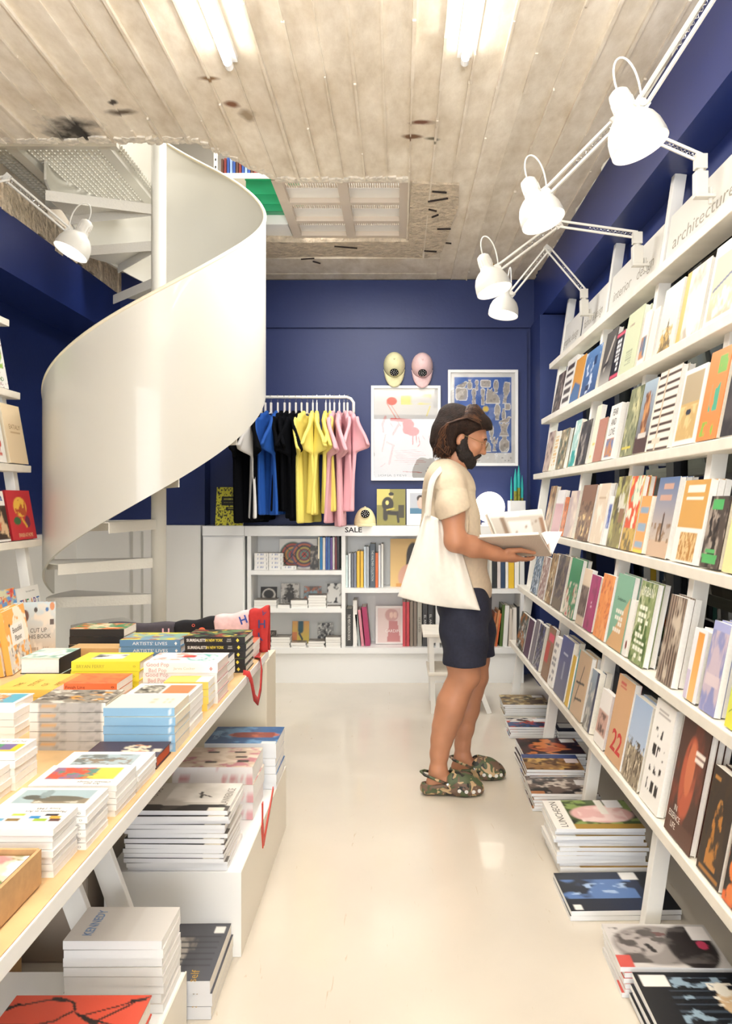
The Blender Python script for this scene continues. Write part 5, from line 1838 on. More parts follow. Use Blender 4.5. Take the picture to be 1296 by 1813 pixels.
f1, f2, fb, fr = SH['a1'], SH['a2'], SH['bot'], SH['b1']
CIRC = [('fill', 'efece6')]
for (cu, pal) in ((.36, ('2f5a4c', 'b84a34', '46303a', 'c98a3c', '5a6a54', 'b03c34', '3a2a2c')), (.66, ('4a4468', 'c4653c', '2c2a34', 'b8a04a', '7a3440', '5a7a6c', 'b8402f'))):
    for q, c in enumerate(pal):
        CIRC.append(('oval', cu, .48, .34 - q * .045, .42 - q * .055, c))
CIRC += [('line', .14, .2, .60, .78, .012, '241c20'), ('line', .58, .2, .14, .78, .012, '241c20'), ('line', .44, .2, .88, .78, .012, '241c20'), ('line', .9, .2, .46, .78, .012, '241c20')]
face(494, 955, 561, 1009, .16, 'white landscape book with two targets of coloured rings', CIRC, (), res=(56, 46))
face(549, 967, 565, 1009, .05, 'black sculpture photograph book by the blue spines', [('fill', '2a2724'), N('8a8074', 7, 4, .55, .12)], res=(10, 20), t=.012)
bxw = lin('f3f1ec')
BOXD = design('slipbox', .08, .104, .031, [('fill', '5a463a'), N('a08c78', 6, 3)], ('f1efea', [('fill', 'f1efea'), ('glyphs', (.12, .25, .75, .8), 1, 7, '8a94b8', 4), ('oval', .86, .5, .04, .2, '6a6a70')]), True, (), (10, 10), PAGES2)
for (c, k, p0) in ((0, 4, 450), (1, 4, 475.5), (2, 1, 499)):
    x = (p0 + 12.5 - PX) * (YB + .03) / F
    for j in range(k):
        zz = f1 + j * .0313
        place(BOXD, flat(x + .001 * (j % 2), YB + .075, zz + .0005, 0), 'small white picture box book, %s, %s column in the bookcase' % (
            'bottom one' if j == 0 and k > 1 else ('only one' if k == 1 else ['', 'second up', 'third up', 'top one'][j]), ['left', 'middle', 'lone right'][c]), 'small white box books')
spines([(563, 566, 951, 'e6dcc0', 'cream', '', '', -0.0), (566.5, 571, 951, '2a7fb8', 'bright blue', '', 'e8e8f0', 0), (571.5, 576, 952, 'ece4da', 'white pink', '', '', 0), (576.5, 580, 951, '3a5fb0', 'royal blue', '', '', 0),
        (580.5, 584.5, 951, '4a74b0', 'mid blue', '', 'e8e8f0', 0), (585, 588.5, 952, '6a4c9a', 'violet', '', '', 0), (589, 592.5, 951, 'e4e0da', 'chalk white', '', '', 0), (593, 596.5, 951, '7a2c34', 'dark red', '', '', 0),
        (597, 601, 950, '1f2026', 'black', '', '', 0)], f1, .06, 'among the coloured ones at the right of the upper left shelf')
face(461, 1032, 490, 1064, .15, 'black book with a white bowl photograph', [('fill', '1c1a1a'), ('oval', .5, .55, .42, .36, 'a8a49c'), ('oval', .5, .6, .3, .22, '2c2a28'), ('oval', .5, .15, .12, .12, 'd0ccc4'), ('ring', .5, .58, .36, .3, .08, 'efeae2')], res=(24, 26), zfix=f2 + .0)
face(497, 1032, 529, 1070, .15, 'grey book with a stack of dark stones', [('fill', 'c9c6c0')] + [('oval', .5, .88 - .14 * i, .16 + .06 * i, .09, '3a3834') for i in range(6)] + [N('8a8680', 9, 3, .55, .1)], res=(24, 28), zfix=f2)
face(538, 1032, 569, 1065, .15, 'brown market photograph book', [('fill', '6a5a54'), N('b06a4c', 6, 3, .5, .1), N('8aa0a8', 5, 8, .55, .1)], res=(18, 20), zfix=f2)
face(579, 1032, 604, 1072, .10, 'black book with a cloudy white landscape', [('fill', '23211f'), N('e0ded8', 4, 3, .45, .1), ('rect', 0, 0, 1, .12, 'd0cec8')], res=(18, 26), zfix=f2)
pile(450, 489, 1063, f2, .01, 3, 'dark covered pamphlet', 'in the left pile of the middle shelf')
pile(491, 512, 1071, f2, .01, 1, 'dark pamphlet lying flat', 'before the stone stack book')
pile(515, 544, 1063, f2, .012, 2, 'brown covered pamphlet', 'in the centre pile of the middle shelf')
pile(546, 577, 1055, f2, .01, 5, 'white edged pamphlet', 'in the tall pile of the middle shelf')
pile(579, 603, 1073.5, f2, .004, 1, 'pale pamphlet lying flat', 'at the right end of the middle shelf')
face(475, 1101, 489, 1128, .06, 'dark photograph book at the left of the lowest shelf', [('fill', '33302e'), N('8a827a', 6, 3)], res=(8, 14), label_end='of the bookcase', zfix=fb)
face(517, 1098, 547, 1137, .15, 'yellow book with a teal vase shape', [('grad', 'd9c85a', 'd9a060'), ('line', .5, .95, .5, .62, .2, '2f5a68'), ('line', .5, .62, .42, .45, .06, '2f5a68'), ('line', .42, .45, .6, .2, .06, '2c4a58'), ('line', .6, .2, .5, .02, .04, '2c4a58'), ('rect', 0, 0, .3, .5, 'd98a5a')], res=(26, 32), zfix=fb)
face(562, 1100, 590, 1136, .15, 'grey marbled book', [('fill', '8a8a88'), N('3a3a3c', 8, 3, .5, .08), N('d0d0cc', 9, 8, .58, .08)], res=(22, 26), zfix=fb)
pile(480, 513, 1129, fb, .01, 4, 'grey covered pamphlet', 'in the left pile of the lowest shelf')
pile(515, 541, 1138, fb, .01, 2, 'speckled pamphlet', 'before the yellow vase book')
pile(545, 574, 1136, fb, .01, 3, 'olive covered pamphlet', 'before the grey marbled book')
pile(577, 603, 1129, fb, .01, 4, 'brown covered pamphlet', 'in the right pile of the lowest shelf')
# middle bay
spines([(612.5, 616, 983, 'cfe0df', 'pale teal', '', '', 0), (617, 621, 980, 'dfe3e4', 'pale grey', '', '', 0), (622, 626, 980, '6e7078', 'grey photo', '', '', 0), (626.8, 631, 979, '7c8090', 'blue grey photo', '', '', 0),
        (632, 637, 976, 'e9bc3e', 'first yellow', '', '', 0), (638, 643.5, 976, 'e6b63a', 'second yellow', '', '', 0), (644.5, 648, 968, 'c9d6e0', 'ice blue', '', '', 0), (648.5, 653.5, 968, 'a8aeb4', 'silver grey', '', '333333', 0),
        (655, 664.5, 963, '4a5560', 'thick slate', 'THE WALTHER COLLECTION', 'd8dcd8', 0), (664.8, 669.5, 979, 'd86a34', 'orange', '', 'f0e0d0', 0), (670, 674, 965, 'd6d8dc', 'light grey', '', '', 0), (675, 678.5, 963, 'ece9e2', 'white', '', '', 0)],
       fr, .06, 'on the upper shelf of the middle bay')
face(691, 955, 745, 1042, .12, 'ochre book with a dark haired woman seen from behind', [('fill', 'e2bd7a'), ('oval', .75, .62, .22, .3, '2a2422'), ('line', .62, .75, .56, .4, .07, '2a2422'), ('oval', .62, .22, .36, .26, 'd9a58c'), ('line', .5, .3, .95, .42, .01, '3a2c28'), ('rect', .2, 0, .5, .1, 'd99a4c')],
     res=(40, 56), t=.012)
spines([(612.5, 624, 1078, '35332f', 'charcoal', "THE MEN'S FASHION BOOK", 'e8e4dc', 0), (625, 632.5, 1063, 'ece8e2', 'white', '', '', 0), (634, 638.5, 1088, '9fa6a4', 'grey', '', '', -.10), (640, 645, 1080, 'd98a98', 'pink', '', '8a2c3c', -.10), (647, 656, 1075, 'a82c5c', 'magenta', '', 'f0b0a0', -.10)],
       fb, .06, 'at the left of the low middle shelf')
face(665, 1074, 713, 1140, .14, 'pink book with twin women in hoods lettered CARDIN', [('fill', 'ece7e2'), ('rect', .06, .04, .94, .94, 'e3cdc6'), ('oval', .55, .76, .2, .16, 'c99a92'), ('oval', .66, .76, .17, .15, 'c99a92'), ('oval', .58, .76, .07, .08, 'e9c8b8'), ('oval', .72, .76, .07, .08, 'e9c8b8'), ('tri', [(.42, .05), (.92, .05), (.8, .6), (.5, .6)], 'c07a78')],
     (('CARDIN', 'f', .62, .34, .022, 'f6efe9', .11, 0),), res=(34, 44), t=.016, zfix=fb)
spines([(713, 718.5, 1066, 'c9424c', 'first red', '', 'f0d0d0', 0), (719.5, 725, 1066, 'c53e48', 'second red', '', 'f0d0d0', 0), (726, 731.5, 1066, '8a7a6c', 'first brown photo', '', '', 0), (732.5, 738, 1067, '84766a', 'second brown photo', '', '', 0),
        (739, 747, 1067, 'a8a398', 'grey stone', 'SET OTZI', '3a3835', 0), (748.5, 757, 1068, '3a393a', 'first dark grey', 'EL ANATSUI', 'd8d8d4', 0), (758, 767, 1068, '38373a', 'second dark grey', 'EL ANATSUI', 'd8d8d4', 0), ], fb, .05, 'right of the pink twins book')
spines([(786, 792, 1066, 'e9e6e0', 'white', '', '', 0), (793, 800, 1070, '2f6a5c', 'green', '', '', 0), (801, 808, 1066, '22262a', 'black', '', '', 0), (812, 819, 1074, 'd0c8b8', 'beige', '', '', 0), (858, 866, 1075, 'c9433a', 'red', '', '', 0)], fb, .05, 'low on the bookcase behind the standing person')
# right bay
spines([(867, 871, 992, 'dcd8cc', 'pale', '', '', 0), (871.5, 879.5, 988, '191a1c', 'first black', '', '', 0), (880.5, 886.5, 988, 'd8cfcb', 'white and red', '', '', 0), (887, 894, 986, '24405f', 'dark blue', '', 'd8d8d8', 0), (895, 900, 990, 'efece6', 'white', '', '', 0),
        (900.5, 910.5, 984, 'e6bd2f', 'yellow', '', '6a4a10', 0), (911, 919, 988, 'ecebe6', 'thick white', '', '', 0), (919.6, 923, 988, '2f7a6a', 'teal', '', '', 0), (924, 930, 986, '15171c', 'second black', '', '', 0)],
       SH['c1'], .05, 'on the right bay upper shelf')
spines([(867, 871, 1084, 'b0683c', 'brown', '', '', .16), (872, 876, 1080, 'c98a5a', 'tan', '', '', .16), (877, 880, 1086, 'd96a3c', 'orange', '', '', .14), (884, 889, 1071, '4f6a2c', 'green', '', '', .08), (890, 898, 1072, 'efece6', 'white', '', '', .06), (900, 906, 1078, 'ddd2c4', 'cream', '', '', .04),
        (907, 915, 1076, 'e9e2d8', 'white with orange panel', '', '', .0), (916, 921, 1074, '1c1c20', 'black', '', '', 0)], fb, .05, 'on the right bay lower shelf')

# ---- on top of the bookcase
YBT = ('on top of the bookcase')
face(381, 861, 430, 929, -.02, 'yellow book crowded with black cartoons and a black title panel', [('fill', 'cfc93a'), N('23231c', 26, 3, .55, .04), ('rect', .2, .52, .86, .76, '141412'), ('rect', .36, .40, .76, .48, '141412'), ('glyphs', (.27, .66, .79, .72), 1, 11, 'b8b44a', 2), ('glyphs', (.27, .58, .79, .62), 1, 13, '8a8636', 2), ('glyphs', (.44, .42, .68, .46), 1, 5, 'b8b44a', 2)],
     (), t=.012, lean=.18, spine='e4e0cc', res=(60, 80), label_end=YBT, zfix=ZT)
face(667, 863, 718, 927, .08, 'yellow green book of a man seated in a leather jacket', [('fill', '8a8440'), ('rect', 0, .55, .45, 1, 'cfc46a'), ('oval', .5, .80, .07, .08, 'c8b878'), ('oval', .5, .86, .09, .05, '1a1814'), ('oval', .38, .58, .2, .2, '23201a'), ('line', .3, .35, .75, .32, .07, '23201a'), ('line', .72, .35, .75, .1, .05, '2a261e'), ('line', .3, .4, .3, .2, .1, '2c281e'),
      ('oval', .36, .62, .06, .06, 'd6cc7a'), ('line', .35, .42, .6, .46, .025, 'c8b84a'), ('rect', .75, .2, .95, .55, '3a3624')], t=.012, lean=.14, res=(50, 62), label_end=YBT, zfix=ZT)
face(720, 863, 762, 927, .08, 'white book with a small portrait of a woman', [('fill', 'ece9e6'), ('rect', .14, .32, .92, .88, 'b8bcc4'), ('rect', .14, .32, .92, .46, '4a7a98'), ('oval', .6, .62, .15, .17, 'd8b4a4'), ('oval', .58, .74, .15, .09, '3a302c'), ('oval', .6, .64, .11, .13, 'e0bcac')], t=.012, lean=.14, res=(40, 50), label_end=YBT, zfix=ZT)
face(822, 842, 834, 927, .10, 'slim pale book half hidden behind the standing person', [('fill', 'dcd6cc'), ('rect', .6, 0, .7, 1, 'b8aca0')], t=.01, lean=.10, res=(6, 10), label_end=YBT, zfix=ZT)

# ------------------------------------------------------------------ the long book table and its supports
TZ, TX = 0.70, -0.564
PLY = mat('plywood_top', 'd8b483', .5, noise=(7, .18))
tb = thing('book_table', 'long white edged plywood table covered with stacked books', 'table', (0, 0, 0))
MB().box(-1.72, TX, .62, 3.30, TZ - .034, TZ - .002).build('table_board', WHITE_LAM, tb, bevel=.002)
MB().box(-1.715, TX - .003, .625, 3.297, TZ - .003, TZ).build('table_top', PLY, tb)
for (y, xt, xb) in ((1.99, -.99, -.74), (2.10, -.93, -.69)):
    MB().bar((xt, y, TZ - .034), (xb, y, 0), .06, .022, up=(0, 1, 0)).build('trestle_leg', WHITE, tb, bevel=.002)
    MB().bar((-1.45, y, TZ - .034), (-1.68, y, 0), .06, .022, up=(0, 1, 0)).build('trestle_leg', WHITE, tb, bevel=.002)
MB().box(-1.55, -.88, 2.0, 2.09, TZ - .09, TZ - .034).build('trestle_beam', WHITE, tb)
eb = thing('plinth_box', 'tall cream plinth box carrying the far end of the book table', 'plinth', (0, 0, 0))
MB().box(-1.7, -.558, 3.215, 3.296, 0, TZ - .035).build('panel', mat('cream_panel', 'e6ddc8', .45), eb, bevel=.002)
MB().box(-1.7, -.575, 3.296, 3.55, 0, TZ - .05).build('carcass', MATS['cream_panel'], eb)
b1 = thing('plinth_box', 'low white plinth box of magazines sticking out beyond the table', 'plinth', (0, 0, 0))
Z1, Z2 = .25, .136
MB().box(-.865, -.468, 2.24, 3.13, 0, Z1).build('carcass', WHITE_LAM, b1, bevel=.002)
MB().box(-.869, -.464, 2.236, 2.2395, .001, Z1 + .001).build('front_panel', WHITE_LAM, b1)
MB().box(-.4675, -.464, 2.24, 3.13, .001, Z1 + .001).build('side_panel', mat('cream_panel2', 'ece5d6', .4), b1)
b2 = thing('plinth_box', 'lowest white plinth box, nearest, under the blue lettered paperbacks', 'plinth', (0, 0, 0))
MB().box(-1.2, -.549, 1.0, 1.95, 0, Z2).build('carcass', WHITE_LAM, b2, bevel=.002)
MB().box(-.5488, -.545, 1.0, 1.95, .001, Z2 + .001).build('side_panel', MATS['cream_panel2'], b2)

TG = 'books stacked on the table'
N_ = N


def S(*a, **k):
    return stack_px(*a, group=TG, zb=TZ, **k)


S('surreal', 327, 435, 1129, n=5, t=.0265, ratio=.70, hard=True, ops=[('fill', '1c1a1d'), N_('6a8a5a', 8, 3, .55, .08), N_('a83c34', 8, 9, .6, .06), N_('d9b84a', 9, 6, .64, .05)], spine='211e21', desc='black hardback lettered SURREALISTS IN NEW YORK',
  where='far table corner', pages=PAGES,
  titles=((['SURREALISTS'], 's', .20, .5, .0105, 'f1eee8', .072, 0), (['IN NEW YORK'], 's', .495, .5, .0105, 'e6cf4a', .066, 0), (['CHARLES', 'DARWENT'], 's', .74, .5, .005, 'e8e4da', .018, 0), (['♦'], 's', .88, .5, .01, 'e6cf4a', .012, 0)))
S('lives', 212, 319, 1134, n=4, t=.027, ratio=.70, hard=True, ops=[('fill', '7ba0b4'), N_('d9c84a', 6, 3, .52, .06), N_('8fb4a0', 5, 6, .5, .1), N_('a0503c', 6, 9, .6, .06), ('rect', .86, 0, 1, 1, 'd8d04a')], spine='6089b0', desc="blue hardback lettered ARTISTS' LIVES", where='left of the black hardbacks',
  titles=(("ARTISTS' LIVES", 's', .5, .5, .012, 'eef2f4', .135, 0), (['♦'], 's', .93, .5, .009, 'eef2f4', .010, 0)))
S('goodpop', 254, 385, 1175, n=4, t=.032, ratio=.69, hard=True, ops=[('fill', 'f2efec'), N_('e8a090', 9, 3, .55, .05, (.3, .5, 1, 1)), ('ring', .55, .35, .3, .14, .16, '4fb0a8'), ('rect', .55, .42, .72, .6, 'cf4034'), ('ring', .5, .2, .3, .1, .12, '6abab0')], spine='f4f1ee',
  desc='white hardback lettered Good Pop Bad Pop', where='before the black hardbacks', pages=mat('red_endpaper_block', 'ece0d8', .7), back='c8a0a0',
  titles=((['Good Pop', 'Bad Pop'], 's', .19, .5, .0125, 'd09a94', .072, 0), ('Jarvis Cocker', 's', .55, .42, .008, 'cfa8a2', .07, 0), (['♦'], 's', .91, .42, .009, 'd09a94', .011, 0)))
S('darkpair', 123, 219, 1115, n=4, t=.031, ratio=.66, hard=False, ops=[('fill', '3f8a5c'), N_('d97a3c', 6, 3, .5, .06), N_('e0d8b0', 5, 8, .58, .05), ('stripe', 'v', 10, .3, 'd9824a', (.6, 0, 1, .35))], spine=('1d1a19', [('fill', '1d1a19'), ('glyphs', (.05, .3, .9, .6), 1, 20, '4f8f78', 3)]),
  desc='black spined paperback with a green and orange cover', where='table back', pages=PAGES)
S('tan', 121, 211, 1149, n=4, t=.02, ratio=.5, ops=[('fill', 'd2ac76')], spine='c9a26c', desc='tan covered paperback', where='before the black spined pile')
S('ferry', 125, 246, 1172, n=3, t=.0333, ratio=.66, hard=True, ops=[('fill', 'eee246'), ('rect', .3, .32, .85, .8, '8a8a86'), N_('e6e6e0', 4, 3, .5, .15, (.3, .32, .85, .8)), N_('3c3a38', 5, 6, .58, .1, (.3, .32, .85, .8))], spine='ece040', desc='bright yellow hardback lettered BRYAN FERRY', where='stack mid table',
  titles=(('BRYAN FERRY', 's', .28, .5, .011, 'b0a63a', .095, 0), (['o'], 's', .92, .5, .009, 'a89e30', .009, 0)), pages=PAGES)
S('cave', 37, 107, 1165, n=2, t=.055, ratio=1.28, hard=True, ops=[('fill', 'cfdcd0'), N_('7fae9c', 6, 3, .5, .12), N_('f0f0e8', 5, 8, .55, .1)], spine='181718', desc='thick white edged book with a black spine', where='left of yellow hardbacks', spine_dir='right')
S('finish', 99, 206, 1211, n=3, t=.0235, ratio=.75, ops=[('fill', 'e97648'), N_('d0603a', 7, 3, .55, .08, None, 1)], spine='ea7546', desc='orange paperback lettered No Finish Line', where='before yellow hardbacks',
  titles=(('No Finish Line', 's', .25, .5, .0095, '6a2a18', .085, 0), (['o'], 's', .93, .5, .009, '6a2a18', .010, 0)))
S('story', -15, 92, 1222, n=3, t=.0235, ratio=1.15, ops=[('fill', 'f1c75a')], spine='f2cb62', desc='yellow book lettered THE STORY OF ART', where='left table edge',
  titles=(('THE', 'f', .30, .72, .02, '9a7428', .05, 0), ('STORY', 'f', .42, .50, .02, '9a7428', .085, 0), ('OF', 'f', .30, .28, .02, '9a7428', .035, 0), ('ART', 'f', .36, .08, .02, '9a7428', .05, 0)))
S('grey', 52, 186, 1247, n=5, t=.024, ratio=.7, hard=True, ops=[('fill', '8f8678'), N_('e09a34', 5, 3, .52, .06, (.2, .1, .8, .6), 2), N_('3a3430', 8, 8, .55, .1), N_('d9d4c8', 9, 5, .58, .08)], spine=('b4b2ae', [('fill', 'b4b2ae'), ('noise', 9, 4, .55, .2, '8a8886'), ('rect', .0, 0, .1, 1, 'e9e7e2'), ('rect', .16, .55, .34, .8, 'd0a878'), ('rect', .95, 0, 1, 1, 'ecebe6')]),
  desc='plastic wrapped grey photo book', where='left of light blue pile', jit=.002, pages=PAGES)
S('ltblue', 184, 310, 1256, n=5, t=.022, ratio=.75, ops=[('fill', 'e9e2d0'), ('glyphs', (.3, .1, .7, .45), 4, 2, 'cdbfa6', 3)], spine=('8cb8d8', [('fill', '8cb8d8'), ('glyphs', (.03, .2, .2, .8), 2, 5, 'd8e8f2', 3), ('glyphs', (.28, .4, .86, .6), 1, 24, 'cfe2ef', 5), ('oval', .94, .5, .02, .22, 'e2eef6')]), desc='light blue spined paperback', where='right table edge', pages=mat('cream_pages', 'e9e0cc', .75, noise=(120, .04)))
S('orangerect', 217, 334, 1235, n=5, t=.02, ratio=.8, ops=[('fill', 'f2efe9'), ('rect', .22, .04, .88, .48, 'e8804e'), ('rect', .22, .52, .88, .92, '8f8a7c'), N_('4a463c', 12, 3, .5, .1, (.22, .52, .88, .92)), N_('d8d4c4', 10, 8, .58, .08, (.22, .52, .88, .92))], spine='f3f1ec', desc='white paperback with an orange square', where='behind light blue pile')
S('yellowedge', 289, 368, 1209, n=4, t=.022, ratio=.6, ops=[('fill', 'f0cf5a'), ('rect', 0, 0, 1, .3, 'e9e4da')], spine='f1d468', desc='narrow yellow booklet', where='stack before the Good Pop books')
S('smallwhite', 340, 398, 1172, n=4, t=.0225, ratio=1.35, ops=[('fill', '2a2c34'), ('rect', .1, .1, .6, .8, 'c9a47a')], spine='f1efea', desc='small white spined book', where='behind the Good Pop books')
S('coral', 395, 447, 1141, n=3, t=.023, ratio=1.3, ops=[('fill', 'e0785c'), ('rect', .1, .5, .9, .9, '2c2a30')], spine='e9ded4', desc='small coral book', where='at the table corner by the red bag')
S('violet', 145, 278, 1340, n=1, t=.03, ratio=.65, hard=True, ops=[('fill', '44303c'), ('oval', .5, .36, .3, .2, 'e8d8b8'), N_('d9763c', 9, 3, .5, .06, (.25, .2, .75, .45)), N_('44303c', 7, 8, .56, .06, (.2, .14, .8, .6)), ('rect', .35, .03, .5, .12, 'd8ccb8')], spine='44303c', desc='dark violet hardback with red page edges', where='lying before the light blue stack',
  pages=mat('red_page_block', 'c9552c', .6), titles=(('RUSSIAN TALES', 'f', .5, .74, .011, 'c9552c', .085, 0),) if False else ())
WA = dict(spine='f4f2ee', res=(44, 40))
S('woaA', 88, 243, 1367, n=4, t=.0115, ratio=.66, ops=[('fill', 'f3f0ea'), ('rect', .30, .14, .86, .86, 'a9b8bc'), N_('6f7470', 6, 3, .5, .08, (.30, .14, .86, .86)), N_('8a7a66', 8, 7, .58, .06, (.30, .2, .7, .8))], desc='white art paperback with a grey blue picture', where='farthest of four stacks',
  titles=((['Contemporary', 'Painting'], 'f', .13, .30, .0085, '5c564c', .06, 90),), **WA)
S('woaB', 48, 205, 1394, n=5, t=.012, ratio=.66, ops=[('fill', 'f3f0ea'), ('rect', .30, .12, .88, .45, 'edc94a'), ('rect', .30, .45, .88, .9, 'cf5238'), N_('5a8a7a', 8, 3, .55, .06, (.30, .4, .88, .85)), N_('8a6a8a', 7, 6, .6, .06, (.30, .5, .88, .9)), N_('c98a3c', 8, 9, .58, .06, (.35, .3, .8, .6))], desc='white art paperback with a red and yellow picture', where='second of four stacks',
  titles=((['Art and', 'Climate Change'], 'f', .13, .30, .0085, '5c564c', .07, 90),), **WA)
S('woaC', -12, 152, 1438, n=6, t=.0117, ratio=.63, ops=[('fill', 'f3f0ea'), ('grad', '9fb4ba', 'a8bcc0', (.28, .1, .9, .92)), ('rect', .28, .1, .5, .7, '8a7d68'), ('oval', .5, .45, .12, .3, '6a6658'), ('oval', .55, .75, .1, .1, '5f6058'), N_('c9c4b4', 9, 3, .58, .06, (.3, .2, .7, .7)), ('oval', .70, .62, .2, .06, '8a9a9c')], desc='white art paperback with a grey animal picture', where='third of four stacks',
  titles=(('World of Art', 'f', .12, .35, .0085, '5c564c', .06, 90), ('Art and Climate Change', 's', .5, .5, .006, 'a8a49c', .085, 0), (['o'], 's', .93, .5, .006, 'a8a49c', .006, 0)), **WA)
sq = [('fill', 'f3f0ea')]
for (a, b, c) in ((.55, .5, 'b4c84a'), (.55, .12, '2a2838'), (.45, .28, '2f86c0'), (.45, .06, 'e8a03c'), (.34, .5, '8a7040'), (.34, .66, '6aa8c8'), (.34, .2, '9ab83c'), (.34, .04, '5a3a34')):
    sq.append(('rect', a, b, a + .1, b + .13, c))
S('woaD', -72, 94, 1474, n=7, t=.0112, ratio=.62, ops=sq, desc='white art paperback with coloured squares', where='nearest of four stacks',
  titles=((['Movements in Art', 'Since 1945'], 'f', .80, .30, .0085, '5c564c', .075, 90),), **WA)
S('popart', -60, 27, 1337, n=5, t=.016, ratio=.95, ops=[('fill', 'f4f2ec'), ('rect', .15, .05, .62, .6, 'e8c838'), ('rect', .22, .2, .62, .75, '7a6a9c'), ('rect', .3, .5, .62, 1, '4f9a6c')], spine='f4f2ee', desc='white paperback with a purple and yellow picture', where='left of the violet hardback',
  titles=(('POP ART', 'f', .80, .45, .012, 'a09a90', .07, 90),))
S('whiteleft', -70, -8, 1372, n=4, t=.015, ratio=1.2, ops=[('fill', 'f4f2ec')], spine='f4f2ee', desc='plain white paperback', where='left edge below the purple picture')
S('whiteback', -60, 26, 1264, n=4, t=.018, ratio=.75, ops=[('fill', 'f2efe8')], spine='f1efea', desc='plain pale paperback', where='before the black edged books')
S('blackedge', -45, 27, 1247, n=3, t=.029, ratio=1.0, hard=True, ops=[('fill', 'f0ede6'), ('rect', .1, .1, .9, .5, '5ab0c8'), N_('d9a05c', 7, 3, .5, .1, (.1, .4, .9, 1)), N_('b8503c', 7, 8, .6, .06, (.1, .4, .9, 1))], spine='f0eee8', desc='black edged book with a turquoise picture', where='left of grey photo books', back='1a1a1a')

# books standing at the back left of the table
def standing(key, A, B, zb, h, t, n, ops, spine, desc, titles, lean=.16, lab2=''):
    A, B = Vector((A[0], A[1], 0)), Vector((B[0], B[1], 0))
    d = (B - A)
    w = d.length
    d.normalize()
    n0 = Vector((d.y, -d.x, 0))
    up = Vector((-n0.x * math.sin(lean), -n0.y * math.sin(lean), math.cos(lean)))
    nr = Vector((n0.x * math.cos(lean), n0.y * math.cos(lean), math.sin(lean)))
    D = design(key, w, h, t, ops, spine, True, titles, (50, 64))
    for k in range(n):
        o = (A + B) / 2 + Vector((0, 0, zb + .001)) - n0 * (t + k * (t + .001)) / math.cos(lean) * 1.0 + up * (h / 2) - d * (k * t * 1.05)
        place(D, basis(d, up, nr, o), ('%s%s' % (COPYW[k], desc)), TG, light=k > 0)


PL = [('fill', 'f0a94a'), N_('f3ead4', 5, 3, .48, .04), N_('d8d4cc', 7, 8, .5, .06, (0, 0, 1, .45)), ('rect', .22, .42, .80, .74, 'f3efe6'), N_('8a847c', 12, 5, .62, .06, (0, 0, 1, .4)), ('oval', .2, .75, .03, .03, '4a3a2a')]
standing('planet', (-1.425, 2.80), (-1.475, 3.06), TZ, .235, .022, 2, PL, 'f0a94a', 'orange book lettered Beautiful Planet standing at the table back', (((['Beautiful', 'Planet'], 'f', .51, .58, .022, '2a2a2a', .11, 0)),))
CU = [('grad', 'c9b49a', 'c3d0d4'), N_('e0d2c0', 5, 3, .5, .2), ('oval', .1, .75, .12, .12, '6a4a3c'), ('oval', .12, .35, .08, .12, 'c08a5c'), ('oval', .42, .86, .05, .05, '4a4038'), ('oval', .75, .86, .05, .04, '3f6aa0'), ('rect', .84, .56, .95, .66, '5a4a40'), ('oval', .9, .92, .07, .08, 'd08a5a'), ('glyphs', (.25, .05, .8, .16), 1, 9, 'b09a84', 3)]
standing('cutup', (-1.575, 3.16), (-1.455, 3.215), TZ, .215, .014, 3, CU, '8cc4d8', 'pale book lettered CUT UP THIS BOOK standing at the table back', ((['CUT UP', 'THIS BOOK'], 'f', .5, .40, .018, '3a342e', .095, 0),))

# folded tote bags draped over the far table edge
def draped_bag(xa, xb, za, zb_, y, col, label, marks):
    m = mat('bag_' + col, col, .9, noise=(50, .08))
    t = thing('tote_bag', label, 'bag', (0, 0, 0), 'tote bags draped at the far end of the table')
    prof = []
    for i in range(25):
        s = i / 24
        prof.append(s)

    def fn(u, v):
        x = xa + (xb - xa) * u
        zt = za + (zb_ - za) * u + .004 * math.sin(u * 9)
        H = zt - TZ
        # up the front, over a soft fold, down the back
        if v < .42:
            k = v / .42
            return (x + .004 * math.sin(v * 9 + u * 4), y - .022 - .004 * math.sin(u * 11), TZ + .002 + (H - .02) * k)
        if v > .58:
            k = (1 - v) / .42
            return (x, y + .022, TZ + .002 + (H - .02) * k)
        a = math.pi * (v - .42) / .16
        return (x, y - .022 * math.cos(a) - .004 * math.sin(u * 11) * (1 - (v - .42) / .16), zt - .02 + .02 * math.sin(a))
    c = MB().quadgrid(fn, 20, 44).build('cloth', m, t, smooth=True)
    sd = c.modifiers.new('thickness', 'SOLIDIFY')
    sd.thickness = .003
    for (ch, u, v, hh, cc, turn) in marks:
        p = Vector(fn(u, v * .42))
        o = obj('lettering', text_mesh(ch, hh, ink(cc)), t)
        a = math.radians(turn)
        o.matrix_local = Matrix.Translation((p.x, y - .0275, p.z)) @ basis((1, 0, 0), (0, 0, 1), (0, -1, 0), (0, 0, 0)) @ Matrix.Rotation(a, 4, 'Z')
    return t


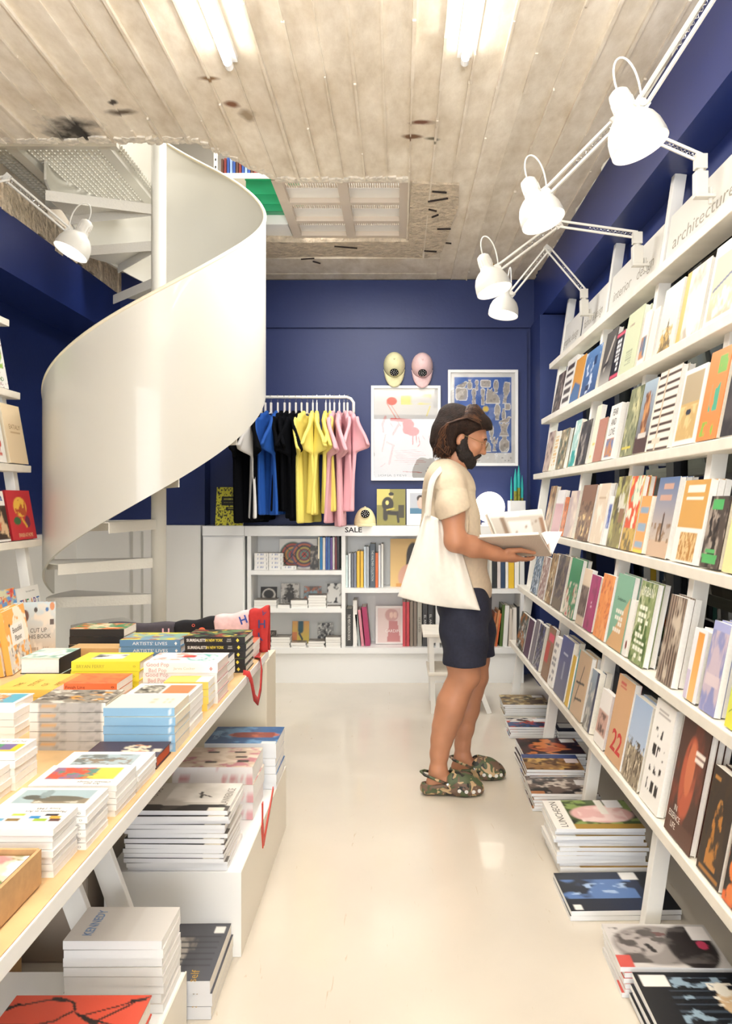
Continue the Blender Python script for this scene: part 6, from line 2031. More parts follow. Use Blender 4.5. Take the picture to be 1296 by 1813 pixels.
BY = 3.255
bx = lambda px: (px - PX) * BY / F
draped_bag(bx(193), bx(311), .826, .826, BY, '4a444a', 'charcoal grey tote bag with pink letters draped behind the books', [('K', .22, .80, .034, 'e8b4bc', 180), ('H', .88, .76, .036, 'e8b4bc', 0)])
draped_bag(bx(311.5), bx(381), .828, .852, BY, '17161b', 'black tote bag with an orange dot draped between grey and pink ones', [('●', .72, .72, .03, 'e8684c', 0), ('H', .82, .25, .03, 'd8604a', 0), ('o', .5, .99, .02, 'd8604a', 0)])
draped_bag(bx(381.5), bx(442), .855, .878, BY, 'eac6c4', 'pale pink tote bag with blue letters draped beside the red one', [('H', .84, .88, .034, '2c4f9c', 200), ('Y', .62, .48, .036, '2c4f9c', 185), ('P', .40, .18, .034, '2c4f9c', 180), ('D', .06, .3, .034, '2c4f9c', 20)])
rb = draped_bag(bx(442.5), bx(477), .880, .898, BY, 'b8322f', 'red tote bag with blue letters at the table corner, its strap hanging', [('H', .70, .70, .034, '3a3a6a', 0), ('Y', .55, .40, .034, '3a3a6a', 185), ('P', .30, .14, .034, '3a3a6a', 180), ('A', .75, .95, .02, '3a3a6a', 160)])
sp = [(-.578, 2.98 + .02, .705), (-.556, 2.99, .703), (-.548, 2.97, .67), (-.545, 2.93, .60), (-.545, 2.87, .565), (-.545, 2.80, .60), (-.548, 2.76, .67), (-.556, 2.745, .703), (-.578, 2.74, .705)]
sp = [(-.60, 3.23, .706), (-.585, 3.12, .706)] + [(x, y + .08, z) for x, y, z in sp[1:]]
vs, fs = [], []
for i, p in enumerate(sp):
    p = Vector(p)
    q = Vector(sp[min(i + 1, len(sp) - 1)]) - Vector(sp[max(i - 1, 0)])
    q.normalize()
    s = q.cross(Vector((1, 0, 0)) if i > 1 else Vector((0, 0, 1))).normalized() * .014
    vs += [p - s, p + s]
fs = [(2 * i, 2 * i + 1, 2 * i + 3, 2 * i + 2) for i in range(len(sp) - 1)]
so = MB().add(vs, fs).build('strap', mat('bag_b8322f', 'b8322f'), rb, smooth=True)
sd = so.modifiers.new('thickness', 'SOLIDIFY')
sd.thickness = .004

# kraft box of photo prints at the near table corner
KR = mat('kraft_card', 'c9a070', .75, noise=(60, .08))
kb = thing('cardboard_box', 'open kraft cardboard box of photo prints on the near table corner', 'box', (-.604 - .19, 1.08, TZ + .001))
hx, hy, hz = .19, .195, .062
MB().box(-hx, hx, -hy, hy, 0, .004).build('base', KR, kb)
for s in (-1, 1):
    MB().box(s * hx - .003, s * hx + .003, -hy, hy, .004, hz).build('side', KR, kb)
    MB().box(-hx + .003, hx - .003, s * hy - .003, s * hy + .003, .004, hz).build('side', KR, kb)
PH = [('fill', 'e3c7ae'), N('d98a86', 4, 3, .5, .1), N('3a2c2c', 6, 7, .56, .06), N('f2efe8', 7, 4, .55, .06), N('6a7a3c', 8, 9, .6, .05)]
rg = random.Random(2)
PHD = design('photo', .15, .22, .008, PH, 'efe8da', False, (), (30, 40))
for k in range(6):
    place(PHD, Matrix.Translation((-.604 - .125 + rg.uniform(-.004, .004), 1.185 + rg.uniform(-.004, .004), TZ + .006 + k * .0085)) @ Matrix.Rotation(rg.uniform(-.03, .03) + 1.57, 4, 'Z'),
          '%s photo print in the kraft box on the table' % ORD[5 - k], 'photo prints in the kraft box', 'photo_print', 'photo')

# ---- magazines and books on the low plinths and on the floor to the left
TH_ = [('fill', 'cdc6bc'), ('grad', 'd6d0c6', 'b9b2a8'), ('rect', 0, 0, .16, 1, '5a5550'), N('2c2a28', 6, 3, .45, .1, (0, 0, .2, 1)), N('e6e0d8', 3, 8, .5, .2, (.3, 0, 1, .7)), ('line', .45, .35, .65, .38, .02, '2a2624'), ('line', .48, .25, .6, .4, .015, '4a4440'), ('rect', .0, .05, .1, .2, 'e4dccc')]
stack_px('thomas', 223, 400, 1443, zb=Z1 + .001, n=13, t=.0128, ratio=.74, ops=TH_, spine=('edeef0', [('fill', 'edeef0'), ('glyphs', (.06, .35, .3, .65), 1, 10, 'b8bcc4', 3), ('glyphs', (.5, .4, .58, .6), 1, 3, 'c4c8cc', 4)]), desc='pale magazine with THOMAS on its cover', where='low plinth',
         group='magazines on the low plinths', titles=(('THOMAS', 'f', .55, .86, .024, '6a625a', .10, 0), ('LAWRENCE', 'f', .5, .08, .024, '8a8278', .13, 0)), res=(50, 60), jit=.009, name='magazine', cat='magazine', jrot=.03)
stack_px('pinkfloral', 306, 448, 1359, zb=Z1 + .001, n=3, t=.06, ratio=.75, ops=[('fill', 'cbb6a0'), N('b87a80', 9, 3, .58, .05), N('e2d2c0', 5, 8, .5, .15)] + [('rect', a, b, a + .1, b + .14, '4f453c') for a, b in ((.7, .55), (.7, .2), (.45, .15), (.2, .5), (.25, .1))], spine=('ebe6e4', [('fill', 'ebe6e4'), ('noise', 12, 3, .62, .05, 'd8a0a4')]),
         desc='thick white book with a blotched tan cover', where='low plinth', group='magazines on the low plinths', res=(36, 40))
stack_px('bluered', 362, 489, 1318, zb=Z1 + .001, n=6, t=.0285, ratio=.78, ops=[('fill', '2f5a8c'), N('6a9ac4', 5, 3, .5, .12), ('oval', .5, .38, .16, .36, 'b8604a'), N('8a3c34', 6, 8, .5, .1, (.35, .1, .66, .7)), ('rect', .0, .02, .12, .2, 'e8e4da')], spine='e9ecf0', desc='blue magazine with a red painted figure',
         where='far end of low plinth', group='magazines on the low plinths', titles=(('VORN', 'f', .45, .90, .022, '9ab8d4', .10, 0),), res=(36, 40), name='magazine', cat='magazine')
stack_px('kennedy', 112, 287, 1670, zb=Z2 + .001, n=8, t=.0205, ratio=.64, ops=[('fill', 'd8d3cc'), ('rect', 0, 0, 1, .38, 'dedad4')], spine=('f0f0ef', [('fill', 'f0f0ef'), ('glyphs', (.03, .42, .15, .58), 1, 7, '9fb4d8', 3), ('glyphs', (.28, .45, .54, .55), 1, 14, 'b8c4dc', 5), ('glyphs', (.92, .4, .96, .6), 1, 2, 'c4ccd8', 5)]), desc='grey white paperback with KENNEDY in blue', where='nearest plinth',
         group='books on the nearest plinth', titles=(('KENNEDY', 'f', .52, .80, .022, '7f9cc4', .112, 0),), jit=.003)
RDB = [('fill', 'd8523a')]
for (pts_, w_) in (([(.60, 1), (.61, .88), (.60, .74), (.66, .60), (.80, .50), (.90, .54), (.96, .66), (.92, .78), (.87, .90), (.84, 1)], .012), ([(.60, .98), (.60, .80)], .030), ([(.95, .70), (.93, .62)], .030), ([(.88, .93), (.80, 1)], .018),
                   ([(.76, .48), (.70, .40), (.66, .30), (.82, .16), (.93, .08), (.98, .0)], .012), ([(.92, .12), (.94, .04)], .024), ([(.72, .44), (.84, .22), (.92, .10)], .010), ([(.70, .40), (.62, .30), (.48, .26), (.30, .34)], .026), ([(.66, .30), (.60, .16), (.50, .05), (.42, 0)], .012),
                   ([(.30, .34), (.12, .5), (0, .52)], .014), ([(.30, .34), (.22, .1), (.15, 0)], .014), ([(.50, 1), (.34, .82), (.12, .5)], .014)):
    for a_, b_ in zip(pts_[:-1], pts_[1:]):
        RDB.append(('line', a_[0], a_[1], b_[0], b_[1], w_, '251a18'))
X0, X1 = -.835, -.541
d = design('redbook', .24, .294, .044, RDB, 'c9452f', True, (), (60, 70), PAGES)
stack(d, 3, (X0 + X1) / 2, 1.653 - .12, Z2 + .001, 'large red book with branching black lines', 'nearest plinth corner', 'books on the nearest plinth', seed=5)
d = design('greybook', .268, .168, .033, [('fill', '4a4a50'), ('oval', .45, .75, .3, .2, 'a8a098'), N('7d7670', 6, 3, .5, .15, (.2, .45, .75, 1)), ('rect', .82, .06, .95, .24, 'e8e6e0')] + [('rect', .25 + .1 * i, .1, .26 + .1 * i, 1, '33343a') for i in range(6)], ('d9dadd', [('fill', 'd9dadd')]), False,
           (('self', 'f', .08, .28, .022, 'b8923c', .05, 0),), (40, 40), PAGES)
stack(d, 3, -.488 - .084, 1.965 + .134, .001, 'thick charcoal paperback with a pale figure', 'on the floor by the plinth', 'charcoal paperbacks on the floor', seed=2, jit=.003)
# red ribbon handle hanging at the plinth side
rbn = thing('ribbon', 'red ribbon loop hanging over the plinth edge behind the magazines', 'ribbon', (0, 0, 0))
mb = MB().bar((-.4625, 2.58, Z1 + .07), (-.4625, 2.58, Z1 - .0), .02, .003, up=(1, 0, 0)).bar((-.4625, 2.575, Z1 + .0), (-.4625, 2.60, Z1 - .085), .03, .003, up=(1, 0, 0)).bar((-.4622, 2.60, Z1 - .08), (-.4622, 2.80, Z1 + .035), .02, .003, up=(1, 0, 0))
mb.build('band', mat('red_ribbon', 'd23a26', .5), rbn)

# things stored beneath the table
tub = thing('plastic_tub', 'cloudy plastic storage tub under the table', 'tub', (-1.13, 2.36, 0))
TUBM = mat('clear_plastic', 'cfc6ba', .25)
mb = MB().box(-.22, .22, -.15, .15, 0, .006)
for s in (-1, 1):
    mb.box(-.22, .22, s * .15 - .003, s * .15 + .003, .006, .30).box(s * .22 - .003, s * .22 + .003, -.15, .15, .006, .30)
mb.build('tub', mat('tub_plastic', 'a89c8e', .35), tub)
MB().box(-.235, .235, -.165, .165, .30, .315).build('lid_rim', TUBM, tub)
kbag = thing('paper_bag', 'kraft paper bag with a black line drawing under the table', 'bag', (-1.02, 2.02, 0))
kbag.location = (-1.17, 2.05, 0)
f_ = Field((-.17, -.08, -.01), (.17, .08, .36), .01)
f_.box((0, 0, .17), (.13, .055, .17), .012)
obj('bag_body', f_.mesh('bag_body', KR), kbag)
mb = MB()
rg = random.Random(9)
for k in range(7):
    x = -.10 + k * .03
    mb.tube([(x, -.057, .06), (x + rg.uniform(-.01, .01), -.057, .10), (x + .012, -.057, .13)], .0015, 4)
for k in range(5):
    mb.tube([(-.09 + .036 * k + .014 * math.cos(a), -.057, .18 + .014 * math.sin(a)) for a in [j * .7 for j in range(10)]], .0015, 4)
mb.build('drawing', mat('ink_line', '2a2622', .7), kbag)

# ---- magazines on the floor under the right-hand shelf
FG = 'magazines stacked on the floor by the right shelf'


def Fm(key, px0, px1, ytop, n, t, ratio, ops, desc, where, spine='edeff2', titles=(), jit=.006, **k):
    return stack_px(key, px0, px1, ytop, zb=.001, n=n, t=t, ratio=ratio, ops=ops, desc=desc, where=where, group=FG, spine=spine, titles=titles, res=(48, 56), jit=jit, name='magazine', cat='magazine', jrot=.03, **k)


TAGW = ('rect', .72, .04, .95, .28, 'efece8')
Fm('fm1', 893, 975, 1249, 6, .0112, .85, [('fill', '8a6f44'), N('4a4038', 8, 3, .5, .1), N('c9b88a', 7, 8, .56, .08), ('rect', .1, .1, .5, .4, '6a5a4a'), TAGW], 'magazine with a brown city cover', 'farthest pile on the floor')
Fm('fm2', 903, 985, 1289, 5, .012, .7, [('fill', '33507c'), ('rect', .55, .3, 1, 1, 'd8d2cc'), N('2a2a30', 7, 3, .52, .08), N('b84a3c', 6, 8, .6, .06), ('rect', .6, .05, .95, .4, 'efece8')], 'magazine with a blue and white cover', 'second pile from the back wall', jit=.004)
Fm('fm2b', 990, 1050, 1296, 3, .018, .9, [('fill', '1c1b1f'), ('rect', .4, .4, .9, .9, 'e9e7e2')], 'black and white book', 'beside the blue and white magazines', jit=.002, hard=True)
Fm('fm3', 926, 1037, 1337, 7, .0135, .80, [('fill', '3a2024'), ('oval', .45, .55, .3, .3, 'a8502c'), N('1c1214', 5, 3, .5, .12), N('c9763c', 5, 8, .6, .08), TAGW], 'magazine with a dark red cover', 'under the right shelf')
Fm('fm3b', 935, 1037, 1366, 8, .0125, .80, [('fill', '9a7040'), N('d0a860', 5, 3, .5, .12), N('5a3c24', 6, 8, .55, .1), ('rect', .75, 0, 1, 1, '3f4f80'), ('rect', .45, .02, .72, .26, 'e8d8d4')], 'magazine with a golden landscape cover', 'before the dark red ones')
Fm('fm4', 944, 1062, 1407, 6, .012, .80, [('fill', '6a5a50'), N('241e1c', 6, 3, .5, .08), N('d0c4b8', 6, 8, .58, .08), ('rect', 0, .8, .14, 1, 'b87a4a'), ('rect', .9, .5, 1, 1, 'd8d4d0'), ('rect', .45, .02, .72, .26, 'f0ecea')], 'magazine with a dark portrait cover', 'before the golden ones')
LU = [('fill', 'f0ece4'), ('rect', 0, 0, 1, .78, '4a5a34'), N('8aa05c', 7, 3, .5, .1, (0, 0, 1, .78)), N('2c2e24', 6, 9, .56, .1, (0, 0, 1, .78)), ('oval', .5, .38, .3, .36, 'e2b4b0'), N('f0d4ce', 5, 4, .5, .12, (.25, .12, .75, .65)), ('rect', 0, 0, .16, .78, 'a8863c'), ('rect', .5, .3, 1, .38, 'ece6da'), ('rect', .72, .08, 1, .28, 'f0eef0')]
Fm('luncheon', 987, 1145, 1470, 12, .0133, .80, LU, 'magazine lettered LUNCHEON with a pink cover picture', 'tall pile on the floor', titles=(('LUNCHEON', 'f', .5, .89, .026, '5a544c', .225, 0),), jit=.010)
Fm('fm6', 1008, 1205, 1613, 2, .0155, .70, [('fill', '1f2636'), ('grad', '2a3450', '171a22'), N('5a7ab0', 4, 3, .52, .1, (.3, .3, .8, 1)), N('a8c0e0', 7, 8, .58, .06, (.4, .35, .7, .95)), ('rect', 0, 0, 1, .22, '15161a'), ('rect', .04, .88, .16, .96, 'efece6'), ('rect', .78, .2, .98, .36, 'efece8')],
   'wide magazine with a dark blue misty cover', 'flat pair on the floor', jit=.003)
FC = [('fill', 'c9c4c0'), ('oval', .5, .55, .45, .42, '8f8884'), ('oval', .55, .72, .3, .22, 'a8a09c'), ('oval', .45, .25, .5, .22, '2c2626'), ('line', .35, .62, .5, .66, .03, '2a2524'), ('line', .35, .40, .5, .36, .03, '2a2524'), ('oval', .62, .52, .06, .08, '5a5450'), ('oval', .75, .53, .05, .1, '6a4a48'), N('56504e', 6, 3, .52, .12, (.1, .1, .9, .95)), ('rect', 0, .86, .25, 1, 'c9544c'), ('rect', .62, .02, .95, .2, 'efe9e6'), ('oval', .5, .14, .1, .05, 'c03c5c')]
Fm('fm7', 1103, 1300, 1715, 6, .0133, .70, FC, 'magazine with a black and white face cover', 'pile near the front')
CH = [('fill', '15171c'), ('stripe', 'u', 9, .25, '3a4450', (.1, .2, .9, .75)), N('8aa0b0', 9, 3, .6, .06, (.1, .2, .9, .75)), ('oval', .5, .28, .22, .1, 'd8b890'), N('e8e0d0', 12, 6, .6, .05, (.2, .2, .8, .4)), ('oval', .7, .3, .12, .06, 'f0e8d8'), ('rect', .75, .72, .95, .96, 'e8e4de'), ('rect', .02, .02, .3, .12, 'efece8')]
d = design('fm8', .24, .30, .0133, CH, 'e4e4e6', False, (), (50, 60))
stack(d, 6, .775, 1.90 + .01, .001, 'magazine with a dark concert hall cover', 'pile at the front edge', FG, jit=.006, name='magazine', cat='magazine', seed=4)

# ------------------------------------------------------------------ the person reading
YP = 3.58


def PP(px, py, dy=0.0):
    return np.array(W(px, py, YP + dy))


def skin_material():
    m = mat('skin', 'b57f60', .5, noise=(9, .10))
    b = m.node_tree.nodes['Principled BSDF']
    b.inputs['Subsurface Weight'].default_value = .08
    b.inputs['Subsurface Radius'].default_value = (.02, .008, .004)
    return m


SKIN = skin_material()
HAIRM = mat('brown_hair', '24160f', .75, noise=(40, .5), spec=.25, bump=(140, .8, .006))
BEARDM = mat('dark_beard', '1f1511', .7, noise=(90, .5), bump=(220, .8, .004))
pr = thing('person', 'bearded person in beige T-shirt and navy shorts reading an open book', 'person', (PP(810, 1400)[0], YP, 0))
PRM = pr.matrix_world.copy()
pr_loc = Vector((PP(810, 1400)[0], YP, 0))


def pchild(name, me):
    o = obj(name, me, pr)
    o.matrix_parent_inverse = Matrix.Translation(-pr_loc)
    return o


# head frame: forward along the nose (down to the right), up through the crown
pitch = math.radians(26)
HF = np.array((math.cos(pitch), -.06, -math.sin(pitch)))
HF /= np.linalg.norm(HF)
HS = np.array((0.06, .998, 0))                       # towards the far ear
HS -= HF * (HS @ HF)
HS /= np.linalg.norm(HS)
HU = np.cross(HF, HS)
if HU[2] < 0:
    HU = -HU
HAX = (HF, HS, HU)
HC_ = PP(821.5, 771)                                 # middle of the skull


def H(f, s, u):
    return HC_ + HF * f + HS * s + HU * u


B = Field((PP(735, 1400)[0] - .02, YP - .36, -.01), (PP(962, 700)[0], YP + .34, 1.86), .005)
# head
B.ell(H(-.002, 0, .020), (.100, .076, .088), 0, ax=HAX)
B.ell(H(.052, 0, -.030), (.054, .058, .074), .03, ax=HAX)      # face block
B.ell(H(.052, 0, -.080), (.042, .047, .034), .03, ax=HAX)      # jaw
B.ell(H(.080, 0, -.098), (.020, .025, .017), .02, ax=HAX)      # chin
B.ell(H(.092, 0, .026), (.013, .050, .013), .014, ax=HAX)      # brow
for s in (-1, 1):
    B.ell(H(.076, s * .044, -.028), (.020, .020, .017), .02, ax=HAX)   # cheekbone
    B.ell(H(.102, s * .031, .003), (.012, .017, .012), .008, 'sub', ax=HAX)
    B.ell(H(.083, s * .031, .002), (.014, .0145, .014), .004, ax=HAX)  # eyeball under its lid
    B.ell(H(-.006, s * .078, -.030), (.019, .009, .030), .006, ax=HAX)  # ear
    B.ell(H(.002, s * .090, -.026), (.009, .008, .017), .004, 'sub', ax=HAX)
B.cap(H(.098, 0, .012), .009, H(.117, 0, -.030), .0125, .010)   # nose
B.ell(H(.119, 0, -.034), (.012, .012, .010), .008, ax=HAX)
for s in (-1, 1):
    B.ell(H(.107, s * .013, -.038), (.011, .008, .008), .006, ax=HAX)
B.ell(H(.101, 0, -.061), (.009, .024, .007), .006, ax=HAX)
B.ell(H(.098, 0, -.073), (.009, .021, .008), .006, ax=HAX)
# neck, torso
nb = PP(790, 836)
B.cap(PP(793, 838), .066, PP(812, 800), .058, .03)
B.cap(PP(795, 858, -.10), .044, PP(795, 858, .10), .044, .04)
B.chain([(PP(795, 870), .115), (PP(798, 930), .118), (PP(812, 990), .112), (PP(822, 1050), .104)], .05, flat=((0, 1, 0), 1.14))
# arms
def arm(sh, el, wr, r):
    B.chain([(sh, r[0]), (sh * .5 + el * .5, r[1]), (el, r[2])], .03)
    B.chain([(el, r[2]), (el * .62 + wr * .38, r[3]), (wr * .85 + el * .15, r[4]), (wr, r[5])], .02)


EL, WR = PP(806, 958, -.245), PP(889, 984, -.165)
arm(PP(797, 862, -.185), EL, WR, (.044, .050, .047, .046, .031, .028))
EL2, WR2 = PP(835, 968, .235), PP(905, 968, .17)
arm(PP(800, 862, .185), EL2, WR2, (.044, .049, .046, .045, .030, .027))
# near hand under the book: palm, four fingers, thumb
def hand(wr, fdir, palm_n, side, L=.19, curl=.12, thumb=None):
    """fdir along the fingers, palm_n out of the palm, side towards the thumb"""
    fdir, palm_n, side = [np.array(a, float) / np.linalg.norm(a) for a in (fdir, palm_n, side)]
    side = side - fdir * (side @ fdir)
    side /= np.linalg.norm(side)
    palm_n = np.cross(fdir, side)
    if palm_n[2] < 0:
        palm_n = -palm_n
    c = wr + fdir * .05
    B.ell(c + fdir * .004, (.052, .040, .017), .016, ax=(fdir, side, palm_n))
    B.cap(wr, .026, c, .026, .02, flat=(palm_n, .75))
    for q, (o, ln, r) in enumerate(((.030, .070, .0088), (.010, .078, .0092), (-.011, .072, .0088), (-.030, .056, .0078))):
        k0 = c + fdir * .040 + side * o
        a1 = fdir + side * (o * 1.2) + palm_n * (.05 + curl * .2)
        a1 /= np.linalg.norm(a1)
        k1 = k0 + a1 * ln * .5
        a2 = a1 + palm_n * curl
        a2 /= np.linalg.norm(a2)
        k2 = k1 + a2 * ln * .3
        a3 = a2 + palm_n * curl * 1.6
        a3 /= np.linalg.norm(a3)
        k3 = k2 + a3 * ln * .22
        B.chain([(k0 - fdir * .02, r * 1.12), (k1, r), (k2, r * .92), (k3, r * .78)], .006)
    t0 = c - fdir * .022 + side * .030
    t1 = t0 + (side * .7 + fdir * .75 + palm_n * .25) * .040
    t2 = t1 + (side * .15 + fdir + palm_n * .25) * .032
    if thumb is not None:
        t0, t1, t2 = thumb
    B.chain([(t0, .0155), (t1, .0115), (t2, .0088)], .008)


hand(WR, (.86, .46, -.20), (0, 0, 1), (.5, -.86, .10), curl=.24, thumb=(PP(899, 976, -.175), PP(922, 974, -.165), PP(946, 979, -.145)))
hand(WR2, (.9, -.25, .15), (0, .3, 1), (0, 1, .2))
# legs
B.chain([(PP(819, 1056, -.085), .080), (PP(818, 1110, -.10), .080), (PP(819, 1165, -.105), .079), (PP(821, 1196, -.105), .066), (PP(809, 1222, -.10), .063), (PP(800, 1244, -.10), .067), (PP(795, 1265, -.10), .064), (PP(788, 1287, -.10), .057), (PP(782, 1310, -.10), .048),
         (PP(778, 1334, -.10), .041), (PP(776, 1360, -.10), .036)], .02)
B.ell(PP(837, 1195, -.105), (.030, .040, .045), .03)
B.chain([(PP(829, 1056, .09), .080), (PP(834, 1110, .10), .080), (PP(838, 1165, .10), .077), (PP(841, 1198, .10), .062), (PP(834, 1222, .10), .058), (PP(826, 1256, .10), .060), (PP(821, 1290, .10), .048),
         (PP(819, 1318, .10), .036), (PP(819, 1336, .10), .036)], .02)
# feet
def foot(a, yy):
    B.chain([(a, .036), (np.array((a[0] + .03, yy, .055)), .036), (np.array((a[0] + .13, yy, .042)), .030), (np.array((a[0] + .17, yy, .038)), .026)], .02)
    B.chain([(a, .034), (np.array((a[0] - .025, yy, .055)), .032)], .02)


foot(PP(776, 1362, -.10), YP - .10)
foot(PP(819, 1340, .10), YP + .10)
pchild('body', B.mesh('body', SKIN, 2))

# eyes, brows, glasses
def pobj(o):
    o.parent = pr
    o.matrix_parent_inverse = Matrix.Translation(-pr_loc)
    return o


eb_ = MB()
for s in (-1, 1):
    for k in range(7):
        eb_.tube([H(.106 - .0012 * k, s * (.012 + .007 * k), .024 + .003 * k - .0006 * k * k), H(.105 - .0016 * k, s * (.020 + .007 * k), .026 + .002 * k - .0006 * k * k)], .0034, 5)
pobj(eb_.build('eyebrows', BEARDM))
ey = MB()
for s in (-1, 1):
    ey.tube([H(.0965 - .0008 * k, s * (.020 + .0045 * k), -.005 - .0015 * math.sin(k * .63)) for k in range(6)], .0019, 5)
pobj(ey.build('eyelashes', BEARDM))
gl_ = MB()
WIRE = mat('gold_wire', 'b9a070', .25, metal=1)
for s in (-1, 1):
    gl_.tube([H(.119, s * .034 + .022 * math.cos(a), -.006 + .020 * math.sin(a)) for a in [2 * math.pi * k / 24 for k in range(24)]], .0013, 6, closed=True)
    gl_.tube([H(.119, s * .056, .0), H(.095, s * .070, .0), H(.03, s * .085, -.004), H(-.004, s * .088, -.008)], .0013, 6)
gl_.tube([H(.119, -.012, -.004), H(.123, 0, .0), H(.119, .012, -.004)], .0013, 6)
pobj(gl_.build('glasses_frame', WIRE))
ln_ = MB()
for s in (-1, 1):
    vs = [H(.119, s * .034 + .0215 * math.cos(a), -.006 + .0195 * math.sin(a)) for a in [2 * math.pi * k / 24 for k in range(24)]]
    ln_.add(vs, [tuple(range(24))])
pobj(ln_.build('glasses_lenses', PICGLASS))

# beard: jaw shell, chin, moustache
F2 = Field(tuple(HC_ - np.array((.14, .13, .20))), tuple(HC_ + np.array((.18, .13, .10))), .0038)
for s in (-1, 1):
    F2.chain([(H(.014, s * .071, -.005), .009), (H(.012, s * .070, -.038), .014), (H(.016, s * .061, -.070), .019), (H(.036, s * .044, -.095), .023), (H(.060, s * .020, -.108), .024)], .02)
    F2.chain([(H(.030, s * .064, -.052), .012), (H(.060, s * .045, -.078), .017), (H(.080, s * .024, -.092), .017)], .02)
    F2.chain([(H(.111, s * .005, -.052), .006), (H(.103, s * .022, -.060), .008), (H(.090, s * .034, -.078), .010)], .006)
F2.ell(H(.076, 0, -.110), (.034, .034, .024), .02, ax=HAX)
F2.ell(H(.094, 0, -.092), (.014, .024, .015), .012, ax=HAX)


def bristle(V):
    rr = np.random.RandomState(4)
    return V + rr.normal(0, .0011, V.shape)


pchild('beard', F2.mesh('beard', BEARDM, 1, bristle))

# hair: swept back from the forehead, falling straight down to the nape, separate locks over it
F3 = Field(tuple(np.array(PP(760, 830, -.15))), tuple(np.array(PP(890, 705, .15))), .0046)
F3.ell(H(-.012, 0, .034), (.108, .086, .095), 0, ax=HAX)
F3.ell(H(.050, 0, .080), (.050, .068, .040), .06, ax=HAX)
for s in (-1, 1):
    F3.chain([(PP(838, 752, s * .052), .036), (PP(815, 748, s * .058), .038), (PP(799, 756, s * .056), .039), (PP(791, 775, s * .052), .037), (PP(787, 791, s * .046), .029), (PP(788, 800, s * .042), .015)], .03)
    F3.chain([(PP(800, 762, s * .066), .036), (PP(799, 785, s * .060), .028), (PP(796, 803, s * .052), .012)], .03)
F3.chain([(PP(800, 740, 0), .070), (PP(788, 765, 0), .058), (PP(782, 785, 0), .046), (PP(781, 797, 0), .020)], .04)
F3.ell(H(.128, 0, -.052), (.118, .40, .130), .012, 'sub', ax=HAX)
for s in (-1, 1):
    F3.ell(H(-.002, s * .092, -.036), (.026, .05, .032), .010, 'sub', ax=HAX)
pchild('hair', F3.mesh('hair', HAIRM, 2))
rg = random.Random(11)
lk, lk2 = MB(), MB()
for k in range(640):
    s = rg.choice((-1, 1)) * (1 - .9 * rg.random() ** 2)
    q = rg.random()
    d = s * (.096 + .006 * rg.random())
    a = [H(.095 - .02 * abs(s) - .02 * q, s * .060, .088 - .030 * abs(s) + .02 * q), H(.045 - .03 * q, s * .086, .132 - .056 * s * s + .012 * q), H(-.030, s * .100, .144 - .076 * s * s),
         np.array(PP(797 - 6 * q, 742 + 10 * abs(s), d)), np.array(PP(783 - 6 * q + 12 * abs(s) * rg.random(), 770, d * .95)), np.array(PP(776 + rg.uniform(-6, 20), 788, d * .88)),
         np.array(PP(775 + rg.uniform(-9, 26), 801 + rg.uniform(-9, 12), d * (.80 + .25 * rg.random())))]
    pts = []
    w = rg.uniform(-.008, .008)
    for i in range(len(a) - 1):
        for t in (0, .5):
            p0, p1, p2, p3 = a[max(i - 1, 0)], a[i], a[i + 1], a[min(i + 2, len(a) - 1)]
            pts.append(.5 * (2 * p1 + (p2 - p0) * t + (2 * p0 - 5 * p1 + 4 * p2 - p3) * t * t + (-p0 + 3 * p1 - 3 * p2 + p3) * t ** 3) + np.array((w * math.cos(i * 1.7), w, w * math.sin(i * 1.3 + t))))
    pts.append(a[-1])
    r = rg.uniform(.0014, .0034)
    (lk if k % 3 else lk2).tube(pts, [r * .6] + [r] * (len(pts) - 3) + [r * .7, r * .2], 4)
for mbx, cx in ((lk, '2e1c13'), (lk2, '5a3a26')):
    o = pobj(mbx.build('hair_locks', mat('hair_lock_' + cx, cx, .6, noise=(30, .4), spec=.3), smooth=True))
    o['kind'] = 'stuff'

# T-shirt
T = Field((PP(730, 1070)[0] - .02, YP - .33, PP(0, 1066)[2] - .03), (PP(885, 800)[0], YP + .33, PP(0, 806)[2]), .006)
T.cap(PP(791, 847, -.11), .064, PP(791, 847, .11), .064, .05)
T.cap(PP(786, 838, -.05), .068, PP(790, 838, .05), .068, .05)
T.chain([(PP(795, 868), .126), (PP(797, 930), .130), (PP(811, 990), .126), (PP(817, 1050), .130), (PP(818, 1080), .130)], .05, flat=((0, 1, 0), 1.28))
for s, dx in ((-1, 0), (1, 5)):
    T.chain([(PP(796 + dx, 862, s * .165), .070), (PP(803 + dx, 900, s * .205), .070), (PP(808 + dx, 935, s * .23), .068)], .04)
    # sleeve hem, square to the upper arm
    T.box(PP(810 + dx, 962, s * .255), (.13, .075, .12), .005, 0, 'sub', ax=((.93, 0, .36), (0, 1, 0), (-.36, 0, .93)))
T.plane(PP(826, 1056), (-.02, 0, -1))
nk = np.array(PP(806, 800))
T.cap(PP(800, 822), .062, nk, .10, .01, 'sub')


def tfold(V):
    V = V.copy()
    z = V[:, 2]
    V[:, 0] += .0035 * np.sin(z * 38 + V[:, 1] * 22) * (z < 1.40)
    V[:, 1] += .004 * np.sin(z * 30 + V[:, 0] * 40)
    return V


pchild('t_shirt', T.mesh('t_shirt', mat('shirt_beige', 'd0bfa6', .85, noise=(60, .05), bump=(300, .15, .001)), 2, tfold))
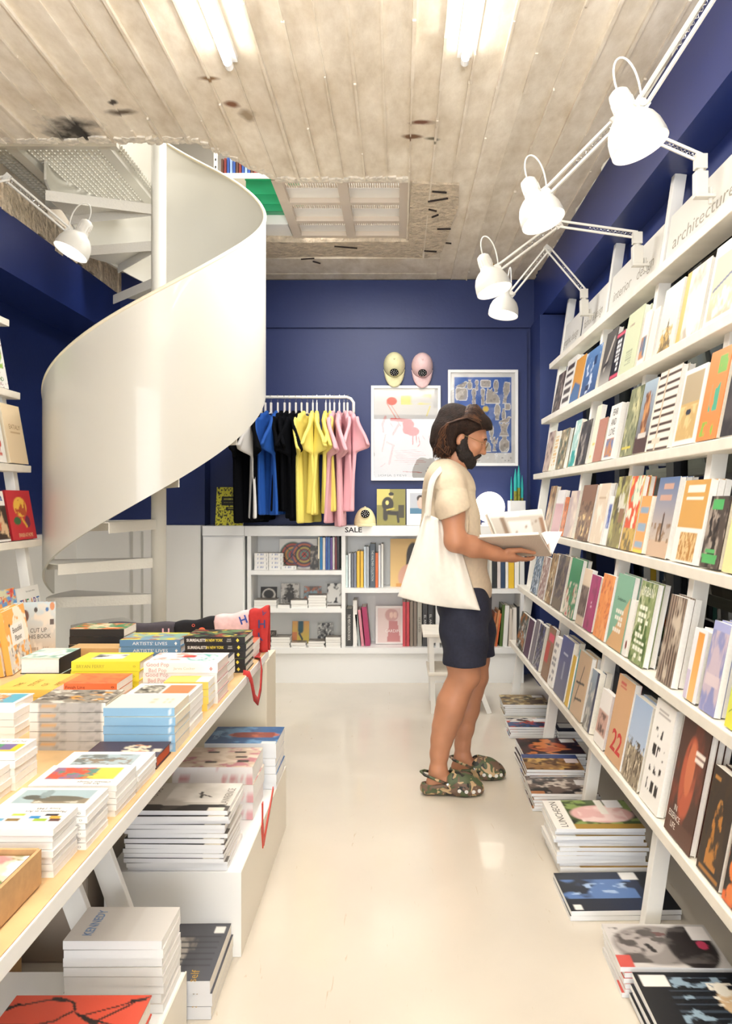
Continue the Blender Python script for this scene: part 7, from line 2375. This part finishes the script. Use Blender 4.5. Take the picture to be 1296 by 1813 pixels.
# shorts
Sx = Field((PP(755, 1180)[0] - .03, YP - .27, PP(0, 1176)[2] - .01), (PP(895, 1020)[0], YP + .27, PP(0, 1030)[2]), .006)
Sx.chain([(PP(820, 1044), .124), (PP(822, 1075), .128)], .04, flat=((0, 1, 0), 1.25))
Sx.chain([(PP(820, 1065, -.085), .114), (PP(822, 1120, -.105), .103), (PP(824, 1200, -.110), .099)], .04)
Sx.chain([(PP(828, 1065, .085), .114), (PP(838, 1120, .10), .100), (PP(843, 1200, .105), .096)], .04)
Sx.plane(PP(826, 1167), (.0, 0, -1))
pchild('shorts', Sx.mesh('shorts', mat('shorts_navy', '1f2233', .85, noise=(70, .18)), 2, tfold))

# camouflage clogs
def camo():
    m = mat('camouflage_rubber', '4f5238', .55)
    nt = m.node_tree
    b = nt.nodes['Principled BSDF']
    tc = nt.nodes.new('ShaderNodeTexCoord')
    last = None
    for i, (c, sc, th, off) in enumerate((('6b5444', 22, .54, 1), ('23251f', 24, .60, 5), ('b99d76', 26, .61, 9))):
        mp = nt.nodes.new('ShaderNodeMapping')
        mp.inputs['Location'].default_value = (off, off * 2, 0)
        n = nt.nodes.new('ShaderNodeTexNoise')
        n.inputs['Scale'].default_value = sc
        n.inputs['Detail'].default_value = 1
        n.inputs['Distortion'].default_value = .8
        r = nt.nodes.new('ShaderNodeMath')
        r.operation = 'GREATER_THAN'
        r.inputs[1].default_value = th
        mx = nt.nodes.new('ShaderNodeMixRGB')
        mx.inputs[2].default_value = (*lin(c), 1)
        if last is None:
            mx.inputs[1].default_value = (*lin('4f5a3c'), 1)
        else:
            nt.links.new(last, mx.inputs[1])
        nt.links.new(tc.outputs['Object'], mp.inputs[0])
        nt.links.new(mp.outputs[0], n.inputs['Vector'])
        nt.links.new(n.outputs['Fac'], r.inputs[0])
        nt.links.new(r.outputs[0], mx.inputs[0])
        last = mx.outputs[0]
    nt.links.new(last, b.inputs['Base Color'])
    return m


CAMO = camo()


def clog(px_heel, px_toe, dy, tilt):
    Y = YP + dy
    x0, x1 = (px_heel - PX) * Y / F, (px_toe - PX) * Y / F
    L = x1 - x0
    f = Field((x0 - .02, Y - .075, -.004), (x1 + .02, Y + .075, .15), .0042)
    X = lambda t: x0 + L * t
    f.chain([((X(.14), Y, .022), .040), ((X(.40), Y, .022), .037), ((X(.68), Y, .022), .050), ((X(.83), Y, .022), .046)], .02, flat=((0, 0, 1), .52))
    f.chain([((X(.50), Y, .066), .047), ((X(.70), Y, .048), .045), ((X(.86), Y, .036), .037)], .03)
    f.chain([((X(.16), Y - .030, .040), .012), ((X(.46), Y - .036, .055), .014)], .012)
    f.chain([((X(.16), Y + .030, .040), .012), ((X(.46), Y + .036, .055), .014)], .012)
    f.chain([((X(.06), Y, .040), .020), ((X(.10), Y, .044), .022)], .02)
    f.ell((X(.27), Y, .085), (.075, .030, .055), .008, 'sub')
    f.box((X(.30), Y, .145), (.13, .08, .045), .01, .01, 'sub', ax=((.94, 0, .34), (0, 1, 0), (-.34, 0, .94)))
    f.plane((0, 0, .002), (0, 0, -1))
    o = pchild('clog', f.mesh('clog', CAMO, 2))
    o['label'] = 'camouflage clog with white vent holes'
    ic = Matrix.Translation(-pr_loc)
    st_ = MB().tube([(X(.42), Y - .045, .062), (X(.25), Y - .044, .080), (X(.06), Y - .030, .098), (X(.0), Y, .104), (X(.06), Y + .030, .098), (X(.25), Y + .044, .080), (X(.42), Y + .045, .062)], .0065, 8).build('heel_strap', CAMO, o, smooth=True)
    st_.matrix_parent_inverse = Matrix.Identity(4)
    vh = MB()
    for k, t in enumerate((.60, .71, .82, .91)):
        zz = (.034, .031, .029, .029)[k]
        yy = Y - (.0545, .0565, .0520, .0395)[k]
        n = Vector((.0 + .25 * max(0, k - 1), -1, .35)).normalized()
        M = basis(n.cross(Vector((0, 0, 1))).normalized(), Vector((0, 0, 1)), n, (X(t), yy, zz))
        vh.lathe([(0, 0), (.0085, 0), (.0085, .007), (0, .008)], 12, M)
    vh.build('vent_holes', mat('vent_white', 'd9d7d2', .6), o)
    rv = MB().lathe([(0, 0), (.006, 0), (.006, .006), (0, .007)], 12, basis((1, 0, 0), (0, 0, 1), (0, -1, 0), (X(.42), Y - .048, .062))).build('rivet', CHROME, o)
    return X, Y, o


X_, Y_, oc = clog(745, 856, -.10, 0)
for (t, z, c) in ((.62, .068, 'd8542c'), (.70, .070, 'e8d24a'), (.76, .066, 'c98a4a')):
    MB().lathe([(0, 0), (.007, 0), (.007, .004), (0, .005)], 10, basis((1, 0, 0), (0, .5, .87), (0, -.87, .5), (X_(t), Y_ - .034, z))).build('charm', mat('charm_' + c, c, .5), oc)
clog(797, 893, .10, 0)

# tote bag hanging from the near shoulder
tt = thing('tote_bag', 'plain natural white cotton tote bag hanging from the person\'s shoulder', 'bag', tuple(PP(775, 1080, -.19)))
TLM = Matrix.Translation(-Vector(PP(775, 1080, -.19)))
COT = mat('natural_cotton', 'e9e5db', .9, noise=(40, .03), bump=(260, .2, .001))
NU, NV = 34, 40
tl, tr = np.array(PP(752, 908, -.205)), np.array(PP(804, 930, -.205))
bl, br_ = np.array(PP(704, 1056, -.21)), np.array(PP(850, 1080, -.20))


def bag_pt(u, v, side):
    # v 0 bottom .. 1 mouth
    e = v ** 1.15
    e2 = v ** 2.1
    p = (bl * (1 - e) + tl * e) * (1 - u) + (br_ * (1 - e2) + tr * e2) * u
    puff = (math.sin(math.pi * u) ** .6) * (math.sin(math.pi * min(1, v * .9 + .06)) ** .7) * .034
    fold = .010 * math.sin(u * 15 + 2.2 * v) * v ** .6 + .005 * math.sin(u * 31 + 1.0) * v + .004 * math.sin(u * 7 + v * 9)
    sag = -.012 * math.sin(math.pi * u) * (1 - v) ** 3
    return (p[0], p[1] + side * puff - fold - .0, p[2] + sag)


mb = MB()
mb.quadgrid(lambda u, v: bag_pt(u, v, -1), NU, NV)
mb.quadgrid(lambda u, v: bag_pt(1 - u, v, .8), NU, NV)
bo = mb.build('bag_body', COT, tt, smooth=True)
bo.matrix_parent_inverse = TLM
sd = bo.modifiers.new('thickness', 'SOLIDIFY')
sd.thickness = .002


def strap(pts, w, nm):
    pts = [np.array(p) for p in pts]
    fine = []
    for i in range(len(pts) - 1):
        p0, p1, p2, p3 = pts[max(i - 1, 0)], pts[i], pts[i + 1], pts[min(i + 2, len(pts) - 1)]
        for t in np.linspace(0, 1, 7)[:-1]:
            fine.append(.5 * (2 * p1 + (p2 - p0) * t + (2 * p0 - 5 * p1 + 4 * p2 - p3) * t * t + (-p0 + 3 * p1 - 3 * p2 + p3) * t ** 3))
    fine.append(pts[-1])
    vs, fs = [], []
    for i, p in enumerate(fine):
        d = Vector(fine[min(i + 1, len(fine) - 1)] - fine[max(i - 1, 0)]).normalized()
        out = Vector((0, -1, .35 if p[2] < 1.44 else 1.2)).normalized()
        s = d.cross(out).normalized() * w / 2
        vs += [Vector(p) - s, Vector(p) + s]
    fs = [(2 * i, 2 * i + 1, 2 * i + 3, 2 * i + 2) for i in range(len(fine) - 1)]
    o = MB().add(vs, fs).build(nm, COT, tt, smooth=True)
    o.matrix_parent_inverse = TLM
    m_ = o.modifiers.new('thickness', 'SOLIDIFY')
    m_.thickness = .003
    return o


strap([PP(757, 915, -.215), PP(760, 880, -.235), PP(766, 850, -.225), PP(780, 831, -.16), PP(790, 824, -.12), PP(800, 828, -.10)], .027, 'strap')
strap([PP(797, 932, -.205), PP(790, 900, -.155), PP(786, 860, -.14), PP(790, 832, -.12)], .027, 'strap')

# the open book in the hands
ob = thing('open_book', 'large open hardback with beige cloth cover held by the person', 'book', tuple(PP(930, 985, -.05)))
OBM = Matrix.Translation(-Vector(PP(930, 985, -.05)))
S1, S2 = Vector(PP(886, 984, -.04)), Vector(PP(977, 984, -.04))
E1, E2 = Vector(PP(846, 951, -.26)), Vector(PP(955, 946, -.26))
G1, G2 = Vector(PP(858, 911, .20)), Vector(PP(960, 903, .20))


def slab(a, b, c, d, t0, t1, nm, m, bulge=0.0, colfn=None):
    """sheet a-b (spine side) to d-c (outer edge), thickened along its normal from t0 to t1"""
    n = (b - a).cross(d - a).normalized()
    if n.z < 0:
        n = -n
    mb = MB()
    def f(k):
        return lambda u, v: (a * (1 - u) + b * u) * (1 - v) + (d * (1 - u) + c * u) * v + n * (k + (bulge * math.sin(math.pi * v) if k == t1 else 0))
    mb.quadgrid(f(t1), 24, 16, colfn=colfn)
    mb.quadgrid(f(t0), 24, 16, colfn=(lambda p, q: np.ones((q + 1, p + 1, 3)) * np.array(lin('f0ece2'))) if colfn else None)
    # edges
    for (g0, g1) in (((0, 0), (1, 0)), ((1, 0), (1, 1)), ((1, 1), (0, 1)), ((0, 1), (0, 0))):
        n_ = 12
        vs, fs = [], []
        for i in range(n_ + 1):
            t = i / n_
            u, v = g0[0] * (1 - t) + g1[0] * t, g0[1] * (1 - t) + g1[1] * t
            vs += [f(t0)(u, v), f(t1)(u, v)]
        fs = [(2 * i, 2 * i + 2, 2 * i + 3, 2 * i + 1) for i in range(n_)]
        mb.add(vs, fs, lin('f0ece2') if colfn else None)
    o = mb.build(nm, m, ob)
    o.matrix_parent_inverse = OBM
    return o


CLOTH = mat('book_cloth_beige', 'cdbfae', .8, noise=(200, .06))
slab(S1, S2, E2, E1, -.003, 0, 'cover_board', CLOTH)
slab(S1, S2, G2, G1, -.003, 0, 'cover_board', CLOTH)
sh_ = .006
i1, i2 = S1.lerp(S2, .02), S1.lerp(S2, .98)
slab(i1, i2, E1.lerp(E2, .98) * .97 + S2 * .03, E1.lerp(E2, .02) * .97 + S1 * .03, .0005, .014, 'page_block', PAGES2, .006)
PHO = [('fill', 'd6d0c6'), ('rect', .02, .03, .98, .86, 'b3aa9e'), ('rect', .30, .03, .74, .70, 'cfccc6'), ('rect', .20, .03, .26, .86, '7a6450'), ('rect', .26, .05, .29, .60, 'd8a878'), ('line', .05, .80, .22, .78, .012, '5a4636'), ('line', .03, .52, .14, .55, .01, '5a4636'),
       ('line', .08, .38, .22, .36, .012, '5a4636'), ('line', .28, .36, .90, .72, .008, '8a7868'), ('rect', .30, .86, .56, .95, 'f6f5f3'), ('rect', .90, .03, .97, .80, '8a6a52'), ('rect', .93, .03, .95, .80, 'd8b890'), ('rect', .02, .03, .10, .35, 'c9c0b4')]
slab(i1, i2, G1.lerp(G2, .98) * .97 + S2 * .03, G1.lerp(G2, .02) * .97 + S1 * .03, .0005, .016, 'photo_page', PRINT_M, .012, colfn=lambda p, q: paint(PHO, p, q, 'eae6de'))
# two leaves standing loose at the head of the book
for (a0, b0) in ((PP(996, 941, .0), PP(985, 914, .06)),):
    a0, b0 = Vector(a0), Vector(b0)
    q0, q1 = Vector(PP(978, 982, -.03)), Vector(PP(958, 944, .0))
    mb = MB()
    mb.quadgrid(lambda u, v: (q0 * (1 - u) + q1 * u) * (1 - v) + (a0 * (1 - u) + Vector(PP(966, 941, .03)) * u) * v + Vector((0, .006 * math.sin(3 * v), 0)), 8, 10)
    o = mb.build('loose_page', PAGES2, ob, smooth=True)
    o.matrix_parent_inverse = OBM
